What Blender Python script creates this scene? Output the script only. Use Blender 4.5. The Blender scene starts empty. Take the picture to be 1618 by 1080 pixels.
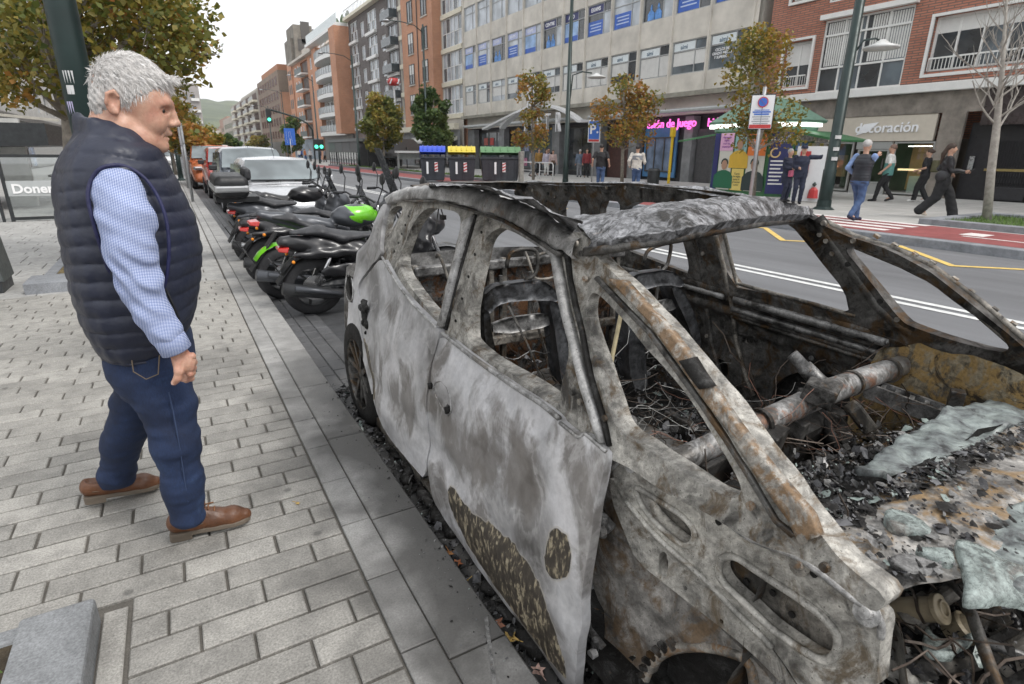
import bpy,bmesh,math,random
import numpy as np
from mathutils import Vector,Matrix,noise as mnoise
from mathutils.geometry import delaunay_2d_cdt
random.seed(7);np.random.seed(7)
SC=bpy.context.scene
COL=SC.collection
PPX,PPY,FPX,EYE=809.0,540.0,896.7,1.47
def _n(v):
 v=np.array(v,float);return v/np.linalg.norm(v)
_s=_n([262-PPX,236-PPY,FPX]);_d=_n([784-PPX,3230-PPY,FPX])
_z=-_d;_y=_n(_s-np.dot(_s,_z)*_z);_x=np.cross(_y,_z)
if _x[0]<0:_x=-_x
RW=np.array([_x,_y,_z])
CAMP=np.array([0,0,EYE])
cd=bpy.data.cameras.new('camera');cam=bpy.data.objects.new('camera',cd);COL.objects.link(cam)
M=Matrix.Identity(4)
for i in range(3):
 M[i][0]=RW[i][0];M[i][1]=-RW[i][1];M[i][2]=-RW[i][2];M[i][3]=CAMP[i]
cam.matrix_world=M
cd.sensor_width=36;cd.lens=36*FPX/1618;cd.clip_start=0.05;cd.clip_end=6000
cd.dof.use_dof=True;cd.dof.focus_distance=2.4;cd.dof.aperture_fstop=8.0
SC.camera=cam
W=bpy.data.worlds.new('World');SC.world=W;W.use_nodes=True
nt=W.node_tree;bg=nt.nodes['Background']
sky=nt.nodes.new('ShaderNodeTexSky');sky.sky_type='NISHITA';sky.sun_disc=False
SUN_EL,SUN_AZ=math.radians(52),math.radians(150)
sky.sun_elevation=SUN_EL;sky.sun_rotation=SUN_AZ;sky.dust_density=4;sky.air_density=1.0
mx=nt.nodes.new('ShaderNodeMixRGB');mx.inputs[0].default_value=0.90
mx.inputs[2].default_value=(8.3,8.4,8.55,1)
nt.links.new(sky.outputs[0],mx.inputs[1]);nt.links.new(mx.outputs[0],bg.inputs[0])
bg.inputs[1].default_value=0.12
sl=bpy.data.lights.new('sun','SUN');sun=bpy.data.objects.new('sun',sl);COL.objects.link(sun)
sl.energy=1.5;sl.angle=math.radians(18);sl.color=(1,0.97,0.93)
_sd=Vector((math.sin(SUN_AZ)*math.cos(SUN_EL),math.cos(SUN_AZ)*math.cos(SUN_EL),math.sin(SUN_EL)))
sun.rotation_euler=_sd.to_track_quat('Z','Y').to_euler();sun.location=(0,0,60)
SC.view_settings.view_transform='Standard';SC.view_settings.look='None'
SC.view_settings.exposure=0.52;SC.view_settings.gamma=1;SC.view_settings.use_curve_mapping=False
SC.cycles.max_bounces=6;SC.cycles.use_denoising=True
SC.cycles.sample_clamp_indirect=4.0
def ray(x,y):
 return RW@_n([x-PPX,y-PPY,FPX])
def at(x,y,ax,v):
 r=ray(x,y);t=(v-CAMP[ax])/r[ax];return CAMP+r*t
def on(x,y,surf,guess=1.0):
 """point of the sight line on the surface X = surf(y, z)"""
 r=ray(x,y);lo,hi=guess*.55,guess*1.5;prev=None;best=(9,guess)
 for k in range(61):
  X=lo+(hi-lo)*k/60;p=CAMP+r*(X/r[0]);f=X-surf(p[1],p[2])
  if abs(f)<best[0]:best=(abs(f),X)
  if prev is not None and prev[1]<0<=f:
   a,b=prev[0],X
   for _ in range(16):
    m=(a+b)/2;p=CAMP+r*(m/r[0])
    if m-surf(p[1],p[2])<0:a=m
    else:b=m
   return CAMP+r*(a/r[0])
  prev=(X,f)
 return CAMP+r*(best[1]/r[0])
def wloc(o):
 v=Vector((0,0,0))
 while o is not None:
  v+=o.location;o=o.parent
 return v
def meta(o,label=None,cat=None,group=None,kind=None):
 if label:o['label']=label
 if cat:o['category']=cat
 if group:o['group']=group
 if kind:o['kind']=kind
 return o
def thing(name,loc,label,cat,group=None):
 o=bpy.data.objects.new(name,None);o.location=Vector([float(c)for c in loc]);COL.objects.link(o)
 o.empty_display_size=0.1
 return meta(o,label,cat,group)
def fastmesh(name,V,F4=None,F3=None):
 """V (n,3); F4 (m,4) quads; F3 (k,3) tris"""
 me=bpy.data.meshes.new(name);V=np.asarray(V,np.float32)
 F4=np.zeros((0,4),np.int32)if F4 is None else np.asarray(F4,np.int32).reshape(-1,4)
 F3=np.zeros((0,3),np.int32)if F3 is None else np.asarray(F3,np.int32).reshape(-1,3)
 me.vertices.add(len(V));me.vertices.foreach_set('co',V.ravel())
 nl=F4.size+F3.size;me.loops.add(nl)
 me.loops.foreach_set('vertex_index',np.concatenate([F4.ravel(),F3.ravel()]))
 me.polygons.add(len(F4)+len(F3))
 st=np.concatenate([np.arange(len(F4))*4,F4.size+np.arange(len(F3))*3]).astype(np.int32)
 me.polygons.foreach_set('loop_start',st)
 try:me.polygons.foreach_set('loop_total',np.concatenate([np.full(len(F4),4),np.full(len(F3),3)]).astype(np.int32))
 except Exception:pass
 me.update(calc_edges=True);me.validate()
 return me
def link(name,me,mat,parent=None,smooth=False,loc=None):
 """mesh given in world coordinates (shifted to its parent / to loc)"""
 off=wloc(parent)if parent is not None else Vector((0,0,0))
 if loc is not None and parent is None:off=Vector(loc)
 if off.length>0:me.transform(Matrix.Translation(-off))
 if mat is not None:
  for m in(mat if isinstance(mat,(list,tuple))else[mat]):me.materials.append(m)
 if smooth:
  me.polygons.foreach_set('use_smooth',[True]*len(me.polygons))
 o=bpy.data.objects.new(name,me);COL.objects.link(o)
 if parent is not None:o.parent=parent
 if loc is not None and parent is None:o.location=Vector(loc)
 return o
def copytree(o,parent=None):
 c=o.copy();COL.objects.link(c)
 if parent is not None:c.parent=parent;c.matrix_parent_inverse=o.matrix_parent_inverse
 for ch in list(o.children):copytree(ch,c)
 return c
class MB:
 def __init__(s):s.v=[];s.f=[];s.mi=[]
 def add(s,vs,fs,mi=0):
  n=len(s.v);s.v+=[tuple(float(c)for c in v)for v in vs]
  s.f+=[tuple(i+n for i in f)for f in fs];s.mi+=[mi]*len(fs);return s
 def hexa(s,p,mi=0):
  return s.add(p,[(3,2,1,0),(4,5,6,7),(0,1,5,4),(1,2,6,5),(2,3,7,6),(3,0,4,7)],mi)
 def box(s,lo,hi,mi=0):
  x0,y0,z0=lo;x1,y1,z1=hi
  return s.hexa([(x0,y0,z0),(x1,y0,z0),(x1,y1,z0),(x0,y1,z0),(x0,y0,z1),(x1,y0,z1),(x1,y1,z1),(x0,y1,z1)],mi)
 def rbox(s,c,size,rz=0,rx=0,ry=0,mi=0):
  R=Matrix.Rotation(rz,3,'Z')@Matrix.Rotation(ry,3,'Y')@Matrix.Rotation(rx,3,'X')
  a,b,d=[q/2 for q in size];c=Vector(c)
  P=[c+R@Vector(q)for q in[(-a,-b,-d),(a,-b,-d),(a,b,-d),(-a,b,-d),(-a,-b,d),(a,-b,d),(a,b,d),(-a,b,d)]]
  return s.hexa(P,mi)
 def bar(s,p,q,w,h,up=(0,0,1),mi=0):
  p=Vector(p);q=Vector(q);d=(q-p)
  if d.length<1e-6:return s
  d.normalize();u=Vector(up)
  if abs(d.dot(u))>.98:u=Vector((1,0,0))
  a=d.cross(u).normalized();b=a.cross(d).normalized()
  P=[p-a*w/2-b*h/2,p+a*w/2-b*h/2,p+a*w/2+b*h/2,p-a*w/2+b*h/2]
  Q=[v+(q-p)for v in P]
  return s.add(P+Q,[(3,2,1,0),(4,5,6,7),(0,1,5,4),(1,2,6,5),(2,3,7,6),(3,0,4,7)],mi)
 def tube(s,pts,r,n=8,closed=False,cap=True,mi=0,flat=1.0):
  pts=[Vector([float(c)for c in p])for p in pts];m=len(pts)
  rs=list(r)if hasattr(r,'__len__')else[r]*m
  rings=[];prev=None
  for i,p in enumerate(pts):
   if closed:t=pts[(i+1)%m]-pts[i-1]
   else:t=pts[min(i+1,m-1)]-pts[max(i-1,0)]
   if t.length<1e-9:t=Vector((0,0,1))
   t.normalize()
   if prev is None:
    u=Vector((0,0,1))if abs(t.z)<.9 else Vector((1,0,0))
    a=t.cross(u).normalized()
   else:
    a=(prev-t*prev.dot(t));
    a=a.normalized()if a.length>1e-6 else t.orthogonal().normalized()
   prev=a;b=t.cross(a)
   rings.append([p+(a*math.cos(2*math.pi*k/n)+b*math.sin(2*math.pi*k/n)*flat)*rs[i]for k in range(n)])
  vs=[v for R in rings for v in R];fs=[]
  for i in range(m if closed else m-1):
   j=(i+1)%m
   for k in range(n):
    l=(k+1)%n;fs.append((i*n+k,i*n+l,j*n+l,j*n+k))
  if cap and not closed:
   fs.append(tuple(reversed(range(n))));fs.append(tuple((m-1)*n+k for k in range(n)))
  return s.add(vs,fs,mi)
 def cyl(s,p,q,r,r2=None,n=16,mi=0):
  return s.tube([p,q],[r,r if r2 is None else r2],n,mi=mi)
 def lathe(s,c,axis,prof,n=24,mi=0):
  """prof: (radius, distance along axis)"""
  a=Vector(axis).normalized();u=a.orthogonal().normalized();w=a.cross(u);c=Vector(c);m=len(prof)
  vs=[c+a*h+(u*math.cos(2*math.pi*k/n)+w*math.sin(2*math.pi*k/n))*r for r,h in prof for k in range(n)]
  fs=[(i*n+k,i*n+(k+1)%n,(i+1)*n+(k+1)%n,(i+1)*n+k)for i in range(m-1)for k in range(n)]
  return s.add(vs,fs,mi)
 def prism(s,poly,e,mi=0):
  """poly: list of 3D points (planar), extruded by vector e"""
  n=len(poly);P=[Vector([float(c)for c in p])for p in poly];e=Vector(e);Q=[p+e for p in P]
  return s.add(P+Q,[tuple(reversed(range(n))),tuple(range(n,2*n))]+[(i,(i+1)%n,n+(i+1)%n,n+i)for i in range(n)],mi)
 def loft(s,rings,closed=True,caps=True,mi=0):
  n=len(rings[0]);vs=[v for R in rings for v in R];fs=[]
  for i in range(len(rings)-1):
   for k in range(n if closed else n-1):
    l=(k+1)%n;fs.append((i*n+k,i*n+l,(i+1)*n+l,(i+1)*n+k))
  if caps and closed:
   fs.append(tuple(reversed(range(n))));fs.append(tuple((len(rings)-1)*n+k for k in range(n)))
  return s.add(vs,fs,mi)
 def quad(s,a,b,c,d,mi=0):return s.add([a,b,c,d],[(0,1,2,3)],mi)
 def build(s,name,mat,parent=None,smooth=False,bevel=0,loc=None,sub=0,seg=2,recalc=True):
  me=bpy.data.meshes.new(name);me.from_pydata(s.v,[],s.f)
  if len(set(s.mi))>1:me.polygons.foreach_set('material_index',s.mi)
  if recalc or bevel:
   bm=bmesh.new();bm.from_mesh(me)
   bmesh.ops.recalc_face_normals(bm,faces=bm.faces);bm.to_mesh(me);bm.free()
  o=link(name,me,mat,parent,smooth,loc)
  if bevel:
   b=o.modifiers.new('b','BEVEL');b.width=bevel;b.segments=seg;b.limit_method='ANGLE';b.angle_limit=math.radians(40)
  if sub:
   m=o.modifiers.new('s','SUBSURF');m.levels=sub;m.render_levels=sub
  return o
def surfnet(F,o,h):
 nx,ny,nz=F.shape;sh=(nx-1,ny-1,nz-1)
 acc=np.zeros(sh+(3,));cnt=np.zeros(sh,np.int16)
 for a in range(3):
  for b in(0,1):
   for c in(0,1):
    sl0=[None]*3;oth=[i for i in range(3)if i!=a]
    sl0[a]=slice(0,-1);sl0[oth[0]]=slice(b,F.shape[oth[0]]-1+b);sl0[oth[1]]=slice(c,F.shape[oth[1]]-1+c)
    sl1=list(sl0);sl1[a]=slice(1,None)
    A=F[tuple(sl0)];B=F[tuple(sl1)];m=(A<0)!=(B<0)
    t=A[m]/(A[m]-B[m]);p=np.zeros((len(t),3));p[:,a]=t;p[:,oth[0]]=b;p[:,oth[1]]=c
    acc[m]+=p;cnt[m]+=1
 M_=cnt>0;idx=np.full(sh,-1,np.int64);idx[M_]=np.arange(M_.sum())
 I=np.argwhere(M_);V=(I+acc[M_]/cnt[M_][:,None])*h+np.array(o)
 Q=[]
 for a in range(3):
  o1,o2=[(1,2),(2,0),(0,1)][a]
  s0=[slice(1,n-1)for n in F.shape];s0[a]=slice(0,F.shape[a]-1);s1=list(s0);s1[a]=slice(1,F.shape[a])
  A=F[tuple(s0)];B=F[tuple(s1)];m=(A<0)!=(B<0)
  P=np.argwhere(m);P[:,o1]+=1;P[:,o2]+=1
  flip=(A[m]<0)
  def g(d1,d2):
   q=P.copy();q[:,o1]+=d1;q[:,o2]+=d2;return idx[q[:,0],q[:,1],q[:,2]]
  q=np.stack([g(-1,-1),g(0,-1),g(0,0),g(-1,0)],1)
  q[~flip]=q[~flip][:,::-1];Q.append(q)
 return V,np.concatenate(Q)
class SDF:
 def __init__(s,lo,hi,h):
  s.lo=np.array(lo,float);s.h=h;n=[int(math.ceil((b-a)/h))+1 for a,b in zip(lo,hi)]
  s.n=n;s.F=np.full(n,9.0,np.float32);s.ax=[s.lo[i]+np.arange(n[i])*h for i in range(3)]
 def blk(s,lo,hi):
  sl=[]
  for i in range(3):
   a=int(max(0,math.floor((lo[i]-s.lo[i])/s.h)));b=int(min(s.n[i],math.ceil((hi[i]-s.lo[i])/s.h)+1));sl.append(slice(a,max(a,b)))
  P=np.meshgrid(*[s.ax[i][sl[i]]for i in range(3)],indexing='ij');return tuple(sl),P
 def comb(s,sl,d,k,op):
  A=s.F[sl]
  if op=='sub':
   d=-d;hh=np.maximum(k-np.abs(A-d),0)/max(k,1e-6);s.F[sl]=np.maximum(A,d)+hh*hh*k/4
  else:
   hh=np.maximum(k-np.abs(A-d),0)/max(k,1e-6);s.F[sl]=np.minimum(A,d)-hh*hh*k/4
 def cap(s,a,b,ra,rb=None,k=.02,op='add',fl=None):
  rb=ra if rb is None else rb;a=np.array(a,float);b=np.array(b,float);m=max(ra,rb)+k+2*s.h
  if fl is not None:m*=max(1,*fl)
  sl,(X,Y,Z)=s.blk(np.minimum(a,b)-m,np.maximum(a,b)+m)
  if X.size==0:return s
  ab=b-a;L=max(ab@ab,1e-9);t=np.clip(((X-a[0])*ab[0]+(Y-a[1])*ab[1]+(Z-a[2])*ab[2])/L,0,1)
  dx,dy,dz=X-a[0]-t*ab[0],Y-a[1]-t*ab[1],Z-a[2]-t*ab[2]
  if fl is not None:dx=dx/fl[0];dy=dy/fl[1];dz=dz/fl[2]
  d=np.sqrt(dx*dx+dy*dy+dz*dz)-(ra+(rb-ra)*t)
  s.comb(sl,d.astype(np.float32),k,op);return s
 def chain(s,pts,rs,k=.02,op='add',fl=None):
  for i in range(len(pts)-1):s.cap(pts[i],pts[i+1],rs[i],rs[i+1],k,op,fl)
  return s
 def ell(s,c,r,R=None,k=.02,op='add'):
  c=np.array(c,float);r=np.array(r,float);m=r.max()+k+2*s.h
  sl,(X,Y,Z)=s.blk(c-m,c+m)
  if X.size==0:return s
  X=X-c[0];Y=Y-c[1];Z=Z-c[2]
  if R is not None:
   R=np.array(R);X,Y,Z=[R[0][i]*X+R[1][i]*Y+R[2][i]*Z for i in range(3)]
  k0=np.sqrt((X/r[0])**2+(Y/r[1])**2+(Z/r[2])**2);k1=np.sqrt((X/r[0]**2)**2+(Y/r[1]**2)**2+(Z/r[2]**2)**2)+1e-9
  s.comb(sl,(k0*(k0-1)/k1).astype(np.float32),k,op);return s
 def box(s,c,hs,rd=.01,R=None,k=.01,op='add'):
  c=np.array(c,float);hs=np.array(hs,float);m=np.linalg.norm(hs)+rd+k+2*s.h
  sl,(X,Y,Z)=s.blk(c-m,c+m)
  if X.size==0:return s
  X=X-c[0];Y=Y-c[1];Z=Z-c[2]
  if R is not None:
   R=np.array(R);X,Y,Z=[R[0][i]*X+R[1][i]*Y+R[2][i]*Z for i in range(3)]
  q=[np.abs(X)-hs[0]+rd,np.abs(Y)-hs[1]+rd,np.abs(Z)-hs[2]+rd]
  d=np.sqrt(sum(np.maximum(a,0)**2 for a in q))+np.minimum(np.maximum(np.maximum(q[0],q[1]),q[2]),0)-rd
  s.comb(sl,d.astype(np.float32),k,op);return s
 def cut(s,ax,v,side):
  """keep only the part on one side: side=+1 keeps > v"""
  sh=[1,1,1];sh[ax]=-1;d=((v-s.ax[ax])*side).reshape(sh);s.F=np.maximum(s.F,d.astype(np.float32));return s
 def disp(s,fn):
  X,Y,Z=np.meshgrid(*s.ax,indexing='ij');near=np.abs(s.F)<.06
  if near.any():
   s.F[near]+=fn(X[near],Y[near],Z[near]).astype(np.float32)
  return s
 def build(s,name,mat,parent=None,T=None,smooth=True):
  s.F[0]=s.F[-1]=9;s.F[:,0]=s.F[:,-1]=9;s.F[:,:,0]=s.F[:,:,-1]=9
  V,Q=surfnet(s.F,s.lo,s.h)
  if T is not None:
   V=V@np.array(T.to_3x3()).T+np.array(T.translation)
  return link(name,fastmesh(name,V,Q),mat,parent,smooth)
def vnoise(P,scale,seed=0):
 """cheap smooth noise, sum of sines; P (n,3)"""
 rs=np.random.RandomState(seed);out=np.zeros(len(P))
 for i in range(6):
  k=rs.normal(size=3)*scale;out+=np.sin(P@k+rs.uniform(0,6.28))
 return out/3.5
def text_mesh(body,size,font_offset=0.0,extrude=0.004,align='CENTER',spacing=1.0,shear=0.0):
 cu=bpy.data.curves.new('t','FONT');cu.body=body;cu.size=size;cu.extrude=extrude;cu.align_x=align;cu.align_y='CENTER'
 cu.offset=font_offset;cu.space_character=spacing;cu.shear=shear;cu.resolution_u=3
 ob=bpy.data.objects.new('t',cu);COL.objects.link(ob)
 dg=bpy.context.evaluated_depsgraph_get();dg.update()
 me=bpy.data.meshes.new_from_object(ob.evaluated_get(dg));bpy.data.objects.remove(ob);bpy.data.curves.remove(cu)
 return me
def text(name,body,size,pos,right,up,mat,parent=None,**kw):
 """lettering whose line runs along `right`, standing along `up`"""
 me=text_mesh(body,size,**kw);r=Vector(right).normalized();u=Vector(up).normalized();n=r.cross(u)
 T=Matrix(((r.x,u.x,n.x,pos[0]),(r.y,u.y,n.y,pos[1]),(r.z,u.z,n.z,pos[2]),(0,0,0,1)))
 me.transform(T);me.materials.clear()
 return link(name,me,mat,parent)
MC={}
def nm(name):
 m=bpy.data.materials.new(name);m.use_nodes=True;t=m.node_tree;b=t.nodes['Principled BSDF'];return m,t,b
def N(t,typ,**kw):
 n=t.nodes.new(typ)
 for k,v in kw.items():
  if k.startswith('i_'):
   key=k[2:].replace('_',' ')
   n.inputs[key].default_value=v
  else:setattr(n,k,v)
 return n
def ramp(t,fac,stops,interp='LINEAR'):
 r=t.nodes.new('ShaderNodeValToRGB');r.color_ramp.interpolation=interp;e=r.color_ramp.elements
 while len(e)<len(stops):e.new(0.5)
 for i,(p,c)in enumerate(stops):
  e[i].position=p;e[i].color=(c[0],c[1],c[2],1)if hasattr(c,'__len__')else(c,c,c,1)
 t.links.new(fac,r.inputs[0]);return r.outputs[0]
def mixc(t,fac,a,b,mode='MIX'):
 m=t.nodes.new('ShaderNodeMixRGB');m.blend_type=mode
 for i,v in((0,fac),(1,a),(2,b)):
  if hasattr(v,'is_linked')or hasattr(v,'links'):t.links.new(v,m.inputs[i])
  elif i==0:m.inputs[0].default_value=v
  else:m.inputs[i].default_value=(v[0],v[1],v[2],1)
 return m.outputs[0]
def noise(t,scale,detail=4,rough=.55,dist=0,coord='Object',vec=None,sc=None):
 n=N(t,'ShaderNodeTexNoise');n.inputs['Scale'].default_value=scale;n.inputs['Detail'].default_value=detail
 n.inputs['Roughness'].default_value=rough;n.inputs['Distortion'].default_value=dist
 if vec is None:
  tc=N(t,'ShaderNodeTexCoord');vec=tc.outputs[coord]
 if sc is not None:
  mp=N(t,'ShaderNodeMapping');mp.inputs['Scale'].default_value=sc;t.links.new(vec,mp.inputs[0]);vec=mp.outputs[0]
 t.links.new(vec,n.inputs['Vector']);return n.outputs['Fac']
def bump(t,b,h,strength=.3,dist=.01):
 bp=N(t,'ShaderNodeBump');bp.inputs['Strength'].default_value=strength;bp.inputs['Distance'].default_value=dist
 t.links.new(h,bp.inputs['Height']);t.links.new(bp.outputs[0],b.inputs['Normal']);return bp
def mat(name,col,rough=.6,metal=0,var=.12,scale=6,bmp=0,bscale=60,spec=None,emit=0,world=True,alpha=1,coat=0,trans=0):
 if name in MC:return MC[name]
 m,t,b=nm(name)
 b.inputs['Roughness'].default_value=rough;b.inputs['Metallic'].default_value=metal
 if spec is not None:b.inputs['Specular IOR Level'].default_value=spec
 if coat:b.inputs['Coat Weight'].default_value=coat;b.inputs['Coat Roughness'].default_value=.08
 if trans:b.inputs['Transmission Weight'].default_value=trans
 if var>0:
  f=noise(t,scale,5,.6)
  lo=[c*(1-var)for c in col];hi=[min(1,c*(1+var))for c in col]
  c=ramp(t,f,[(.3,lo),(.7,hi)]);t.links.new(c,b.inputs['Base Color'])
  f2=noise(t,scale*3.1,3);rr=ramp(t,f2,[(.3,max(0,rough-.08)),(.7,min(1,rough+.08))]);t.links.new(rr,b.inputs['Roughness'])
 else:b.inputs['Base Color'].default_value=(*col,1)
 if emit:
  b.inputs['Emission Color'].default_value=(*col,1);b.inputs['Emission Strength'].default_value=emit
 if bmp:bump(t,b,noise(t,bscale,4),bmp,.01)
 MC[name]=m;return m
def glass(name,tint=(.06,.075,.085),rough=.06,refl=.9,alpha=0.0,var=.5):
 """window glass seen by day: dark room behind, sky reflected"""
 if name in MC:return MC[name]
 m,t,b=nm(name)
 f=noise(t,.9,3);c=ramp(t,f,[(.35,[q*(1-var)for q in tint]),(.65,[q*(1+var)for q in tint])])
 t.links.new(c,b.inputs['Base Color']);b.inputs['Roughness'].default_value=rough;b.inputs['Specular IOR Level'].default_value=refl
 MC[name]=m;return m
def clear_glass(name,tint=(.9,.95,.95),rough=.02,mixf=.75):
 if name in MC:return MC[name]
 m,t,b=nm(name);b.inputs['Base Color'].default_value=(*tint,1);b.inputs['Roughness'].default_value=rough
 b.inputs['Specular IOR Level'].default_value=.8
 tr=N(t,'ShaderNodeBsdfTransparent');tr.inputs[0].default_value=(*tint,1);mxs=N(t,'ShaderNodeMixShader');mxs.inputs[0].default_value=mixf
 gl=N(t,'ShaderNodeBsdfGlossy');gl.inputs['Roughness'].default_value=rough;gl.inputs[0].default_value=(1,1,1,1)
 o=t.nodes['Material Output'];t.links.new(gl.outputs[0],mxs.inputs[1]);t.links.new(tr.outputs[0],mxs.inputs[2]);t.links.new(mxs.outputs[0],o.inputs[0])
 MC[name]=m;return m
def stone(name,a,b_,scale=40,rough=.8,bmp=.25,stain=None,coord='Object',perob=.10,fleck=.5,burn=False):
 """granite/concrete: fine grain, broad stains, each piece a little different"""
 if name in MC:return MC[name]
 m,t,b=nm(name)
 geo=N(t,'ShaderNodeNewGeometry');P=geo.outputs['Position']
 fine=noise(t,scale*4,6,.75,0,vec=P);broad=noise(t,1.3,5,.6,.6,vec=P);mid=noise(t,9,5,.65,.3,vec=P)
 c=ramp(t,fine,[(.32,a),(.68,b_)])
 s1=ramp(t,mid,[(.3,.72),(.6,1.06)]);c=mixc(t,1,c,s1,'MULTIPLY')
 s2=ramp(t,broad,[(.3,.74),(.6,1.0)]);c=mixc(t,1,c,s2,'MULTIPLY')
 oi=N(t,'ShaderNodeObjectInfo');v=ramp(t,oi.outputs['Random'],[(0,1-perob*1.4),(1,1+perob)]);c=mixc(t,1,c,v,'MULTIPLY')
 vo=N(t,'ShaderNodeTexVoronoi');vo.inputs['Scale'].default_value=4.5;t.links.new(P,vo.inputs['Vector'])
 sp=ramp(t,vo.outputs['Distance'],[(.05,.45),(.09,1)]);c=mixc(t,fleck,c,mixc(t,1,c,sp,'MULTIPLY'))
 if burn:
  sx=N(t,'ShaderNodeSeparateXYZ');t.links.new(P,sx.inputs[0])
  nn=noise(t,3.2,4,.5,.3,vec=P)
  ad=N(t,'ShaderNodeMath',operation='MULTIPLY_ADD');t.links.new(nn,ad.inputs[0]);ad.inputs[1].default_value=1.3;t.links.new(sx.outputs[0],ad.inputs[2])
  mr=N(t,'ShaderNodeMapRange');mr.inputs[1].default_value=.80;mr.inputs[2].default_value=1.25;mr.inputs[4].default_value=.85;t.links.new(ad.outputs[0],mr.inputs[0]);k=mr.outputs[0]
  yy=N(t,'ShaderNodeMapRange');yy.inputs[1].default_value=5.6;yy.inputs[2].default_value=3.0;t.links.new(sx.outputs[1],yy.inputs[0])
  kk=mixc(t,1,k,yy.outputs[0],'MULTIPLY')
  c=mixc(t,kk,c,(.055,.053,.050))
 t.links.new(c,b.inputs['Base Color'])
 rr=ramp(t,mid,[(.3,rough-.15),(.7,rough)]);t.links.new(rr,b.inputs['Roughness'])
 hm=mixc(t,.5,fine,mid);bump(t,b,hm,bmp,.004)
 MC[name]=m;return m
def burnt(name,light=.42,dark=.09,rust=.35,soot=.3,seed=0,metal=.35,scale=5,rough=.6,tint=(1,.99,.97),bmp=.3,rustc=(.30,.15,.05),crack=0.0,speck=.75):
 """fire-scorched sheet steel: grey-white ash bloom, bare grey, rust and soot in cloudy patches"""
 if name in MC:return MC[name]
 m,t,b=nm(name);tc=N(t,'ShaderNodeTexCoord');mp=N(t,'ShaderNodeMapping');t.links.new(tc.outputs['Object'],mp.inputs[0])
 mp.inputs['Location'].default_value=(seed*3.7,seed*1.9,seed*.7);P=mp.outputs[0]
 n1=noise(t,scale*.6,7,.62,.7,vec=P);n2=noise(t,scale*2.3,8,.75,.5,vec=P);n3=noise(t,scale*11,6,.8,.2,vec=P);n4=noise(t,scale*.8,5,.6,1.4,vec=P)
 L=[light*q for q in tint];Dk=[dark*q for q in(1,.93,.84)]
 c=ramp(t,n1,[(.38,Dk),(.44,[l*.42 for l in L]),(.50,[l*.72 for l in L]),(.60,L)])
 edge=ramp(t,n4,[(.42,0),(.47,1),(.485,1),(.53,0)]);c=mixc(t,mixc(t,1,edge,(.35,.35,.35),'MULTIPLY'),c,[min(1,l*1.25)for l in L])
 s=ramp(t,n2,[(.36,.42),(.60,1.12)]);c=mixc(t,1,c,s,'MULTIPLY')
 s=ramp(t,n3,[(.36,.62),(.66,1.15)]);c=mixc(t,1,c,s,'MULTIPLY')
 sp=noise(t,scale*22,3,.6,0,vec=P);c=mixc(t,mixc(t,1,ramp(t,sp,[(.62,0),(.68,1)]),(speck,)*3,'MULTIPLY'),c,[d*.35 for d in Dk])
 if rust:
  r=noise(t,scale*1.1,8,.72,1.1,vec=P,sc=(1.1,1.3,1));k=ramp(t,r,[(.66-rust*.3,0),(.76-rust*.3,.85)])
  rc=ramp(t,n3,[(.3,[q*.45 for q in rustc]),(.7,rustc)]);c=mixc(t,k,c,rc)
 if soot:
  r=noise(t,scale*.7,9,.75,2.0,vec=P,sc=(1.3,.9,1.2));k=ramp(t,r,[(.66-soot*.35,0),(.76-soot*.35,.93)])
  c=mixc(t,k,c,(.016,.015,.014))
 if crack:
  vo=N(t,'ShaderNodeTexVoronoi',feature='DISTANCE_TO_EDGE');vo.inputs['Scale'].default_value=crack;wp=N(t,'ShaderNodeVectorMath',operation='MULTIPLY_ADD');nx_=N(t,'ShaderNodeTexNoise');nx_.inputs['Scale'].default_value=crack*.6;t.links.new(P,nx_.inputs['Vector']);t.links.new(nx_.outputs['Color'],wp.inputs[0]);wp.inputs[1].default_value=(.09,)*3;t.links.new(P,wp.inputs[2]);t.links.new(wp.outputs[0],vo.inputs['Vector'])
  ce=ramp(t,vo.outputs['Distance'],[(.0,.05),(.13,1)]);c=mixc(t,ramp(t,n2,[(.4,.95),(.6,.25)]),c,mixc(t,1,c,ce,'MULTIPLY'))
 t.links.new(c,b.inputs['Base Color']);b.inputs['Metallic'].default_value=metal
 rr=ramp(t,n2,[(.3,rough-.18),(.7,rough+.15)]);t.links.new(rr,b.inputs['Roughness']);b.inputs['Specular IOR Level'].default_value=.5 if light>.3 else.22
 hm=mixc(t,.55,n3,n2);bump(t,b,hm,bmp,.006)
 MC[name]=m;return m
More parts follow.
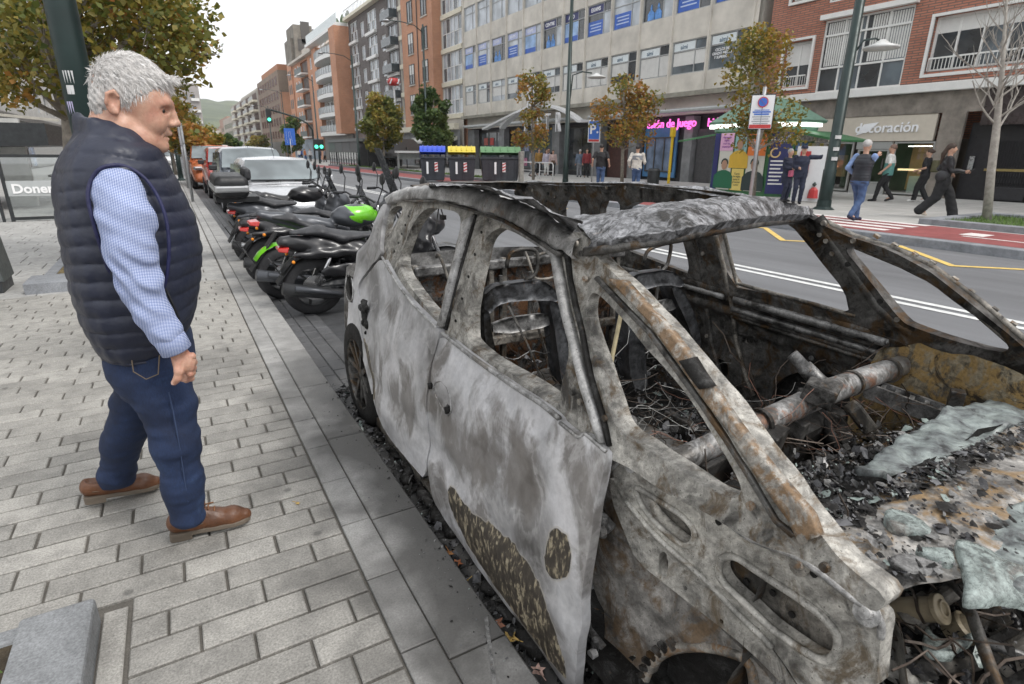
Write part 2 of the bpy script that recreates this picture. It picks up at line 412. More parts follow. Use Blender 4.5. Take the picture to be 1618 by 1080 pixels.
def bricks(name,c1,c2,mortar,w=.24,h=.07,bscale=1.0,axis='YZ'):
 """far brickwork, too far away to tell the bricks apart"""
 if name in MC:return MC[name]
 m,t,b=nm(name);geo=N(t,'ShaderNodeNewGeometry');sx=N(t,'ShaderNodeSeparateXYZ');cx=N(t,'ShaderNodeCombineXYZ');t.links.new(geo.outputs['Position'],sx.inputs[0])
 ad=N(t,'ShaderNodeMath',operation='ADD');t.links.new(sx.outputs[0],ad.inputs[0]);t.links.new(sx.outputs[1],ad.inputs[1])
 t.links.new(ad.outputs[0],cx.inputs[0]);t.links.new(sx.outputs[2],cx.inputs[1])
 br=N(t,'ShaderNodeTexBrick');t.links.new(cx.outputs[0],br.inputs['Vector']);br.inputs['Scale'].default_value=1
 br.inputs['Brick Width'].default_value=w;br.inputs['Row Height'].default_value=h;br.inputs['Mortar Size'].default_value=.012*bscale
 br.inputs['Color1'].default_value=(*c1,1);br.inputs['Color2'].default_value=(*c2,1);br.inputs['Mortar'].default_value=(*mortar,1)
 n=noise(t,.35,6,.6,.5,vec=geo.outputs['Position']);s=ramp(t,n,[(.3,.78),(.7,1.1)]);c=mixc(t,1,br.outputs['Color'],s,'MULTIPLY')
 t.links.new(c,b.inputs['Base Color']);b.inputs['Roughness'].default_value=.85;bump(t,b,br.outputs['Fac'],-.4,.01)
 MC[name]=m;return m
def leafmat(name,cols,rough=.55):
 if name in MC:return MC[name]
 m,t,b=nm(name);g=N(t,'ShaderNodeAttribute');g.attribute_name='tone'
 n=len(cols);c=ramp(t,g.outputs['Fac'],[((i+.5)/n,cols[i])for i in range(n)])
 t.links.new(c,b.inputs['Base Color']);b.inputs['Roughness'].default_value=rough
 tl=N(t,'ShaderNodeBsdfTranslucent');t.links.new(c,tl.inputs[0]);mxs=N(t,'ShaderNodeMixShader');mxs.inputs[0].default_value=.35
 o=t.nodes['Material Output'];t.links.new(b.outputs[0],mxs.inputs[1]);t.links.new(tl.outputs[0],mxs.inputs[2]);t.links.new(mxs.outputs[0],o.inputs[0])
 MC[name]=m;return m
WHITE=mat('white_paint',(.78,.78,.76),.5,var=.06)
BLACKM=mat('black_metal',(.03,.033,.035),.45,.3,var=.3)
GREYM=mat('galvanised',(.40,.41,.42),.45,.7,var=.15,scale=8)
DGREEN=mat('lamp_green',(.014,.030,.028),.4,.2,var=.25,scale=3)
# ============================ ground
GZ=0.0;RZ=-0.10;FZ=0.05;FX=24.0
XJ,XK1,XK=0.392,0.515,0.712
PAVE=stone('granite_paver',(.17,.163,.150),(.45,.435,.40),34,.75,.45,burn=True,perob=.14,fleck=.8)
SLAB=stone('granite_slab',(.24,.236,.228),(.44,.435,.42),34,.72,.3,burn=True)
MORT=stone('mortar_bed',(.075,.068,.058),(.16,.148,.13),40,.95,.4,perob=0)
KERBD=stone('basalt_kerb',(.17,.18,.195),(.36,.375,.40),30,.8,.3,perob=.05)
FARP=stone('far_paving',(.33,.325,.31),(.46,.455,.44),8,.8,.1,perob=0)
def asphalt():
 m,t,b=nm('asphalt');geo=N(t,'ShaderNodeNewGeometry');P=geo.outputs['Position']
 f=noise(t,160,4,.8,vec=P);c=ramp(t,f,[(.3,(.085,.088,.094)),(.7,(.20,.205,.215))])
 br=noise(t,.5,6,.65,1.2,vec=P,sc=(2.2,.25,1));c=mixc(t,1,c,ramp(t,br,[(.3,.72),(.7,1.2)]),'MULTIPLY')
 sx=N(t,'ShaderNodeSeparateXYZ');t.links.new(P,sx.inputs[0])
 a1=N(t,'ShaderNodeVectorMath',operation='MULTIPLY_ADD');t.links.new(P,a1.inputs[0]);a1.inputs[1].default_value=(.38,.26,0);a1.inputs[2].default_value=(-.65,-.6,0)
 ln=N(t,'ShaderNodeVectorMath',operation='LENGTH');t.links.new(a1.outputs[0],ln.inputs[0])
 nn=noise(t,2.2,6,.7,1,vec=P);ad=N(t,'ShaderNodeMath',operation='MULTIPLY_ADD');t.links.new(nn,ad.inputs[0]);ad.inputs[1].default_value=.7;t.links.new(ln.outputs['Value'],ad.inputs[2])
 mr=N(t,'ShaderNodeMapRange');mr.inputs[1].default_value=1.3;mr.inputs[2].default_value=.7;mr.inputs[4].default_value=.85;t.links.new(ad.outputs[0],mr.inputs[0]);k=mr.outputs[0];c=mixc(t,k,c,(.022,.022,.022))
 t.links.new(c,b.inputs['Base Color']);b.inputs['Roughness'].default_value=.72;bump(t,b,f,.4,.004);return m
ASPH=asphalt()
def sheet(name,x0,x1,y0,y1,z,m,kind='structure',parent=None,nx=1,ny=1):
 mb=MB()
 for i in range(nx):
  for j in range(ny):
   a,b=x0+(x1-x0)*i/nx,x0+(x1-x0)*(i+1)/nx;c,d=y0+(y1-y0)*j/ny,y0+(y1-y0)*(j+1)/ny
   mb.quad((a,c,z),(b,c,z),(b,d,z),(a,d,z))
 o=mb.build(name,m,parent,recalc=False)
 if kind:o['kind']=kind
 return o
terr=sheet('ground',-1500,1500,-60,3200,-0.30,FARP)
road=MB().box((XK,-25,-.29),(11.72,420,RZ)).build('road',ASPH);road['kind']='structure'
pave=MB().box((-9.0,-12,-.29),(XK-.005,420,-.012)).build('pavement',MORT);pave['kind']='structure'
def chamf(mb,x0,x1,y0,y1,z0,z1,c=.004,jit=0.0,rng=random):
 j=lambda:rng.uniform(-jit,jit)
 P=[(x0,y0,z0),(x1,y0,z0),(x1,y1,z0),(x0,y1,z0)]
 dz=[j()for _ in range(4)]
 Q=[(x0,y0,z1-c+dz[0]),(x1,y0,z1-c+dz[1]),(x1,y1,z1-c+dz[2]),(x0,y1,z1-c+dz[3])]
 T=[(x0+c,y0+c,z1+dz[0]),(x1-c,y0+c,z1+dz[1]),(x1-c,y1-c,z1+dz[2]),(x0+c,y1-c,z1+dz[3])]
 return mb.add(P+Q+T,[(0,1,5,4),(1,2,6,5),(2,3,7,6),(3,0,4,7),(4,5,9,8),(5,6,10,9),(6,7,11,10),(7,4,8,11),(8,9,10,11)])
def pieces(parent,name,boxes,m,limit,z0,z1,c=.004,jit=.0012,stuffname=None):
 boxes=sorted(boxes,key=lambda q:(q[0]+q[1])**2/4+((q[2]+q[3])/2-.2)**2)
 for q in boxes[:limit]:
  o=chamf(MB(),*q,z0,z1,c,jit).build(name,m,parent,recalc=False)
 if boxes[limit:]:
  mb=MB()
  for q in boxes[limit:]:chamf(mb,*q,z0,z1,c,jit)
  o=mb.build(stuffname or name+'_courses',m,parent,recalc=False);o['kind']='stuff'
rng=random.Random(3)
bx_=[];y=1.175;row=0
PIT=[(-1.0,-.445,-1,2.08),(-3.0,-1.42,7.55,40),(-1.42,-.9,7.62,9.6)]
while y<7.5:
 p=.1205+rng.uniform(-.003,.003);xl=-.335 if y<2.0 else-4.2
 x=XJ-.002;off=[.31,.14,.24,.07,.19][row%5]+rng.uniform(-.02,.02);first=True
 while x>xl+.03:
  L=off if first else.305+rng.uniform(-.02,.02);first=False
  a=max(xl,x-L)
  if a-xl<.05:a=xl
  jn=.007+rng.uniform(0,.005)
  bx_.append((a+jn/2,x-jn/2,y+.005,y+p-.006));x=a
 y+=p;row+=1
yc0=2.07
for k in range(3):
 bx_.append((-.413,-.345,.47+k*.51,.965+k*.51))
pieces(pave,'paver',bx_,PAVE,296,-.06,0,.004)
bx_=[]
y=7.5
while y<46:
 p=.2 if y<16 else.4
 x=XJ-.01;first=True
 while x>-8.9:
  L=.4 if y<16 else.8
  if first:L*=rng.choice((.5,.8,1))
  first=False;a=max(-8.95,x-L);bx_.append((a+.006,x-.006,y+.006,y+p-.006));x=a
 y+=p
pieces(pave,'paving_flag',bx_,FARP,0,-.06,0,.004,0,'paving_flags')
sheet('far_paving',-8.95,XJ-.01,46,420,0,FARP,parent=pave,kind=None)
bx_=[];y=.62;i=0
while y<40:
 L=.362;bx_.append((XJ+.003,XK1-.003,y+.003,y+L-.003));y+=L
y=.45
b2=[]
while y<60:
 L=.80;b2.append((XK1+.003,XK,y+.004,y+L-.004));y+=L
pieces(pave,'edging_slab',bx_,SLAB,40,-.06,0,.003,.001)
pieces(pave,'kerb_slab',b2,SLAB,30,-.20,.001,.006,.0015)
GUT=stone('gutter_sett',(.07,.072,.076),(.16,.163,.17),30,.7,.3,perob=.1,burn=True)
b3=[];y=-.2;r_=0
while y<22:
 for k in range(3):
  b3.append((XK+.01+k*.115,XK+.115+k*.115,y+.004+(k%2)*.1,y+.206+(k%2)*.1))
 y+=.21
gut=sheet('gutter',XK,1.07,-1,200,RZ+.004,GUT)
pieces(gut,'gutter_sett',b3,GUT,150,RZ-.02,RZ+.014,.004,.002)
PARK=mat('parking_asphalt',(.055,.057,.06),.62,var=.35,scale=5,bmp=.5,bscale=120)
sheet('parking_bay',1.07,2.95,-1,200,RZ+.004,PARK)
LINE=mat('road_paint',(.62,.63,.62),.6,var=.18,scale=14)
YEL=mat('yellow_paint',(.66,.47,.14),.6,var=.2,scale=14)
for x in(6.86,7.09):
 sheet('white_line',x,x+.11,-12,260,RZ+.005,LINE)
def stripe(name,pts,w,z,m):
 mb=MB()
 for(a,b)in zip(pts[:-1],pts[1:]):
  a,b=Vector((*a,z)),Vector((*b,z));d=(b-a).normalized();nn=Vector((-d.y,d.x,0))*w/2;a2=a-d*w*.35;b2_=b+d*w*.35
  mb.quad(a2-nn,b2_-nn,b2_+nn,a2+nn)
 for i,f in enumerate(mb.f):pass
 for i in range(len(mb.v)):
  mb.v[i]=(mb.v[i][0],mb.v[i][1],mb.v[i][2]+.0006*(i//4))
 o=mb.build(name,m,recalc=False);o['kind']='structure';return o
zz=[(11.45,-.3),(10.06,1.15),(11.45,2.6),(10.06,4.04),(11.45,5.5),(10.1,6.95),(11.5,8.4),(10.1,9.85),(11.5,11.3),(10.1,12.8),(11.5,14.3)]
stripe('yellow_zigzag_line',zz,.12,RZ+.005,YEL)
stripe('yellow_stop_line',[(10.1,14.2),(10.1,26)],.1,RZ+.005,YEL)
fark=MB();
kb=MB().box((11.72,-25,-.29),(12.0,420,FZ)).build('kerb',KERBD,bevel=.02);kb['kind']='structure'
fp=MB().box((12.0,-25,-.29),(FX+.3,420,FZ-.004)).build('far_pavement',FARP);fp['kind']='structure'
def fartile():
 m,t,b=nm('far_tiles');geo=N(t,'ShaderNodeNewGeometry');br=N(t,'ShaderNodeTexBrick');t.links.new(geo.outputs['Position'],br.inputs['Vector'])
 br.offset=.5;br.inputs['Scale'].default_value=1;br.inputs['Brick Width'].default_value=.6;br.inputs['Row Height'].default_value=.4;br.inputs['Mortar Size'].default_value=.008
 br.inputs['Color1'].default_value=(.40,.395,.375,1);br.inputs['Color2'].default_value=(.455,.45,.43,1);br.inputs['Mortar'].default_value=(.24,.235,.22,1)
 n=noise(t,.6,6,.6,.5,vec=geo.outputs['Position']);c=mixc(t,1,br.outputs['Color'],ramp(t,n,[(.3,.82),(.7,1.08)]),'MULTIPLY')
 t.links.new(c,b.inputs['Base Color']);b.inputs['Roughness'].default_value=.8;return m
fp.data.materials.clear();fp.data.materials.append(fartile())
RED=mat('red_cycle_lane',(.235,.062,.06),.8,var=.22,scale=3,bmp=.2,bscale=80)
sheet('cycle_lane',12.004,14.15,-20,300,FZ,RED)
PAINT2=mat('lane_paint',(.66,.62,.60),.7,var=.15,scale=10)
for px,py in((1476,361),(1448,363.5),(1420,366),(1392,368.5)):
 e=at(px,py,2,FZ);x=e[0]
for x,ye in((12.28,6.25),(12.82,6.25),(13.36,6.25),(13.9,6.25)):
 sheet('zebra_stripe',x,x+.27,ye,ye+5.2,FZ+.004,PAINT2)
sheet('cycle_mark',13.0,13.5,4.85,5.25,FZ+.004,PAINT2);sheet('cycle_mark',12.75,12.84,3.7,5.1,FZ+.004,PAINT2)
sheet('cycle_mark',12.95,13.5,3.2,3.5,FZ+.004,PAINT2);sheet('cycle_mark',13.9,14.05,3.4,3.8,FZ+.004,PAINT2)
GRASSB=mat('turf_soil',(.06,.10,.025),.95,var=.5,scale=9,bmp=.6,bscale=60)
def blades(mb,x0,x1,y0,y1,z,n,h,rg,w=.012):
 for _ in range(n):
  x,y=rg.uniform(x0,x1),rg.uniform(y0,y1);a=rg.uniform(0,6.28);hh=h*rg.uniform(.5,1.2);lx,ly=rg.uniform(-.5,.5)*hh,rg.uniform(-.5,.5)*hh
  dx,dy=math.cos(a)*w,math.sin(a)*w
  mb.add([(x-dx,y-dy,z),(x+dx,y+dy,z),(x+lx,y+ly,z+hh)],[(0,1,2)])
GRB=mat('grass_blade',(.10,.17,.035),.7,var=.5,scale=2)
def treepit(x0,x1,y0,y1,z,label,grass=True,w=.28):
 t=thing('tree_pit',((x0+x1)/2,(y0+y1)/2,z),label,'planter border','granite framed tree pits')
 bb=.12
 for a in((x0,x1,y0,y0+w),(x0,x1,y1-w,y1),(x0,x0+w,y0+w,y1-w),(x1-w,x1,y0+w,y1-w)):
  MB().box((a[0],a[2],z-.05),(a[1],a[3],z+bb)).build('border_stone',KERBD,t,bevel=.015)
 sheet('soil',x0+w,x1-w,y0+w,y1-w,z+.06,GRASSB,None,t)
 if grass:
  mb=MB();rg=random.Random(5);blades(mb,x0+w,x1-w,y0+w,y1-w,z+.06,900,.09,rg);o=mb.build('grass',GRB,t,recalc=False);o['kind']='stuff'
 return t
treepit(14.3,17.6,3.2,6.6,FZ,'pale granite border with grass round the bare tree')
mb=MB();rg=random.Random(6)
g2=sheet('grass_strip',14.4,16.2,27.5,60,FZ+.06,GRASSB)
blades(mb,14.4,16.2,27.5,60,FZ+.06,2500,.12,rg,.03);o=mb.build('grass',GRB,recalc=False);meta(o,'green grass in the long strip behind the bins','grass',kind='stuff')
for(a,b_)in((14.15,14.4),):
 o=MB().box((a,27.3,FZ),(b_,62,FZ+.14)).build('planter_kerb',KERBD);o['kind']='structure'
SOIL=mat('dark_soil',(.045,.034,.02),.95,var=.5,scale=20,bmp=1,bscale=70)
pt=thing('stone_planter_border',(-.6,1.6,0),'blue grey granite border of the planter at the lower left corner of the pavement','planter border')
BLK=stone('granite_block',(.14,.147,.152),(.31,.32,.33),30,.85,.35,perob=.06)
def blk(x0,x1,y0,y1,z1=.085):return MB().box((x0,y0,-.05),(x1,y1,z1)).build('border_stone',BLK,pt,bevel=.012)
blk(-.615,-.42,.9,1.97,.085);blk(-1.7,-.618,1.93,2.0,.04)
sheet('soil',-1.7,-.615,.9,1.93,.03,SOIL,None,pt)
mb=MB();blades(mb,-1.1,-.63,1.2,1.9,.03,260,.03,rg,.003);o=mb.build('weeds',GRB,pt,recalc=False);o['kind']='stuff'
pt=thing('stone_planter_border',(-1.3,8.4,0),'low pale granite edging of the tree pit behind the man in the vest','planter border')
def blk(x0,x1,y0,y1,z1=.085):return MB().box((x0,y0,-.03),(x1,y1,z1)).build('border_stone',KERBD,pt,bevel=.012)
blk(-1.52,.0,7.62,8.1,.12);blk(-1.50,-1.38,8.12,10.2,.03);blk(-.12,0,8.12,10.2,.03)
sheet('soil',-1.38,-.12,8.11,10.2,.02,mat('leafy_soil',(.16,.12,.05),.95,var=.5,scale=14,bmp=.6,bscale=50),None,pt)
mb=MB();blades(mb,-1.25,-.95,8.3,8.9,.02,260,.09,rg,.01);o=mb.build('grass',GRB,pt,recalc=False);o['kind']='stuff'
def hill(name,pts,depth,base,m,seed):
 """ridge line given as (x, y, z) points, rising ground in front of and behind it"""
 mb=MB();n=60;rows=14;rg=np.random.RandomState(seed);V=[]
 xs=np.linspace(pts[0][0],pts[-1][0],n);zs=np.interp(xs,[p[0]for p in pts],[p[2]for p in pts]);Y=pts[0][1]
 for j in range(rows+1):
  u=j/rows;prof=math.sin(u*math.pi/2)**1.2
  for i in range(n):
   nz=6*math.sin(xs[i]*.02+j)+4*math.sin(xs[i]*.055+j*2.1)+3*rg.uniform(-1,1)
   V.append((xs[i],Y-depth*(1-u),base+(zs[i]-base)*prof+nz*min(1,u*3)*(.6 if j<rows else 1)))
 F=[(j*n+i,j*n+i+1,(j+1)*n+i+1,(j+1)*n+i)for j in range(rows)for i in range(n-1)]
 mb.add(V,F);o=mb.build(name,m,smooth=True);o['kind']='structure';return o
def hillmat():
 m,t,b=nm('wooded_hill');n=noise(t,.03,8,.7,.5);n2=noise(t,.008,4,.6,1)
 c=ramp(t,n,[(.35,(.035,.055,.028)),(.6,(.08,.105,.05))]);c=mixc(t,ramp(t,n2,[(.5,0),(.62,.7)]),c,(.15,.17,.08))
 t.links.new(c,b.inputs['Base Color']);b.inputs['Roughness'].default_value=.95;return m
HM=hillmat()
R_=lambda px,py,Y:at(px,py,1,Y)
hp=[R_(-250,150,1500),R_(150,165,1500),R_(300,160,1500),R_(335,164,1500),R_(360,166,1500),R_(420,175,1500),R_(600,215,1500)]
hill('far_hill',[tuple(p)for p in hp],700,-5,HM,3)
hp=[R_(100,190,700),R_(300,190,700),R_(322,199,700),R_(345,214,700),R_(372,232,700),R_(400,240,700)]
hill('near_hill',[tuple(p)for p in hp],200,-2,HM,5)
# ============================ buildings
WIN=[glass('window_glass',(.10,.12,.135),.08,.9),glass('window_glass_pale',(.42,.46,.50),.12,.8,var=.25),glass('window_glass_dark',(.035,.04,.045),.06,.9),glass('window_glass_blue',(.16,.22,.32),.1,.9)]
CURT=mat('net_curtain',(.62,.62,.60),.8,var=.1,scale=3)
SHUT=mat('roller_blind',(.66,.66,.64),.6,var=.05)
FRW=mat('window_frame_white',(.72,.72,.70),.45,var=.05)
FRD=mat('window_frame_dark',(.07,.065,.06),.5,var=.1)
FRG=mat('window_frame_grey',(.42,.43,.43),.45,.3,var=.08)
STN=mat('facade_stone',(.50,.47,.42),.85,var=.14,scale=.7,bmp=.2,bscale=25)
CONC=mat('weathered_concrete',(.60,.57,.51),.85,var=.2,scale=.8,bmp=.25,bscale=18)
CREAM=mat('cream_trim',(.66,.62,.50),.7,var=.08)
DARKST=mat('dark_stone',(.115,.108,.10),.5,var=.3,scale=1.5)
BRK=bricks('orange_brick',(.50,.22,.12),(.58,.28,.16),(.45,.28,.2))
BRKR=bricks('red_brick',(.40,.15,.095),(.50,.21,.135),(.18,.12,.10),.42,.085,1.6)
BRKD=bricks('grey_brick',(.15,.13,.125),(.21,.185,.18),(.08,.075,.07))
BRKB=bricks('brown_brick',(.23,.17,.125),(.28,.21,.16),(.22,.18,.15))
def X_(py_,fx=None):pass
def fy(px,py,fx=FX):
 p=at(px,py,0,fx);return float(p[1]),float(p[2])
SHARE={}
def win(parent,fx,y0,y1,z0,z1,cols=2,rows=1,fr=None,gm=0,t=.06,dep=.12,split=None,blind=0.0,trans=0,name='window',mull=None,back=None):
 """a window: frame mesh (part) with panes (sub-parts) at real depth behind the facade plane"""
 fr=fr or FRW;mb=MB();X0=fx+dep-.05;X1=fx+dep+.03
 for a in((y0,y0+t,z0,z1),(y1-t,y1,z0,z1),(y0+t,y1-t,z0,z0+t),(y0+t,y1-t,z1-t,z1)):mb.box((X0,a[0],a[2]),(X1,a[1],a[3]))
 ys=[y0+t]+[y0+(y1-y0)*k/cols for k in range(1,cols)]+[y1-t]if split is None else[y0+t]+[y0+(y1-y0)*s for s in split]+[y1-t]
 zt=z1-t-(z1-z0)*trans if trans else z1-t
 zs=[z0+t]+[z0+t+(zt-z0-t)*k/rows for k in range(1,rows)]+[zt]
 for y in ys[1:-1]:mb.box((X0+.005,y-t*.4,z0+t),(X1-.005,y+t*.4,z1-t))
 for z in zs[1:-1]:mb.box((X0+.01,y0+t,z-t*.35),(X1-.01,y1-t,z+t*.35))
 if trans:mb.box((X0+.008,y0+t,zt-t*.4),(X1-.008,y1-t,zt+t*.4));zs.append(z1-t)
 w=mb.build(name,fr,parent,recalc=False)
 for i in range(len(ys)-1):
  for j in range(len(zs)-1):
   g=gm[(i+j)%len(gm)]if hasattr(gm,'__len__')else gm
   p=MB().quad((X1-.03,ys[i],zs[j]),(X1-.03,ys[i+1],zs[j]),(X1-.03,ys[i+1],zs[j+1]),(X1-.03,ys[i],zs[j+1])).build('pane',WIN[g],w,recalc=False)
 if blind>0:
  MB().box((X1-.045,y0+t,z1-t-(z1-z0-2*t)*blind),(X1-.034,y1-t,z1-t-.002)).build('blind',SHUT,w,recalc=False)
 return w
def wallgrid(parent,fx,Y0,Y1,Z0,Z1,holes,m,th=.3,name='wall',zbands=None):
 """front wall as one mesh with rectangular openings that have reveals"""
 ys=sorted(set([Y0,Y1]+[round(h[0],4)for h in holes]+[round(h[1],4)for h in holes]));zs=sorted(set([Z0,Z1]+[round(h[2],4)for h in holes]+[round(h[3],4)for h in holes]))
 mb=MB();H=[(round(a,4),round(b,4),round(c,4),round(d,4))for a,b,c,d in holes]
 def inh(y,z):return any(a<y<b and c<z<d for a,b,c,d in H)
 for j in range(len(zs)-1):
  run=None
  for i in range(len(ys)-1):
   solid=not inh((ys[i]+ys[i+1])/2,(zs[j]+zs[j+1])/2)
   if solid:mb.quad((fx,ys[i],zs[j]),(fx,ys[i],zs[j+1]),(fx,ys[i+1],zs[j+1]),(fx,ys[i+1],zs[j]))
 for a,b,c,d in H:
  x1=fx+th
  mb.quad((fx,a,c),(x1,a,c),(x1,a,d),(fx,a,d));mb.quad((fx,b,c),(fx,b,d),(x1,b,d),(x1,b,c))
  mb.quad((fx,a,c),(fx,b,c),(x1,b,c),(x1,a,c));mb.quad((fx,a,d),(x1,a,d),(x1,b,d),(fx,b,d))
 return mb.build(name,m,parent,recalc=False)
def bodybox(parent,x0,x1,y0,y1,z0,z1,m,name='side_wall'):
 return MB().box((x0,y0,z0),(x1,y1,z1)).build(name,m,parent)
def rect(parent,name,fx,y0,y1,z0,z1,m,th=.06,bev=0):
 return MB().box((fx-th,y0,z0),(fx,y1,z1)).build(name,m,parent,bevel=bev)
rb=random.Random(11)
GY0,GY1=19.45,50.3
G=thing('office_building',(FX,(GY0+GY1)/2,FZ),'weathered grey concrete office block with blue posters in its long rows of windows','building')
NB=12;bw=(GY1-.15-GY0-.25)/NB;mY=[GY0+.25+bw*k for k in range(NB+1)]
rows=[(5.46,7.05),(8.35,10.12),(11.35,13.2),(14.4,16.2),(17.4,19.2)]
holes=[(mY[k]+.09,mY[k+1]-.09,a,b)for k in range(NB)for a,b in rows]
wallgrid(G,FX,GY0,GY1,4.45,20.4,holes,CONC,.3)
bodybox(G,FX+.32,FX+12,GY0+.02,GY1-.02,3.5,20.35,CONC);bodybox(G,FX+3,FX+12,GY0+.02,GY1-.02,0,3.49,CONC);bodybox(G,FX+.1,FX+2.99,GY0+.02,GY0+.12,0,3.49,CONC)
mbm=MB()
for y in mY:MB().box((FX-.09,y-.05,4.6),(FX+.002,y+.05,20.3)).build('mullion',GREYM if 0 else CONC,G)
rect(G,'ledge',FX,GY0,GY1,4.32,4.56,mat('stained_ledge',(.27,.26,.22),.9,var=.3,scale=2),.35,.02)
rect(G,'cornice',FX,GY0,GY1,20.4,20.9,CONC,.3)
BLUEP=mat('blue_poster',(.045,.13,.50),.5,var=.25,scale=2.0);NAVY=mat('navy_poster',(.03,.035,.13),.5,var=.1);PALEP=mat('pale_sign',(.70,.76,.78),.5,var=.05)
INKW=mat('white_lettering',(.85,.86,.88),.5,var=0);INKB=mat('slate_lettering',(.10,.16,.22),.5,var=0)
bandG=mat('panel_grout',(.25,.24,.22),.9,var=.2)
for r,(a,b)in enumerate(rows):
 for k in range(NB):
  y0,y1=mY[k]+.09,mY[k+1]-.09
  gm=[1,0,2,3]if r==0 else([2,1]if r==1 else[1])
  if r==2:gm=[1]
  q=rb.random();gsel=gm[int(q*len(gm))]
  w=win(G,FX,y0,y1,a,b,cols=2,rows=1,fr=FRG,gm=[gsel,(2 if r<2 and rb.random()<.5 else gsel)],split=[.34],trans=.28,dep=.10,t=.05)
  W_=(y1-y0);ys=y0+W_*.34+.04;zt=b-.05-(b-a)*.28
  if r==0:
   s=rect(w,'sign_panel',FX+.09,ys,y1-.08,zt+.04,b-.08,PALEP,.012)
   text('lettering','aimi',.30,(FX+.074,(ys+y1)/2-.02,(zt+b)/2-.05),(0,-1,0),(0,0,1),INKB,w,font_offset=.006)
   if rb.random()<.75:rect(w,'blind',FX+.098,y0+.07 if rb.random()<.5 else ys,y1-.08,a+.07+(b-a)*.0+rb.choice([0,0,.35]),zt-.04,rb.choice([CURT,SHUT]),.004)
   if k==0:
    text('lettering','CICLOS DE\nGRADO MEDIO\nY SUPERIOR',.17,(FX+.074,(ys+y1)/2,a+.7),(0,-1,0),(0,0,1),INKW,w,font_offset=.004)
  if r==1:
   if k in(4,5,6):s=rect(w,'sign_panel',FX+.09,ys,y1-.08,zt+.04,b-.08,NAVY,.012);text('lettering',{4:'EXAMS',5:'AND',6:'CENTRE'}[k],.3,(FX+.074,(ys+y1)/2,(zt+b)/2-.02),(0,-1,0),(0,0,1),INKW,w,font_offset=.008)
   elif k>3:rect(w,'sign_panel',FX+.09,ys,y1-.08,zt+.04,b-.08,mat('lilac_panel',(.45,.50,.72),.5,var=.2),.012);text('lettering','EXAMS',.26,(FX+.074,(ys+y1)/2,(zt+b)/2-.02),(0,-1,0),(0,0,1),INKW,w)
   kind=[0,1,2,1,1,0,2,0,1,2,1,0][k]
   zb=a+.07
   if kind==1:
    rect(w,'poster',FX+.09,ys,y1-.08,zb,zb+.78,BLUEP,.012)
    for q in range(3):rect(w,'print_line',FX+.077,ys+.18,y1-.25-.1*(q%2),zb+.56-.17*q,zb+.62-.17*q,mat('poster_print',(.5,.6,.8),.5,var=0),.004)
   elif kind==0:
    rect(w,'poster',FX+.09,ys,y1-.08,zb,zt-.06,mat('pale_blue_poster',(.30,.45,.70),.5,var=.45,scale=1.2),.012)
    rect(w,'poster_band',FX+.077,ys,y1-.08,zb,zb+.3,BLUEP,.004)
   else:
    for q in(0,1):
     cy=ys+.35+q*.55;mb=MB();pts=[(FX+.088,cy+.20*c,zb+s)for c,s in((-1.3,0),(-1.25,.32),(-.6,.45),(-.3,.5),(-.4,.62),(0,.78),(.4,.62),(.3,.5),(.6,.45),(1.25,.32),(1.3,0))]
     mb.prism(pts,(-.006,0,0));mb.build('printed_figure',mat('blue_print',(.10,.27,.62),.5,var=.5,scale=5),w)
rect(G,'fascia',FX+.9,GY0,GY1,3.3,4.34,mat('fascia_dark',(.04,.036,.045),.5,var=.2),.1)
rect(G,'soffit_tube',FX-.05,32.6,GY1-.2,3.55,3.78,mat('grey_tube',(.40,.42,.42),.4,.3),.22,.08)
rect(G,'soffit_tube',FX-.05,GY0+.4,31.5,3.55,3.78,mat('grey_tube',(.4,.42,.42)),.22,.08)
DKW=mat('shop_dark',(.045,.046,.05),.4,var=.3,scale=.8)
rect(G,'shopfront',FX+1.0,GY0,GY1,0,3.5,DKW,.1)
def shopwin(P,y0,y1,z0,z1,gm=0,cols=2,fr=None,fx=FX+.9):return win(P,fx,y0,y1,z0,z1,cols=cols,fr=fr or FRD,gm=gm,dep=-.02,t=.07)
shopwin(G,44.2,48.6,.3,3.2,0,3);shopwin(G,36.3,43.2,.3,3.2,0,4);shopwin(G,31.6,35.2,.3,3.2,2,2)
for(y0,y1)in((48.8,50.1),(43.3,44.1),(35.3,36.2),(30.6,31.5),(27.2,27.9),(22.9,23.5),(19.5,20.2)):
 rect(G,'pillar',FX+.75,y0,y1,0,3.4,mat('pillar_stone',(.19,.195,.20),.5,var=.3,scale=2),.5)
for(y,z,c)in((41.3,1.0,(.4,.42,.45)),(40.6,1.6,(.25,.28,.4)),(40.9,.5,(.5,.2,.3)),(41.6,1.9,(.12,.13,.2)),(40.7,2.4,(.3,.33,.42)),(41.5,2.6,(.14,.14,.2)),(42.3,2.2,(.35,.05,.05)),(46.5,2.1,(.45,.06,.05)),(47.6,2.1,(.4,.1,.08))):
 rect(G,'poster',FX+.83,y-.35,y+.35,z,z+.6,mat('poster_%d'%int(y*10),c,.5,var=.5,scale=6),.02)
rect(G,'blue_shop_panel',FX+.8,24.4,27.0,.2,2.9,mat('blue_shop',(.08,.22,.42),.4,var=.3,scale=1.5),.1)
shopwin(G,24.6,26.8,.5,2.4,3,3,fx=FX+.7)
rect(G,'doorway',FX+.82,28.2,30.4,0,2.9,mat('door_dark_red',(.07,.03,.025),.4,var=.3),.06)
rect(G,'roller_shutter',FX+.6,20.35,22.8,0,2.75,mat('shutter_grey',(.10,.10,.105),.5,.3,var=.2),.05)
for k in range(24):rect(G,'slat',FX+.55,20.4,22.75,.05+k*.111,.13+k*.111,mat('shutter_grey',(.1,.1,.1)),.03)
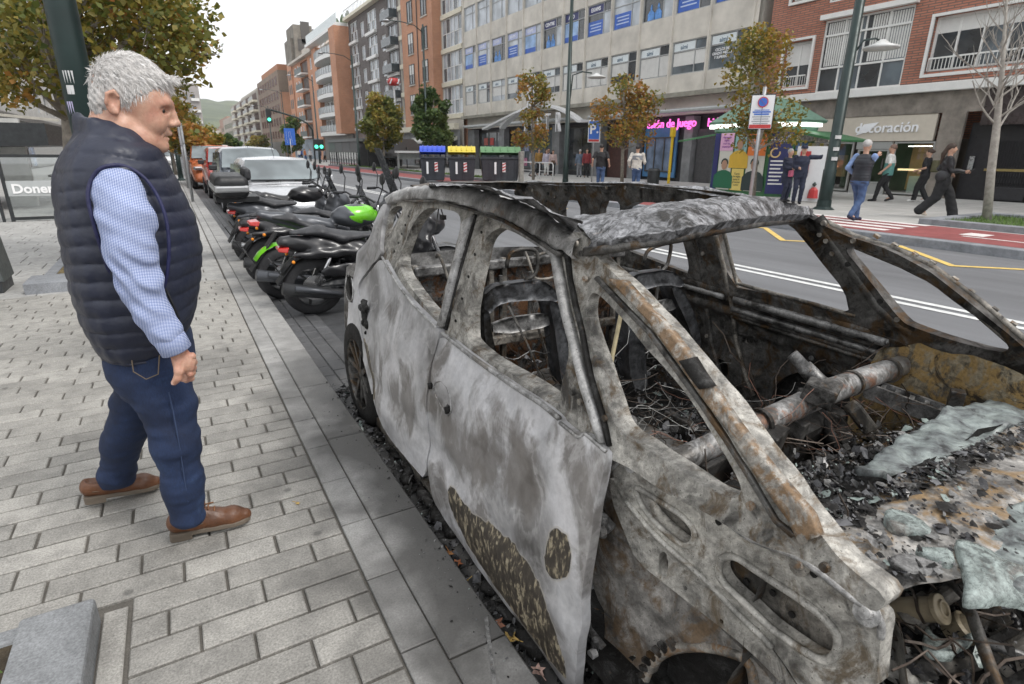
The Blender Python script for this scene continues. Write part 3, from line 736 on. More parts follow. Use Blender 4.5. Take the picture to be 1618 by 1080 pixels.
PINKN=mat('pink_neon',(1.0,.16,.62),.4,var=0,emit=.9)
sg=text('sign_lettering','Salón de Juego',.62,(FX+.05,24.35,3.05),(0,-1,0),(0,0,1),PINKN,G,extrude=.03,font_offset=.004)
sg=text('sign_lettering','bidarte',.58,(FX+.05,20.95,3.0),(0,-1,0),(0,0,1),PINKN,G,extrude=.03,font_offset=.004)
A=thing('arch_sign',(FX-1.2,34.6,3.5),'white arched canopy with tall white letters standing on the front of the grey block','shop sign')
WPM=mat('white_metal',(.74,.75,.76),.35,.1,var=.05)
ar=MB();a0,a1=fy(795,196),fy(948,178)
N_=24
arc=[]
for i in range(N_+1):
 u=i/N_;y=41.2+(30.6-41.2)*u;z=3.3+1.25*math.sin(math.pi*min(1,u*1.05))**.8+.1*u;arc.append((FX-1.1,y,z))
for i in range(N_):ar.bar(arc[i],arc[i+1],.5,.16)
ar.build('arch',WPM,A,recalc=False)
for i,(ch,y,h)in enumerate((('A',35.7,2.6),('R',34.4,1.25),('T',33.45,1.2),('R',32.2,1.25))):
 o=text('letter',ch,h*1.38,(FX-2.0,y,(4.0 if ch=='A' else 3.3)),(0,-1,0),(0,0,1),WPM,A,extrude=.09)
 o.data.transform(Matrix.Translation((0,y-A.location.y,0))@Matrix.Scale(.5,4,(0,1,0))@Matrix.Translation((0,-(y-A.location.y),0)))
ar=MB().bar((FX-1.6,43.2,3.25),(FX-1.2,38.6,4.3),.5,.12).build('wing',WPM,A)
B=thing('brick_building',(FX,8,FZ),'red brick apartment block with white framed windows above the decoration shop','building')
BY0,BY1=-8.0,18.75
gal=(12.75,16.15);W1_=(3.9,12.1);
fl=[4.55,7.7,10.9,14.0]
holes=[]
for i in range(4):
 z0=fl[i]-.25+(.2 if i else 0)
 holes+=[(16.55,17.85,z0,z0+1.75),(7.5,12.0,z0+.05,z0+1.8),(2.0,5.5,z0+.1,z0+1.8),(-4,0,z0+.1,z0+1.8)]
 holes+=[(gal[0],gal[1],z0-.35,z0+2.35)]
wallgrid(B,FX,BY0,BY1,3.95,16.6,holes,BRKR,.35)
bodybox(B,FX+.36,FX+12,BY0,BY1-.02,3.4,16.6,BRKR);bodybox(B,FX+3,FX+12,BY0,BY1-.02,0,3.39,BRKR);bodybox(B,FX+.1,FX+2.99,BY1-.15,BY1-.02,0,3.39,DARKST)
for i in range(4):
 z0=fl[i]-.25+(.2 if i else 0)
 for(a,b)in((16.55,17.85),(7.5,12.0),(2.0,5.5),(-4,0)):
  mb=MB();t=.09
  for q in((a-t,a,z0-.04,z0+1.89),(b,b+t,z0-.04,z0+1.89),(a,b,z0+1.8,z0+1.89),(a-t,b+t,z0-.14,z0-.04)):mb.box((FX-.09,q[0],q[2]),(FX+.04,q[1],q[3]))
  mb.build('window_surround',FRW,B)
 w=win(B,FX+.1,16.55,17.85,z0,z0+1.75,cols=2,gm=[2,2],blind=.52,t=.07)
 w=win(B,FX+.1,9.0,12.0,z0+.05,z0+1.8,cols=4,gm=[2,0,2,2],blind=.28,t=.08)
 MB().box((FX+.05,7.5,z0+.05),(FX+.1,8.98,z0+1.8)).build('tile_panel',mat('pale_tile',(.42,.47,.47),.3,var=.1,scale=6),B)
 win(B,FX+.1,2.0,5.5,z0+.1,z0+1.8,cols=3,gm=[2,0,1],blind=.4);win(B,FX+.1,-4,0,z0+.1,z0+1.8,cols=3,gm=[0,2,1],blind=.6)
 for(a,b,zz_)in((16.7,17.7,z0),(9.1,11.95,z0+.05)):
  r=MB().bar((FX+.02,a,zz_+.42),(FX+.02,b,zz_+.42),.05,.05);n=int((b-a)/.11)
  for k in range(n+1):r.bar((FX+.02,a+(b-a)*k/n,zz_+.02),(FX+.02,a+(b-a)*k/n,zz_+.42),.018,.018)
  r.build('railing',FRW,B,recalc=False)
 a,b=gal;w=win(B,FX-.0,a,b,z0-.35,z0+2.35,cols=4,fr=FRW,gm=[0,2,0,2],t=.07,dep=.1,rows=1)
 for zz_ in(z0+.55,z0+1.75):MB().box((FX+.03,a+.07,zz_),(FX+.09,b-.07,zz_+.07)).build('transom',FRW,w)
 nb_=34
 for k in range(nb_):
  if 14<k<19:continue
  y=a+.12+(b-a-.24)*k/nb_;MB().box((FX+.086,y,z0+.66),(FX+.096,y+.065,z0+2.25)).build('blind_slat',CURT,w,recalc=False)
 MB().box((FX-.25,gal[0]-.1,z0+2.37),(FX+.2,gal[1]+.1,z0+2.55)).build('gallery_slab',FRW,B)
rect(B,'white_ledge',FX,BY0,17.1,3.66,3.95,FRW,.25,.02)
rect(B,'ledge',FX,17.1,BY1,3.8,3.95,CREAM,.1,.02)
MARB=mat('brown_marble',(.22,.195,.17),.35,var=.4,scale=2.2,bmp=.05)
rect(B,'marble_fascia',FX+.12,9.9,BY1,2.95,3.66,MARB,.1)
rect(B,'marble_fascia',FX+.12,BY0,9.9,2.5,3.66,mat('black_marble',(.045,.035,.035),.3,var=.4,scale=2),.1)
rect(B,'pillar',FX+.12,10.35,11.1,0,2.95,MARB,.12)
SIGN=mat('taupe_sign',(.56,.51,.43),.5,var=.05)
def shop_sign(y0,y1):
 rect(B,'sign_board',FX+.2,y0,y1,2.02,2.94,SIGN,.15,.01)
shop_sign(11.25,14.7);shop_sign(14.75,18.6)
text('sign_lettering','decoración',.52,(FX+.02,12.95,2.5),(0,-1,0),(0,0,1),INKW,B,extrude=.02,font_offset=.006)
text('sign_lettering',"ko cocina",.5,(FX+.02,16.9,2.5),(0,-1,0),(0,0,1),INKW,B,extrude=.02,font_offset=.006)
lf=MB().prism([(FX+.03,14.05,2.25),(FX+.03,13.55,2.4),(FX+.03,13.25,2.72),(FX+.03,13.8,2.66),(FX+.03,13.95,2.45)],(-.02,0,0)).build('leaf_emblem',INKW,B)
WARM=mat('lit_shop_interior',(.55,.36,.16),.6,var=.6,scale=.9);WARM2=mat('shop_interior_dark',(.07,.06,.05),.6,var=.5,scale=1)
rect(B,'shop_interior',FX+2.2,9.9,18.6,0,2.1,WARM2,.1)
rect(B,'interior_wall_lit',FX+1.9,11.2,12.7,.2,1.95,WARM,.1);rect(B,'interior_shelf',FX+1.0,11.2,12.6,.95,1.02,mat('glowing_shelf',(1,.75,.4),.5,var=0,emit=1.2),.2)  # shelf glows by emission: lamp light put into its material
rect(B,'interior_lamp',FX+.9,11.6,12.4,1.83,1.86,mat('shop_lamp',(1,.97,.9),.5,var=0,emit=4),.08)
rect(B,'interior_panel',FX+1.2,11.25,12.3,.05,.75,mat('mint_panel',(.5,.62,.58),.5,var=.1),.05)
rect(B,'interior_wall_lit',FX+1.9,15.3,18.2,.6,1.5,WARM,.1)
GLS=clear_glass('shop_glass',(.85,.88,.88),.03,.72)
SH=mat('aluminium_frame',(.46,.46,.45),.4,.4,var=.05)
def glz(y0,y1,z0,z1,nm_='shop_window'):
 mb=MB();t=.06
 for q in((y0,y0+t,z0,z1),(y1-t,y1,z0,z1),(y0+t,y1-t,z0,z0+t),(y0+t,y1-t,z1-t,z1)):mb.box((FX+.1,q[0],q[2]),(FX+.18,q[1],q[3]))
 w=mb.build(nm_,SH,B,recalc=False);MB().quad((FX+.14,y0+t,z0+t),(FX+.14,y0+t,z1-t),(FX+.14,y1-t,z1-t),(FX+.14,y1-t,z0+t)).build('pane',GLS,w,recalc=False);return w
glz(11.15,12.55,.1,2.0);d=glz(12.7,13.9,.45,1.72,'shop_door');MB().box((FX+.08,12.62,.03),(FX+.17,13.98,.44)).build('kick_panel',SH,B)
MB().box((FX+.08,12.62,1.73),(FX+.17,13.98,2.0)).build('transom_panel',SH,B)
MB().box((FX+.0,12.8,1.0),(FX+.04,12.84,1.4)).build('door_handle',FRD,B)
glz(14.1,15.0,.1,2.0);glz(15.1,18.5,.3,2.0)
rect(B,'entrance_wall',FX+.6,4.5,10.3,0,2.6,mat('entrance_black',(.022,.022,.025),.35,var=.3),.1)
rect(B,'gold_rail',FX+.45,5.2,9.6,1.02,1.10,mat('brass',(.42,.33,.14),.35,.7,var=.15),.04)
BL2=mat('iron_black',(.018,.018,.02),.4,.4,var=.2)
for k in range(60):
 y=5.2+k*.075
 if k%20 in(18,19):continue
 MB().bar((FX+.44,y,1.15),(FX+.44,y,2.0),.015,.015).build('grille_bar',BL2,B,recalc=False)
 MB().lathe((FX+.44,y,.55),(0,0,1),[(.01,0),(.026,.1),(.012,.2),(.028,.32),(.01,.45)],5).build('baluster',BL2,B,recalc=False)
for y0 in(5.2,6.7,8.2):rect(B,'door_panel',FX+.46,y0+.1,y0+1.25,.08,.5,mat('door_black',(.03,.03,.033),.35,var=.2),.05,.01)
rect(B,'notice',FX+.42,8.25,8.55,1.55,2.0,mat('yellow_notice',(.62,.52,.2),.5,var=.1),.01);rect(B,'notice_paper',FX+.405,8.3,8.5,1.63,1.88,INKW,.003)
rect(B,'intercom',FX+.42,9.95,10.1,1.05,1.5,mat('steel_intercom',(.4,.42,.42),.3,.5),.03)
rect(B,'entrance_wall',FX+.3,BY0,4.4,0,2.6,DARKST,.1);shopwin(B,-3,3.8,.3,2.3,0,4,fx=FX+.2)
Bd=thing('bay_building',(FX,58,FZ),'orange brick block with tall cream framed glazed bays beside the grey office','building')
holes=[];fz=[4.9,7.75,10.6,13.45,16.3]
for z in fz:holes+=[(50.55,54.9,z,z+2.45),(63.3,66.2,z,z+2.3)]
wallgrid(Bd,FX,50.4,66.4,0,19,holes,STN,.3);bodybox(Bd,FX+.32,FX+12,50.4,66.4,0,19,BRK)
pb=bodybox(Bd,FX-.9,FX+.3,55.0,63.2,4.0,19.2,BRK,'brick_bay')
for z in fz:
 win(Bd,FX,50.55,54.9,z,z+2.45,cols=5,rows=2,fr=FRW,gm=[1,0,1],t=.08);win(Bd,FX,63.3,66.2,z,z+2.3,cols=3,rows=2,fr=CREAM,gm=[1,3],t=.07)
 rect(Bd,'cream_band',FX,50.4,54.95,z-.4,z-.02,CREAM,.12);rect(Bd,'cream_band',FX,63.25,66.4,z-.45,z-.02,CREAM,.12)
 for(a,b)in((56.2,57.6),(59.9,61.3)):
  win(Bd,FX-.97,a,b,z+.3,z+2.2,cols=2,fr=FRD,gm=[2,0],dep=.04,t=.07,blind=rb.choice([0,.3,.5]));rect(Bd,'sill',FX-.9,a-.1,b+.1,z+.18,z+.28,STN,.1)
 MB().bar((FX-.95,58.7,z-.5),(FX-.95,58.7,z+2.4),.08,.08).build('downpipe',FRD,Bd)
rect(Bd,'cream_cornice',FX-.5,50.4,66.4,3.5,4.0,CREAM,.5);rect(Bd,'shop_band',FX-.3,50.6,66.3,0,3.45,mat('shop_grey',(.20,.21,.22),.6,var=.3,scale=1),.1)
shopwin(Bd,51,55,.2,2.4,2,3,fx=FX-.45);shopwin(Bd,57,62,.2,2.6,2,4,fx=FX-.45)
MB().prism([(FX-.4,51,2.9),(FX-1.6,51,2.35),(FX-1.6,51,2.2),(FX-.4,51,2.6)],(0,4.4,0)).build('awning',mat('pale_awning',(.55,.54,.48),.8,var=.1),Bd)
MB().prism([(FX-.4,56.6,2.9),(FX-1.3,56.6,2.5),(FX-1.3,56.6,2.3),(FX-.4,56.6,2.6)],(0,6,0)).build('awning',mat('white_awning',(.66,.66,.62),.8,var=.1),Bd)
Bc=thing('gallery_building',(FX,76,FZ),'dark grey brick block with white banded glass galleries and a roof terrace railing','building')
fz=[4.6,7.3,10.0,12.7,15.4];holes=[]
cw=[(67.0,70.0),(71.0,72.6),(74.2,77.8),(79.2,80.8),(82.2,85.4)]
for z in fz:
 for c in cw:holes.append((c[0],c[1],z,z+(2.3 if c[1]-c[0]>2 else 1.7)))
wallgrid(Bc,FX,66.45,86.4,0,18.1,holes,BRKD,.3);bodybox(Bc,FX+.32,FX+12,66.45,86.4,0,18.1,BRKD)
for z in fz:
 for c in cw:
  wide=c[1]-c[0]>2
  win(Bc,FX,c[0],c[1],z,z+(2.3 if wide else 1.7),cols=4 if wide else 2,rows=2 if wide else 1,fr=FRW if c[0]>68 else FRG,gm=[1,0,1,2]if wide else[1],t=.08)
  if wide:rect(Bc,'white_band',FX,c[0]-.15,c[1]+.15,z-.36,z-.04,FRW,.35)
 rect(Bc,'gallery_base',FX,66.9,70.1,z-.02,z+.8,mat('dark_glass_panel',(.06,.075,.085),.2,var=.2),.9)
rect(Bc,'roof_slab',FX,66.4,86.4,18.1,18.45,CREAM,.7)
mb=MB()
for k in range(34):mb.bar((FX-.6,66.6+k*.6,18.45),(FX-.6,66.6+k*.6,19.3),.05,.05)
mb.bar((FX-.6,66.6,19.3),(FX-.6,86.3,19.3),.06,.06);mb.build('roof_railing',GREYM,Bc,recalc=False)
rect(Bc,'shop_band',FX-.01,66.5,86.3,0,3.9,mat('shop_mixed',(.13,.10,.09),.6,var=.6,scale=.7),.15)
rect(Bc,'red_shopfront',FX-.2,67.2,70.5,.1,3.3,mat('red_shop',(.36,.05,.05),.5,var=.2),.1)
Be=thing('balcony_building',(FX,96,FZ),'tall red brick block with stacked white balconies and a rooftop terrace','building')
bodybox(Be,FX-2.0,FX+12,86.5,89.5,3.9,17.6,BRK,'brick_fin');bodybox(Be,FX+.2,FX+12,89.5,104.6,0,17.4,STN,'back_wall');bodybox(Be,FX-.6,FX+12,104.6,107.6,0,17.4,BRK,'brick_fin')
for z in[4.3,7.0,9.7,12.4,15.0]:
 mb=MB();m_=14;F_=[];
 for k in range(m_+1):
  u=k/m_;y=89.6+14.8*u;x=FX-.7-1.2*math.sin(math.pi*u)**.6;F_.append((x,y))
 for k in range(m_):mb.hexa([(F_[k][0],F_[k][1],z-.55),(FX+.2,F_[k][1],z-.55),(FX+.2,F_[k+1][1],z-.55),(F_[k+1][0],F_[k+1][1],z-.55),(F_[k][0],F_[k][1],z),(FX+.2,F_[k][1],z),(FX+.2,F_[k+1][1],z),(F_[k+1][0],F_[k+1][1],z)])
 bal=mb.build('balcony',FRW,Be,recalc=False);mb=MB()
 for k in range(m_):
  mb.bar((F_[k][0]+.05,F_[k][1],z+.5),(F_[k+1][0]+.05,F_[k+1][1],z+.5),.04,.85)
 mb.build('balustrade',mat('balcony_panel',(.46,.49,.50),.3,var=.2,scale=2),bal,recalc=False)
 mb=MB()
 for k in range(m_+1):MB().bar((F_[k][0],F_[k][1],z),(F_[k][0],F_[k][1],z+1.0),.08,.08).build('balustrade_post',FRG,bal,recalc=False)
 for(a,b)in((90,93),(94,98),(99,102),(102.5,104.3)):win(Be,FX+.12,a,b,z+.05,z+2.0,cols=3,gm=[2,1,0],t=.1,fr=FRW,dep=.0)
rect(Be,'roof_slab',FX,86.5,107.6,17.6,18.0,FRW,1.6)
mb=MB();mb.bar((FX-1.4,87,18.7),(FX-1.4,107,18.7),.05,1.1);mb.build('terrace_glass',mat('terrace_glass',(.5,.56,.56),.2,var=.2),Be)
for k in range(7):MB().lathe((FX+.5,88+k*2.9,18),(0,0,1),[(.25,0),(.45,.5),(.35,1.3),(.05,1.9)],7).build('terrace_plant',mat('terrace_green',(.07,.10,.05),.8,var=.5,scale=3),Be)
rect(Be,'shop_band',FX-.1,86.5,107.5,0,3.8,DARKST,.3)
Bf=thing('paired_window_building',(FX,120,FZ),'orange brick block with paired white windows and a column of small balconies','building')
holes=[];cols_=[(108.6,110),(111,112.4),(122.5,124),(125,126.5)]
fz=[4.2,6.9,9.6,12.3,14.9]
for z in fz:
 for c in cols_:holes.append((c[0],c[1],z,z+1.8))
 holes.append((114.4,120.8,z-.3,z+2.0))
wallgrid(Bf,FX,107.65,128.5,0,17.2,holes,BRK,.5);bodybox(Bf,FX+.52,FX+12,107.65,133,0,17.2,BRK)
for z in fz:
 for c in cols_:win(Bf,FX,c[0],c[1],z,z+1.8,cols=2,gm=[1],t=.14)
 bal=rect(Bf,'balcony',FX,114.4,120.8,z-.45,z-.2,FRW,1.2);mb=MB();mb.bar((FX-1.15,114.5,z+.3),(FX-1.15,120.7,z+.3),.04,.9);mb.build('balustrade',mat('balcony_dark',(.07,.09,.09),.5,var=.4,scale=2),bal)
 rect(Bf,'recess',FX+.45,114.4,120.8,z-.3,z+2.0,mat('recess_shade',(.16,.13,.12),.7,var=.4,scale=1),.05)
bodybox(Bf,FX-.2,FX+12,128.5,133,0,17.8,BRK,'brick_bay')
for z in fz:rect(Bf,'narrow_window',FX-.22,129.4,130.3,z,z+1.7,FRD,.04);rect(Bf,'narrow_window',FX-.22,131.2,132.1,z,z+1.7,FRD,.04)
rect(Bf,'cornice',FX,107.65,128.5,17.2,17.6,STN,.8);bodybox(Bf,FX+2,FX+12,108,128,17.6,20.2,STN,'penthouse')
for k in range(6):rect(Bf,'penthouse_window',FX+2,109+k*3.1,111+k*3.1,17.9,19.5,FRW,.05)
rect(Bf,'shop_band',FX-.1,107.7,133,0,3.6,mat('shop_blue_grey',(.16,.2,.24),.5,var=.5,scale=.6),.2)
T_=thing('stone_tower',(FX+8,128,FZ),'rugged grey stone tower rising behind the orange brick block','building')
STT=mat('tower_stone',(.19,.175,.15),.95,var=.3,scale=.8,bmp=.5,bscale=6)
t0=at(462,35,1,138);t1=at(494,38,1,138);tt=float(t0[2])
bodybox(T_,float(t0[0]),float(at(492,38,1,138)[0]),138,146,15,tt-.3,STT,'tower_shaft')
bodybox(T_,float(at(492,50,1,138)[0]),float(at(515,50,1,138)[0]),138.5,150,15,float(at(500,47,1,138)[2]),STT,'tower_wing')
bodybox(T_,float(at(458,60,1,139)[0]),float(at(464,60,1,139)[0]),139,146,15,float(at(460,60,1,139)[2]),STT,'buttress')
for(px,py,w_,h_)in((482,47,.9,2.6),(497,54,.4,1.6),(502,55,.4,1.8),(477,68,.8,1.4)):
 c=at(px,py,1,137.9);MB().box((c[0]-w_,137.9,c[2]-h_),(c[0]+w_,138.0,c[2]+h_*.6)).build('arched_opening',FRD,T_)
Bg=thing('brown_building',(FX,155,FZ),'brown stone and brick block with a red brick side wall far down the street','building')
xs0=FX;bodybox(Bg,xs0,xs0+16,146,180,0,18.5,BRKB,'wall');bodybox(Bg,xs0+.1,xs0+16,145.7,145.99,0,14.0,BRK,'brick_side_wall');bodybox(Bg,xs0+.8,xs0+14,150,176,18.5,20.2,mat('roof_tile_orange',(.38,.18,.10),.8,var=.2),'roof')
for z in(4.2,7,9.8,12.6,15.6):
 for k in range(8):win(Bg,FX-.12,148+k*4.0,150+k*4.0,z,z+1.8,cols=2,gm=[2,0],t=.16,fr=mat('red_brown_frame',(.16,.07,.05),.6),dep=.06)
 MB().box((FX+6,145.55,z),(FX+11,145.69,z+1.6)).build('side_window',WIN[0],Bg);MB().box((FX+5.8,145.4,z-.3),(FX+11.2,145.69,z-.05)).build('side_sill',FRW,Bg)
rect(Bg,'shop_band',FX-.01,146,180,0,3.5,DARKST,.2)
Bh=thing('grey_balcony_building',(FX,215,FZ),'long pale grey block with rows of cream balconies at the far end of the street','building')
bodybox(Bh,FX,FX+14,181,258,0,17.2,mat('pale_render',(.36,.33,.29),.8,var=.25,scale=.4),'wall');bodybox(Bh,FX+2,FX+14,183,240,17.2,19,STN,'penthouse')
for z in(4,6.7,9.4,12.1,14.6):
 for y in(183,199,216,236):
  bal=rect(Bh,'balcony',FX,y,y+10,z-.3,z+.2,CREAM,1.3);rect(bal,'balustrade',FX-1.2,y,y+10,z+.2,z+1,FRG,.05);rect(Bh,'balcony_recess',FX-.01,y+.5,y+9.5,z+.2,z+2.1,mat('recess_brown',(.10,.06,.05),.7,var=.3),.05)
 for y in(194,197,210.5,213,227,230,233,248,252):win(Bh,FX-.1,y,y+1.6,z,z+1.8,cols=2,gm=[1,0],t=.15,dep=.05)
for i,(y0,y1,h,c)in enumerate(((260,300,14,(.40,.36,.31)),(303,345,16,(.35,.22,.17)))):
 q=thing('distant_building',(FX,(y0+y1)/2,0),['cream block closing the far end of the street','brownish block beyond the cream block at the street end'][i],'building');bodybox(q,FX+2*i,FX+16,y0,y1,0,h,mat('distant_wall_%d'%i,c,.8,var=.2,scale=.3),'wall')
 for z in(4,7,10):
  for k in range(8):rect(q,'window',FX+2*i-.01,y0+2+k*4.4,y0+4+k*4.4,z,z+1.8,WIN[0],.04)
for i,(px0,px1,py0,py1,Y,c)in enumerate(((352,378,202,218,520,(.50,.38,.32)),(366,384,206,226,480,(.6,.56,.5)),(330,350,205,214,560,(.55,.5,.45)),(315,334,205,232,260,(.48,.48,.46)),(336,350,222,231,300,(.42,.24,.2)))):
 a,b=at(px0,py1+8,1,Y),at(px1,py0,1,Y);q=thing('hillside_house',((a[0]+b[0])/2,Y,0),['pinkish terrace of flats at the foot of the far wooded hill','cream flats against the hill beside the far grey block','pale low house on the slope of the hill','white slab block beside the tall lamp posts','small reddish house between the trees below the hill'][i],'building')
 MB().box((a[0],Y,-1),(b[0],Y+14,b[2])).build('wall',mat('house_wall_%d'%i,c,.8,var=.1),q);MB().box((a[0]-.5,Y-.6,b[2]),(b[0]+.5,Y+14.5,b[2]+.8)).build('roof',mat('tile_roof',(.32,.17,.11),.8),q)
 nn_=max(3,int((b[0]-a[0])/4.5));
 for r in range(max(1,int(b[2]/3.2))):
  for k in range(nn_):x=a[0]+(b[0]-a[0])*(k+.3)/nn_;MB().box((x,Y-.1,r*3.2+1),(x+(b[0]-a[0])/nn_*.4,Y+.05,r*3.2+2.5)).build('window',WIN[0],q,recalc=False)
LB=thing('tower_block',(2,190,0),'tall grey residential tower block seen between the tree and the lamp posts','building')
tl,tr=at(281,130,1,190),at(313,136,1,190)
LBm=mat('tower_concrete',(.33,.31,.30),.85,var=.15,scale=.3)
bodybox(LB,float(tl[0])-4,float(tr[0]),190,205,0,float(at(300,131,1,190)[2]),LBm,'wall');hh=float(at(300,131,1,190)[2])
for z in np.arange(3,hh-2,2.9):
 for k in range(6):
  x=float(tr[0])-1.2-k*1.75;MB().box((x-.9,189.9,z),(x,190.05,z+1.3)).build('window',WIN[(k+int(z))%3],LB,recalc=False)
 MB().box((float(tr[0])-2.2,189.4,z-.4),(float(tr[0])-.2,190.0,z+.3)).build('balcony',FRW,LB,recalc=False)
LX=-9.0
L=thing('corner_shops',(LX,25,0),'grey block with kebab shop windows, black fascia and red awning on the left','building')
bodybox(L,LX-10,LX-.35,12,90,0,17,STN,'side_wall')
lw=[(y,y+2.2,z,z+1.7)for z in(4.4,7.4,10.4,13.4)for y in range(14,88,4)]
def wg(parent,fx,Y0,Y1,Z0,Z1,holes,m):
 o=wallgrid(parent,fx,Y0,Y1,Z0,Z1,holes,m,-.3);return o
wg(L,LX,12,90,3.6,17,lw,mat('left_stone',(.42,.41,.39),.85,var=.12,scale=1))
for a,b,c,d in lw:
 if a<60:
  mb=MB()
  for q in((a,a+.1,c,d),(b-.1,b,c,d),(a+.1,b-.1,c,c+.1),(a+.1,b-.1,d-.1,d),((a+b)/2-.04,(a+b)/2+.04,c+.1,d-.1)):mb.box((LX-.2,q[0],q[2]),(LX-.1,q[1],q[3]))
  w=mb.build('window',FRW,L,recalc=False);MB().box((LX-.22,a,c),(LX-.2,b,d)).build('pane',WIN[rb.choice([0,1,2])],w,recalc=False)
 else:MB().box((LX-.22,a,c),(LX-.2,b,d)).build('window',WIN[rb.choice([0,1,2])],L,recalc=False)
MB().box((LX-.4,12,0),(LX-.2,90,3.6)).build('shop_wall',mat('shop_wall_grey',(.36,.36,.35),.6,var=.2),L)
for k,y in enumerate(range(13,60,3)):
 MB().box((LX-.2,y,.1),(LX-.1,y+.28,3.0)).build('shop_post',FRD,L,recalc=False)
 MB().box((LX-.19,y+.3,.15),(LX-.16,y+2.95,2.9)).build('shop_pane',WIN[[0,1,0,3][k%4]],L,recalc=False)
MB().box((LX-.1,12.2,2.95),(LX+1.4,21,3.35)).build('black_canopy',BLACKM,L)
MB().box((LX-.1,12.5,3.36),(LX+.2,88,3.75)).build('fascia',DARKST,L)
MB().prism([(LX,22.5,3.0),(LX+1.7,22.5,2.35),(LX+1.7,22.5,2.2),(LX,22.5,2.8)],(0,6,0)).build('red_awning',mat('red_awning',(.45,.06,.08),.8,var=.2),L)
for(y,z,c)in((24,1.6,(.65,.2,.05)),(27,1.9,(.2,.1,.8)),(30,1.2,(.6,.1,.1)),(21,1.2,(.5,.5,.48)),(33,1.6,(.1,.3,.5))):
 MB().box((LX+.05,y,z),(LX+.12,y+.8,z+.8)).build('shop_poster',mat('lposter_%d'%int(y),c,.5,var=.5,scale=5),L)
text('sign_lettering','DONER KEBAB',.4,(LX+.25,19,3.55),(0,1,0),(0,0,1),INKW,L)
hz=MB().box((-1400,-50,-1.6),(1400,1900,170)).build('haze',None);hz['kind']='stuff';hz['label']='thin grey autumn haze over the street'
hm_=bpy.data.materials.new('haze');hm_.use_nodes=True;t_=hm_.node_tree;t_.nodes.remove(t_.nodes['Principled BSDF']);pv=t_.nodes.new('ShaderNodeVolumePrincipled')
pv.inputs['Color'].default_value=(1,1,1,1);pv.inputs['Density'].default_value=.00026;pv.inputs['Anisotropy'].default_value=.2
t_.links.new(pv.outputs[0],t_.nodes['Material Output'].inputs['Volume']);hz.data.materials.append(hm_)
# ============================ street furniture
def yat(px,X,py=262):return float(at(px,py,0,X)[1])
def lamp(px,X,top,label,side=-1,arm=1.6,armz=None,r=.09,low=None,py=262,m=DGREEN,Y=None,grp='lamp posts along the street'):
 Y=yat(px,X,py)if Y is None else Y
 t=thing('street_lamp',(X,Y,GZ),label,'lamp post',grp);h=top
 MB().tube([(X,Y,-.05),(X,Y,1.1),(X,Y,1.12),(X,Y,h)],[r*1.15,r*1.1,r,r*.55],14).build('pole',m,t,smooth=True)
 MB().lathe((X,Y,0),(0,0,1),[(r*1.9,-.04),(r*1.9,.05),(r*1.25,.12),(r*1.2,.3)],14).build('base_collar',m,t)
 for z,L in((h,arm),)+(((low,1.0),)if low else()):
  s_=side if z==h else-side;a=MB().tube([(X,Y,z-.5),(X+s_*.25*L,Y,z-.12),(X+s_*.6*L,Y,z),(X+s_*L,Y,z)],.03,8).build('arm',m,t,smooth=True)
  MB().lathe((X+s_*(L+.12),Y,z-.06),(0,0,1),[(0,-.06),(.20,-.05),(.26,0),(.18,.07),(.05,.10),(0,.1)],14).build('lamp_head',GREYM,t,smooth=True)
 return t
p=at(103,0,1,4.6)
t=thing('street_lamp',(float(at(126,150,1,4.6)[0]),4.6,0),'thick dark green steel post with small stickers right behind the grey haired man','lamp post');X0=t.location.x
MB().tube([(X0,4.6,-.02),(X0,4.6,2.62),(X0,4.6,2.64),(X0,4.6,9)],[.088,.080,.076,.06],32).build('pole',DGREEN,t,smooth=True)
MB().tube([(X0,4.6,2.60),(X0,4.6,2.65)],.081,32).build('joint_ring',DGREEN,t,smooth=True);MB().lathe((X0,4.6,0),(0,0,1),[(.14,0),(.14,.06),(.1,.1)],24).build('base_collar',DGREEN,t)
STK=mat('sticker',(.55,.55,.55),.6,var=.1)
def curved(Xc,Yc,r,a0,a1,z0,z1,n=8):
 mb=MB()
 for k in range(n):
  b0=a0+(a1-a0)*k/n;b1=a0+(a1-a0)*(k+1)/n;mb.quad(*[(Xc+r*math.cos(b),Yc+r*math.sin(b),z)for b,z in((b0,z0),(b1,z0),(b1,z1),(b0,z1))])
 return mb
curved(X0,4.6,.082,-2.35,-1.55,1.84,1.91).build('sticker',STK,t,recalc=False);curved(X0,4.6,.0825,-2.25,-1.75,1.78,1.83).build('sticker',STK,t,recalc=False);curved(X0,4.6,.0825,-2.6,-2.05,1.55,1.74).build('sticker',mat('lilac_sticker',(.45,.42,.62),.6),t,recalc=False)
lamp(1300,15.7,9,'massive dark green lamp post with stickers in front of the kitchen shop',1,1.5,r=.15,py=333,low=None)
q=bpy.context.scene.objects
t=[o for o in COL.objects if o.get('label','').startswith('massive dark green')][0];Yp=t.location.y
MB().tube([(15.84,Yp,4.0),(16.0,Yp-.1,4.3),(16.25,Yp-.25,4.35),(16.35,Yp-.3,4.3)],.025,8).build('arm',DGREEN,t,smooth=True);MB().lathe((16.4,Yp-.35,4.1),(0,0,1),[(0,0),(.42,0),(.42,.05),(.2,.12),(.06,.22),(0,.22)],20).build('lamp_head',mat('lantern_white',(.6,.61,.6),.4),t,smooth=True)
for z in(1.35,1.6,1.9):curved(15.7,Yp,.165,3.6,4.6,z,z+.09).build('sticker',STK,t,recalc=False)
t=lamp(893,16.6,9.2,'slim dark green lamp post between the two orange trees',1,1.5,r=.12,py=292,low=None)
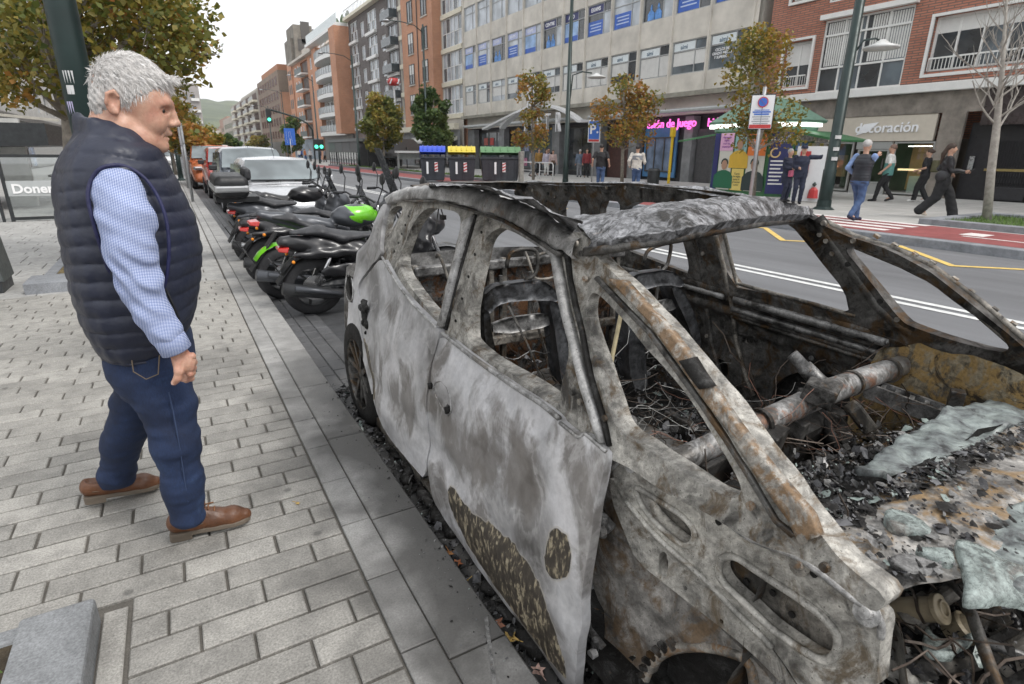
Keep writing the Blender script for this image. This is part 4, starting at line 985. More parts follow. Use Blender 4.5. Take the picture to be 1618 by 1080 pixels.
Yp=t.location.y;MB().tube([(16.7,Yp,3.9),(16.8,Yp,4.9),(17.2,Yp-.2,5.05),(17.6,Yp-.4,5.0)],.03,8).build('side_arm',DGREEN,t,smooth=True);MB().lathe((17.8,Yp-.5,4.8),(0,0,1),[(0,0),(.42,0),(.42,.05),(.2,.12),(0,.22)],16).build('side_lamp',MC['lantern_white'],t,smooth=True)
lamp(676,16.2,9.6,'dark lamp post with a long arm in front of the orange brick block',-1,2.4,r=.10,low=None);lamp(568,15.6,9.6,'dark lamp post rising from the corner of the glazed terrace',-1,2.6,r=.12)
lamp(506,15.8,9.6,'lamp post before the balcony block, further away than the terrace post',-1,2.4,r=.1);lamp(457,15.8,9.8,'distant double lamp post standing before the brown block',-1,2.6,r=.1);lamp(434,15.8,8.5,'faint lamp post farthest down the far pavement',-1,2.2,r=.1)
lamp(328,.45,11.5,'tall dark lamp post leaning over the parked orange van',-1,1.8,r=.1,Y=34,low=6.5);lamp(308,.3,10.0,'tall dark lamp post just left of the one by the orange van',-1,1.6,r=.1,Y=46,low=6)
def post(parent,X,Y,z1,r=.03,m=GREYM,z0=0):return MB().cyl((X,Y,z0),(X,Y,z1),r,n=12).build('post',m,parent,smooth=True)
BLUES=mat('sign_blue',(.03,.14,.55),.4,var=.05);REDS=mat('sign_red',(.5,.04,.04),.4,var=.05);SW=mat('sign_white',(.78,.79,.8),.4,var=.03)
def facesign(X,Y,w,z0,z1,yaw=None):
 """board facing the road user: returns right, normal vectors"""
 d=Vector((-X,-Y,0)).normalized()if yaw is None else Vector((math.sin(yaw),-math.cos(yaw),0));r=Vector((-d.y,d.x,0));return r,d
def board(name,X,Y,w,z0,z1,r,d,m,parent,off=0.0,th=.02,bev=0):
 c=Vector((X,Y,0))+d*(off+.03);P=[c-r*w/2,c+r*w/2];pts=[P[0]+Vector((0,0,z0)),P[1]+Vector((0,0,z0)),P[1]+Vector((0,0,z1)),P[0]+Vector((0,0,z1))]
 return MB().prism(pts,-d*th).build(name,m,parent,bevel=bev)
X,Y=18.65,24.1;t=thing('parking_sign',(X,Y,FZ),'blue and white P parking sign on a thin grey post','road sign');post(t,X,Y,3.2);r,d=facesign(X,Y,.6,0,0)
board('board',X,Y,.60,2.0,3.05,r,d,SW,t,bev=.01);board('blue_panel',X,Y,.52,2.16,3.0,r,d,BLUES,t,.012);board('red_panel',X,Y,.52,2.04,2.14,r,d,REDS,t,.012)
c=Vector((X,Y,2.6))+d*.06;text('letter','P',.62,c-r*.07,r,(0,0,1),SW,t,font_offset=.015);s=MB().cyl(c+r*.16+Vector((0,0,-.12)),c+r*.16+Vector((0,0,-.12))+d*.005,.05,n=12).build('symbol',SW,t)
X=13.7;Y=yat(1188,X,290);t=thing('parking_zone_sign',(X,Y,FZ),'white sign board with a blue disc on a leaning grey post near the kiosk','road sign');post(t,X,Y,3.15,.045);r,d=facesign(X,Y,.6,0,0)
zt=float(at(1198,149,0,X)[2]);zb=float(at(1198,205,0,X)[2]);wS=.55
board('board',X,Y,wS+.04,zb,zt,r,d,BLACKM,t);board('white_panel',X,Y,wS,zb+.03,zt-.03,r,d,SW,t,.012);board('red_panel',X,Y,wS-.02,zb+.04,zb+.13,r,d,REDS,t,.02)
c=Vector((X,Y,zt-.20))+d*.07;MB().cyl(c,c+d*.006,.13,n=24).build('red_ring',REDS,t);MB().cyl(c,c+d*.009,.105,n=24).build('blue_disc',BLUES,t);MB().bar(c+d*.012-r*.07+Vector((0,0,.07)),c+d*.012+r*.07-Vector((0,0,.07)),.02,.004).build('red_slash',REDS,t)
for k in range(7):z=zt-.40-k*.055;board('print_line',X,Y,wS*(.8 if k%2 else.66),z,z+(.035 if k in(1,2)else.018),r,d,BLUES if k in(0,1,2)else mat('sign_ink',(.25,.27,.3),.5,var=0),t,.022,.004)
X,Y=22.0,yat(1057,22.0,278);t=thing('yellow_post',(X,Y,FZ),'bright yellow pole standing in front of the closed shutter','post');MB().cyl((X,Y,FZ),(X,Y,2.5),.07,n=12).build('post',mat('post_yellow',(.7,.48,.02),.5),t);MB().box((X-.1,Y-.1,2.3),(X+.1,Y+.1,2.75)).build('cap',mat('post_yellow',(.7,.48,.02)),t)
X,Y=14.6,70;t=thing('lane_sign',(X,yat(463,X),FZ),'blue rectangular lane sign with white arrows far down the street','road sign');Y=t.location.y;post(t,X,Y,3,.06);r,d=facesign(X,Y,1,0,0)
board('board',X,Y,1.35,2.2,4.3,r,d,BLUES,t);
for k,(dx,h)in enumerate(((-.42,1.5),(-.12,1.5),(.3,1.5))):
 c=Vector((X,Y,0))+d*.05+r*dx;MB().bar(c+Vector((0,0,2.4)),c+Vector((.0,0,2.4+h))+(r*-.25 if k==2 else r*0),.1,.01).build('arrow',SW,t)
X=14.8;Y=yat(499,X);t=thing('traffic_signal',(X,Y,FZ),'traffic light mast whose curved arm reaches over the road with a green light','traffic light');GLOW=mat('green_lamp',(.1,1,.6),.4,var=0,emit=1.2)
zz1=float(at(494,196,0,X)[2]);hd=at(424,180,1,Y);pts=[(X,Y,0),(X,Y,zz1-.6),(X-.5,Y,zz1+.1),(X-1.6,Y,zz1+.7),(float(hd[0])+.3,Y,float(hd[2])+.45)];MB().tube(chaikin_([tuple(p)for p in pts])if 0 else pts,.09,8).build('mast',DGREEN,t,smooth=True)
MB().box((float(hd[0])-.25,Y-.2,float(hd[2])-.9),(float(hd[0])+.25,Y+.2,float(hd[2])+.55)).build('signal_head',BLACKM,t,bevel=.03);MB().cyl((float(hd[0]),Y-.2,float(hd[2])-.55),(float(hd[0]),Y-.28,float(hd[2])-.55),.17,n=16).build('green_light',GLOW,t)
for px in(499.5,507.5):
 c=at(px,227,1,Y-.5);MB().box((c[0]-.3,Y-.5,c[2]-.75),(c[0]+.3,Y-.1,c[2]+.5)).build('signal_head',BLACKM,t,bevel=.03);MB().cyl((c[0],Y-.5,c[2]-.3),(c[0],Y-.58,c[2]-.3),.2,n=14).build('green_light',GLOW,t)
for(X,Y,z,lb)in((.47,19.9,2.6,'grey sign post with an edge-on board, nearest on the pavement edge'),(.55,27,2.6,'second grey sign post behind the nearest one')):
 t=thing('sign_post',(X,Y,0),lb,'road sign');post(t,X,Y,z,.04);MB().box((X-.025,Y-.3,z-.95),(X+.03,Y+.3,z)).build('board',GREYM,t,bevel=.01)
X=19;Y=yat(629,X);t=thing('round_sign',(X,Y,FZ),'red oval sign on a thin white pole before the grey brick block','shop sign');zc=float(at(629,127,0,X)[2]);MB().cyl((X,Y,0),(X,Y,zc),.09,n=8).build('post',WPM,t);s=MB().lathe((X,Y,zc-.5),(0,0,1),[(0,.15),(.4,.2),(.6,.5),(.4,.8),(0,.85)],16).build('sign_body',mat('sign_red',(.5,.04,.04)),t,smooth=True)
for k in range(5):a=k*1.25;MB().bar((X+.57*math.cos(a),Y+.57*math.sin(a),zc-.2),(X+.57*math.cos(a+.4),Y+.57*math.sin(a+.4),zc+.2),.12,.1).build('white_mark',SW,t)
def container(px,X,Y,w,colr,lidn,label,sticker,rz):
 t=thing('waste_container',(X,Y,0.0),label,'waste bin','waste containers at the kerb');D=mat('container_grey',(.035,.04,.05),.5,var=.2);Lm=mat(lidn,colr,.4,var=.06);h=1.18;dp=1.0
 R=Matrix.Rotation(rz,3,'Z');T=lambda x,y,z:tuple(Vector((X,Y,0))+R@Vector((x,y,z)))
 a,b=w/2*.86,w/2;MB().hexa([T(-a,-.4,.12),T(a,-.4,.12),T(a,.4,.12),T(-a,.4,.12),T(-b,-.5,h),T(b,-.5,h),T(b,.5,h),T(-b,.5,h)]).build('body',D,t,bevel=.04)
 for k in range(int(w/.32)):
  x=-b*.9+k*.32;MB().hexa([T(x,-.43,.2),T(x+.08,-.43,.2),T(x+.08,-.40,.2),T(x,-.40,.2),T(x,-.53,h-.08),T(x+.08,-.53,h-.08),T(x+.08,-.49,h-.08),T(x,-.49,h-.08)]).build('rib',D,t)
 MB().hexa([T(-b-.05,-.56,h),T(b+.05,-.56,h),T(b+.05,.56,h),T(-b-.05,.56,h),T(-b-.05,-.56,h+.08),T(b+.05,-.56,h+.08),T(b+.05,.56,h+.08),T(-b-.05,.56,h+.08)]).build('rim',D,t)
 rings=[]
 for k in range(9):
  u=k/8;y=-.55+1.05*u;z=h+.08+.5*math.sin(math.pi*min(1,u*.9+.08))**.6;rings.append([T(-b,y,z),T(b,y,z)])
 mb=MB();mb.loft(rings,closed=False)
 for s_ in(-b,b):mb.add([T(s_,-.55,h+.08)]+[T(s_,-.55+1.05*k/8,h+.08+.5*math.sin(math.pi*min(1,k/8*.9+.08))**.6)for k in range(9)]+[T(s_,.5,h+.08)],[tuple(range(11))])
 lid=mb.build('lid',Lm,t,recalc=False)
 for k in range(5):
  x=-b*.75+k*b*.37;mb=MB();P=[]
  for j in range(7):
   u=j/8+.05;P.append(T(x,-.55+1.05*u,h+.09+.5*math.sin(math.pi*min(1,u*.9+.08))**.6))
  mb.tube(P,.03,5);mb.build('lid_ridge',Lm,lid)
 board_=MB().hexa([T(-.02+sticker,-.535,.55),T(.14+sticker,-.535,.55),T(.14+sticker,-.52,.55),T(-.02+sticker,-.52,.55),T(-.02+sticker,-.56,1.0),T(.14+sticker,-.56,1.0),T(.14+sticker,-.54,1.0),T(-.02+sticker,-.54,1.0)]).build('hazard_plate',SW,t)
 for k in range(3):z=.58+k*.14;MB().add([T(-.02+sticker,-.566,z),T(.14+sticker,-.566,z+.07),T(.14+sticker,-.57,z+.13),T(-.02+sticker,-.57,z+.07)],[(0,1,2,3)]).build('red_stripe',REDS,board_,recalc=False)
 MB().hexa([T(sticker-.42,-.53,.45),T(sticker-.32,-.53,.45),T(sticker-.32,-.52,.45),T(sticker-.42,-.52,.45),T(sticker-.42,-.565,1.02),T(sticker-.32,-.565,1.02),T(sticker-.32,-.55,1.02),T(sticker-.42,-.55,1.02)]).build('label_plate',SW,t)
 for s_ in(-1,1):MB().cyl(T(s_*a*.8,-.35,.0),T(s_*a*.8,-.25,.0),.1).build('castor',BLACKM,t)
rz=math.radians(-24)
container(0,11.5,27.8,1.25,(.03,.08,.55),'lid_blue','dark waste container with a bright blue lid, leftmost of the three',.1,rz);container(0,12.75,27.1,1.35,(.62,.50,.05),'lid_yellow','dark waste container with a yellow lid between the blue and green ones',.1,rz);container(0,14.55,26.4,2.0,(.10,.22,.10),'lid_green','wide dark waste container with a domed green lid',.1,rz)
t=thing('bollard_post',(15.2,25.4,FZ),'weathered short wooden post in front of the green lidded container','post');MB().box((15.1,25.3,0),(15.32,25.5,1.55)).build('post',mat('weathered_wood',(.25,.24,.22),.9,var=.3,scale=8),t,bevel=.02)
for i,(px,X)in enumerate(((838,18.6),(858,18.6))):
 Y=yat(px,X,285);t=thing('bike_rack',(X,Y,FZ),['light steel bike hoop nearest the green container','light steel bike hoop beside the thin tree'][i],'bike stand','steel hoops on the far pavement');MB().tube([(X,Y-1.0,0),(X,Y-1.0,.85),(X,Y-.9,.95),(X,Y+.9,.95),(X,Y+1.0,.85),(X,Y+1.0,0)],.03,8).build('hoop',WPM,t,smooth=True);MB().bar((X,Y-1,.5),(X,Y+1,.5),.03,.03).build('cross_bar',WPM,t)
X=17.2;Y=yat(1010,X,290);t=thing('litter_bin',(X,Y,FZ),'dark cylindrical litter bin behind the man in the pale sweater','litter bin');MB().lathe((X+.4,Y-.4,0),(0,0,1),[(.2,0),(.24,.05),(.26,.8),(.22,.9),(.2,.9)],18).build('bin_body',BLACKM,t,smooth=True)
X=17;Y=yat(650,X);t=thing('info_panel',(X,Y,FZ),'grey information panel with pale roof beside the blue lidded bin','info panel');zt=float(at(650,236,0,X)[2]);MB().box((X-1.0,Y-.1,.9),(X+1.0,Y+.1,zt-.3)).build('panel',mat('panel_grey',(.22,.23,.23),.4,var=.2),t);MB().box((X-1.2,Y-.4,zt-.25),(X+1.2,Y+.4,zt-.1)).build('roof',WPM,t)
for s_ in(-1,1):MB().box((X+s_*1.05-.06,Y-.06,0),(X+s_*1.05+.06,Y+.06,zt-.2)).build('leg',GREYM,t)
X=16;Y0,Y1=yat(568,X),yat(522,X);t=thing('terrace_enclosure',(X+2,(Y0+Y1)/2,FZ),'grey boarded glazed bar terrace on the far pavement','terrace');zt=float(at(545,219,0,X)[2]);zm=float(at(545,240,0,X)[2]);CH=mat('charcoal_board',(.10,.105,.11),.6,var=.1)
for k in range(4):a=Y0+(Y1-Y0)*k/4;MB().box((X,a+.05,zm),(X+.1,a+(Y1-Y0)/4-.05,zt-.3)).build('panel',CH,t)
MB().box((X-.1,Y0-.2,zt-.28),(X+4.5,Y1+.2,zt)).build('roof',mat('terrace_roof',(.16,.17,.17),.6),t)
for k in range(13):a=Y0+(Y1-Y0)*k/12;MB().box((X+.02,a-.05,0),(X+.1,a+.05,zm)).build('post',BLACKM,t)
MB().box((X+.05,Y0,.1),(X+.07,Y1,zm)).build('glass_wall',clear_glass('terrace_clear',(.7,.74,.75),.05,.6),t);MB().box((X+.02,Y0-.05,.1),(X+4.3,Y0,zt-.3)).build('end_wall',mat('terrace_end',(.08,.08,.085),.4,var=.4,scale=1),t)
MB().prism([(X+.5,Y0-.3,zt),(X-.2,Y0-7,zt-1.6),(X-.2,Y0-7,zt-1.75),(X+.5,Y0-.3,zt-.2)],(5,0,0)).build('black_awning',BLACKM,t)
for k in range(5):MB().cyl((X+.5+k*.9,Y0-1.5-k,0),(X+.5+k*.9,Y0-1.5-k,zt-.8),.05,n=6).build('awning_post',BLACKM,t)
KX=18.5;ky1=yat(1127,KX,260);ky0=yat(1212,KX,260);kz=2.55
K=thing('newspaper_kiosk',(KX+1.4,(ky0+ky1)/2,FZ),'green octagonal kiosk with lit eaves and tall portrait posters','kiosk');KG=mat('kiosk_green',(.05,.17,.07),.45,var=.15);KR=mat('kiosk_roof',(.13,.24,.18),.5,var=.15)
c=.55;xs=KX+1.7;fp_=[(KX,ky0),(KX,ky1),(KX+c,ky1+c),(xs,ky1+c),(xs+c,ky1),(xs+c,ky0),(xs,ky0-c),(KX+c,ky0-c)]
MB().prism([(x,y,FZ)for x,y in fp_],(0,0,kz-.1)).build('body',KG,K)
cx_,cy_=sum(p[0]for p in fp_)/8,sum(p[1]for p in fp_)/8
def kring(f,z):return[(cx_+(x-cx_)*f,cy_+(y-cy_)*f,z)for x,y in fp_]
MB().loft([kring(1.02,2.3),kring(1.05,kz),kring(1.16,kz+.02),kring(1.18,kz+.09),kring(.55,kz+.75),kring(.2,kz+.95)]).build('roof',KR,K)
LIT=mat('tube_light',(1,1,.96),.4,var=0,emit=1.6)
nf=len(fp_)
for i in(0,6,7,1):
 a,b=Vector((*kring(1.09,0)[i][:2],kz-.06)),Vector((*kring(1.09,0)[(i+1)%nf][:2],kz-.06));L_=(b-a).length;k=max(1,int(L_/.9))
 for j in range(k):p0=a+(b-a)*((j+.12)/k);p1=a+(b-a)*((j+.88)/k);MB().bar(p0,p1,.2,.12).build('eave_light',LIT,K)
def kposter(u0,u1,z0,z1,m,X=KX-.03,nm_='poster'):return MB().box((X-.015,ky1+(ky0-ky1)*u1,z0),(X,ky1+(ky0-ky1)*u0,z1)).build(nm_,m,K)
PM=lambda n,c_,e=0:mat(n,c_,.45,var=.04)
skin_p=PM('print_skin',(.42,.25,.17));dk=PM('print_dark',(.02,.04,.035));
kposter(.0,.10,.2,2.25,PM('print_navy',(.03,.035,.14)));kposter(.12,.37,.2,2.25,PM('print_cream',(.62,.62,.56)));kposter(.12,.37,1.62,2.24,PM('print_pink',(.72,.42,.62)),KX-.05)
kposter(.40,.62,1.0,2.25,PM('print_teal',(.28,.50,.50)));kposter(.40,.62,.2,.98,PM('print_yellow',(.75,.60,.18)),KX-.04);kposter(.65,.96,.2,2.25,PM('print_cream',(.62,.62,.56)));kposter(.65,.96,1.45,2.24,PM('print_orange',(.80,.22,.05)),KX-.05)
def pfig(u,z,s,top,hair,X=KX-.055):
 yc=ky1+(ky0-ky1)*u;mk=lambda pts,m_,dx,n_:MB().prism([(X-dx,yc+a*s,z+b*s)for a,b in pts],(-.006,0,0)).build(n_,m_,K)
 mk([(-.5,0),(-.48,.5),(-.3,.68),(-.1,.74),(.1,.74),(.3,.68),(.5,.5),(.5,0)],top,0,'printed_torso');mk([(.15*math.cos(a),.95+.2*math.sin(a))for a in np.linspace(0,6.0,12)],skin_p,.008,'printed_face');mk([(.19*math.cos(a),1.02+.2*math.sin(a))for a in np.linspace(-.2,3.34,9)],hair,.004,'printed_hair')
pfig(.245,.25,.9,PM('print_green',(.02,.14,.07)),dk);pfig(.50,1.0,.85,PM('print_mustard',(.65,.42,.05)),PM('print_brown',(.16,.08,.04)));pfig(.80,.22,.95,PM('print_charcoal',(.03,.05,.05)),dk)
INKO=mat('white_ink',(.85,.85,.85),.5,var=0)
for(u,z,s,tx,m_)in((.245,1.93,.11,'Aprende\ninglés\ncon los\nexpertos',mat('violet_ink',(.2,.03,.3),.5,var=0)),(.51,.6,.10,'Curso\nde inglés\npara el\npróximo\ncurso',dk),(.80,1.85,.13,'Aprende\na hablar\ninglés de\nverdad',INKO)):
 text('print_lettering',tx,s,(KX-.075,ky1+(ky0-ky1)*u,z),(0,-1,0),(0,0,1),m_,K,extrude=.002)
a,b=Vector((KX,ky0,0)),Vector((KX+c,ky0-c,0));r=(b-a).normalized();nrm=Vector((-r.y,r.x,0));nrm=nrm if nrm.x<0 else-nrm;mid=(a+b)/2+nrm*.04
MB().prism([a+nrm*.03+r*.04+Vector((0,0,.15)),b+nrm*.03-r*.04+Vector((0,0,.15)),b+nrm*.03-r*.04+Vector((0,0,2.25)),a+nrm*.03+r*.04+Vector((0,0,2.25))],nrm*.01).build('poster',PM('print_navy',(.03,.035,.14)),K)
text('print_lettering','BRITISH\nCOUNCIL',.12,mid+nrm*.02+r*.12+Vector((0,0,2.02)),r,(0,0,1),INKO,K,extrude=.002)
for i,j in((0,0),(1,0),(0,1),(1,1)):p=mid+nrm*.015-r*(.34-.08*i)+Vector((0,0,2.06-.08*j));MB().cyl(p,p+nrm*.004,.032,n=10).build('logo_dot',INKO,K)
s=MB().tube([mid+nrm*.02-r*.18+r*.15*math.cos(q)+Vector((0,0,1.55+.15*math.sin(q)))for q in np.linspace(1.2,6.6,14)],.028,6).build('printed_swirl',PM('print_gold',(.72,.52,.25)),K)
for k in range(7):z=1.25-k*.13;MB().prism([mid+nrm*.015-r*.3+Vector((0,0,z)),mid+nrm*.015+r*(.18-.06*(k%3))+Vector((0,0,z)),mid+nrm*.015+r*(.18-.06*(k%3))+Vector((0,0,z+.05)),mid+nrm*.015-r*.3+Vector((0,0,z+.05))],nrm*.004).build('print_line',INKO,K)
rq=random.Random(9);ys=ky0-c-.03
for i in range(8):
 for j in range(3):x=KX+c+.06+i*.23;MB().box((x,ys-.02,1.35+j*.3),(x+.2,ys,1.6+j*.3)).build('magazine',mat('mag_%d'%rq.randrange(7),[(.5,.1,.1),(.6,.55,.4),(.1,.2,.4),(.55,.5,.5),(.5,.4,.1),(.2,.35,.2),(.65,.65,.62)][rq.randrange(7)],.5,var=.6,scale=14),K)
MB().prism([(KX+c,ys,2.3),(KX+c,ys-1.5,1.98),(KX+c,ys-1.5,1.92),(KX+c,ys,2.2)],(2.0,0,0)).build('awning',KG,K);MB().prism([(KX+.1,ky1,2.2),(KX-.8,ky1+.9,1.95),(KX-.2,ky1+1.8,1.95),(KX+.8,ky1+.8,2.2)],(0,0,.06)).build('awning',KG,K)
for(X,Y,w,lb,red)in((17.6,yat(1270,17.6,320),.85,'magazine board with a red block and a girl in red beside the kiosk',True),(18.4,yat(1299,18.4,320),.32,'plain white notice board beside the green lamp post',False)):
 t=thing('advert_board',(X,Y,FZ),lb,'advert board');r,d=facesign(X,Y,w,0,0);board('board',X,Y,w,.08,1.75,r,d,SW,t,th=.05)
 if red:
  board('red_block',X-.1,Y+.14,.3,.85,1.6,r,d,REDS,t,.05);p=Vector((X,Y,0))+d*.07+r*.22;MB().lathe(p+Vector((0,0,.18)),(0,0,1),[(.16,0),(.13,.25),(.05,.34)],8).build('printed_figure',REDS,t);MB().lathe(p+Vector((0,0,.52)),(0,0,1),[(0,0),(.07,.08),(0,.17)],8).build('printed_head',dk,t)
 for k in range(6):board('print_line',X+.2,Y-.07,w*.35,.75+k*.13,.80+k*.13,r,d,mat('sign_ink',(.25,.27,.3)),t,.04,.004)
t=thing('terrace_screen',(-2.7,15.7,0),'black framed glass terrace screen with a pale band reading Doner Kebab','glass screen');a,b=at(22,350,2,0),at(150,345,2,0)
a=Vector((float(a[0]),float(a[1]),0));b=Vector((float(b[0]),float(b[1]),0));r=(b-a).normalized();H_=float(at(0,245,1,a.y)[2]);zz=lambda py:float(at(60,py,1,a.y)[2])
def fr(p,q,w=.06,n='frame'):MB().bar(p,q,w,w).build(n,BLACKM,t)
fr(a,a+Vector((0,0,zz(246))));fr(b,b+Vector((0,0,zz(246))));fr(a+Vector((0,0,.06)),b+Vector((0,0,.06)));fr(a+Vector((0,0,zz(246))),b+Vector((0,0,zz(246))))
MB().prism([a+Vector((0,0,.1)),b+Vector((0,0,.1)),b+Vector((0,0,zz(248))),a+Vector((0,0,zz(248)))],(0,.01,0)).build('pane',clear_glass('screen_glass',(.9,.93,.93),.02,.88),t)
BAND=mat('frosted_band',(.42,.44,.44),.6,var=.05);MB().prism([a+Vector((0,-.01,zz(309))),b+Vector((0,-.01,zz(309))),b+Vector((0,-.01,zz(285))),a+Vector((0,-.01,zz(285)))],(0,-.004,0)).build('band',BAND,t)
text('lettering','Doner Kebab',.26,a+r*.82+Vector((0,-.03,zz(298))),r,(0,0,1),INKO,t,extrude=.002,font_offset=.008)
t=thing('terrace_screen',(-4.2,15.8,0),'second black framed glass screen at the far left edge behind the dark cabinet','glass screen');a2=a+Vector((-.15,0,0));b2=a+Vector((-2.2,-.5,0));a_,b_=a2,b2
for p,q in((a2,a2+Vector((0,0,1.3))),(b2,b2+Vector((0,0,1.3))),(a2+Vector((0,0,1.3)),b2+Vector((0,0,1.3)))):MB().bar(p,q,.05,.05).build('frame',BLACKM,t)
MB().prism([a2+Vector((0,0,.1)),b2+Vector((0,0,.1)),b2+Vector((0,0,1.28)),a2+Vector((0,0,1.28))],(0,.01,0)).build('pane',MC['screen_glass'],t)
t=thing('terrace_canopy',(-6,20,0),'black flat awning over the shop terrace at the left edge','awning');z0=float(at(40,208,1,18)[2]);c0,c1=at(-60,200,1,18),at(72,205,1,18);MB().prism([(c0[0]-2,18,c0[2]+.1),(c1[0],18,c1[2]+.15),(c1[0],18,c1[2]-.35),(c0[0]-2,18,c0[2]-.5)],(0,5,0)).build('roof_panel',BLACKM,t)
MB().bar((c0[0]-2,18,c0[2]+.5),(c1[0]+.3,18,c1[2]+.22),.06,.06).build('edge_bar',mat('beige_bar',(.4,.38,.33),.6),t)
for x in(-8.5,-6.9,-5.2):MB().box((x,18.5,0),(x+.22,18.7,3.0)).build('post',BLACKM,t)
for i,(x,y)in enumerate(((-2.2,17.2),(-1.9,17.6))):
 t=thing('bar_stool',(x,y,0),['tall dark bar stool behind the glass screen','tall dark bar table frame behind the stool at the glass screen'][i],'stool');
 for dx,dy in((-.2,-.2),(.2,-.2),(.2,.2),(-.2,.2)):MB().bar((x+dx*1.15,y+dy*1.15,0),(x+dx*.8,y+dy*.8,.85+.2*i),.035,.035).build('leg',BLACKM,t)
 MB().box((x-.22,y-.22,.85+.2*i),(x+.22,y+.22,.9+.2*i)).build('seat',BLACKM,t);MB().box((x-.2,y-.22,.4),(x+.2,y-.18,.44)).build('foot_rest',BLACKM,t)
p=at(8,463,2,0);t=thing('dark_cabinet',(float(p[0])-.25,float(p[1])+.2,0),'dark green grey cabinet foot standing at the left edge of the pavement','cabinet');x,y=t.location.x,t.location.y
MB().hexa([(x-.3,y-.2,.12),(x+.27,y-.2,.12),(x+.27,y+.3,.12),(x-.3,y+.3,.12),(x-.3,y-.2,1.0),(x+.20,y-.2,1.0),(x+.2,y+.3,1.0),(x-.3,y+.3,1.0)]).build('body',mat('cabinet_grey',(.07,.08,.078),.5),t,bevel=.01);MB().box((x-.3,y-.19,0),(x+.24,y+.3,.12)).build('plinth',BLACKM,t)
t=thing('info_column',(float(at(24,265,1,20)[0]),20,0),'slim pale poster column behind the terrace screens','poster column');x=t.location.x;MB().box((x-.3,20,0),(x+.3,20.2,2.2)).build('panel',mat('pale_column',(.5,.5,.48),.5),t)
# ============================ trees
BARK=mat('bark',(.22,.195,.165),.9,var=.35,scale=12,bmp=.8,bscale=40)
def leaves(name,pts,size,m,parent,seed,fold=.35,tone=None):
 rg=np.random.RandomState(seed);n=len(pts);pts=np.asarray(pts,float);nr=rg.normal(size=(n,3));nr[:,2]=np.abs(nr[:,2])+.3;nr/=np.linalg.norm(nr,axis=1)[:,None]
 u=np.cross(nr,rg.normal(size=(n,3)));u/=np.linalg.norm(u,axis=1)[:,None];w=np.cross(nr,u);s=size*rg.uniform(.6,1.3,n)[:,None]
 a=pts-u*s*.55;b=pts+w*s*.45+nr*s*fold*.3;c=pts+u*s*.6-nr*s*.15;d=pts-w*s*.45+nr*s*fold*.3
 V=np.stack([a,b,c,d],1).reshape(-1,3);F=np.arange(4*n).reshape(-1,4);me=fastmesh(name,V,F)
 t=rg.uniform(0,1,n)if tone is None else tone;at_=me.attributes.new('tone','FLOAT','POINT');at_.data.foreach_set('value',np.repeat(t,4).astype(np.float32))
 return link(name,me,m,parent)
def tree(X,Y,z0,base_pts,clumps,n,size,m,label,seed,tr=.09,grp='street trees',br=True,sparse=1.0,kind='street_tree'):
 """clumps: (x, y, z, r) foliage masses; trunk through base_pts"""
 t=thing(kind,(X,Y,z0),label,'tree',grp);rg=np.random.RandomState(seed);k=len(base_pts)
 MB().tube(base_pts,[tr*(1-.6*i/(k-1))for i in range(k)],10).build('trunk',BARK,t,smooth=True);mb=MB();P=[];T=[]
 for i,(x,y,z,r)in enumerate(clumps):
  j=min(k-1,max(1,int(np.searchsorted([b[2]for b in base_pts],z-.8*r-.3))));a=Vector(base_pts[j]);b=Vector((x,y,z));mid=(a+b)/2+Vector((0,0,-.1*r));rr=tr*.35
  if br:mb.tube([a,mid,b],[rr,rr*.6,rr*.25],5,cap=False)
  for _ in range(4):
   e=b+Vector(rg.normal(size=3)*r*.33);mb.tube([mid+(b-mid)*rg.uniform(.2,1),e],[rr*.3,.004],4,cap=False)
  m_=int(n*r**2/sum(c[3]**2 for c in clumps));d=rg.normal(size=(m_,3));d/=np.linalg.norm(d,axis=1)[:,None];rad=r*rg.uniform(.25,1,m_)**.45;q=d*rad[:,None]*np.array([1,1,.8]);sub=rg.normal(size=(max(3,m_//25),3));sub/=np.linalg.norm(sub,axis=1)[:,None]
  pull=sub[rg.randint(0,len(sub),m_)]*r*.8;q=q*.7+pull*.5;P.append(q+np.array([x,y,z]));T.append(np.clip(rg.uniform(0,1)**1.4*.55+rg.uniform(0,.5,m_),0,1))
 mb.build('limbs',BARK,t,recalc=False)
 if n:leaves('crown',np.concatenate(P),size,m,t,seed,tone=np.concatenate(T))
 return t
L1=leafmat('leaf_autumn',[(.07,.10,.022),(.14,.16,.03),(.26,.20,.035),(.14,.15,.03),(.34,.21,.04),(.38,.15,.035)])
L2=leafmat('leaf_orange',[(.13,.16,.03),(.24,.22,.04),(.38,.24,.05),(.42,.17,.05),(.28,.22,.05)]);L3=leafmat('leaf_olive',[(.10,.14,.035),(.19,.20,.045),(.30,.26,.05),(.40,.26,.06)]);L4=leafmat('leaf_green',[(.05,.095,.03),(.09,.15,.045),(.14,.19,.05),(.19,.22,.06)]);L5=leafmat('leaf_yellow',[(.10,.12,.025),(.22,.19,.03),(.34,.24,.04),(.30,.15,.03)])
Yt=9.2;b0=at(113,190,1,Yt);bx=[(-.95,Yt,-.05),(-1.05,Yt,1.0),tuple(b0),tuple(at(95,140,1,Yt)),tuple(at(78,90,1,Yt)),tuple(at(66,20,1,Yt)),tuple(at(58,-60,1,Yt))]
cl=[];rg=np.random.RandomState(8)
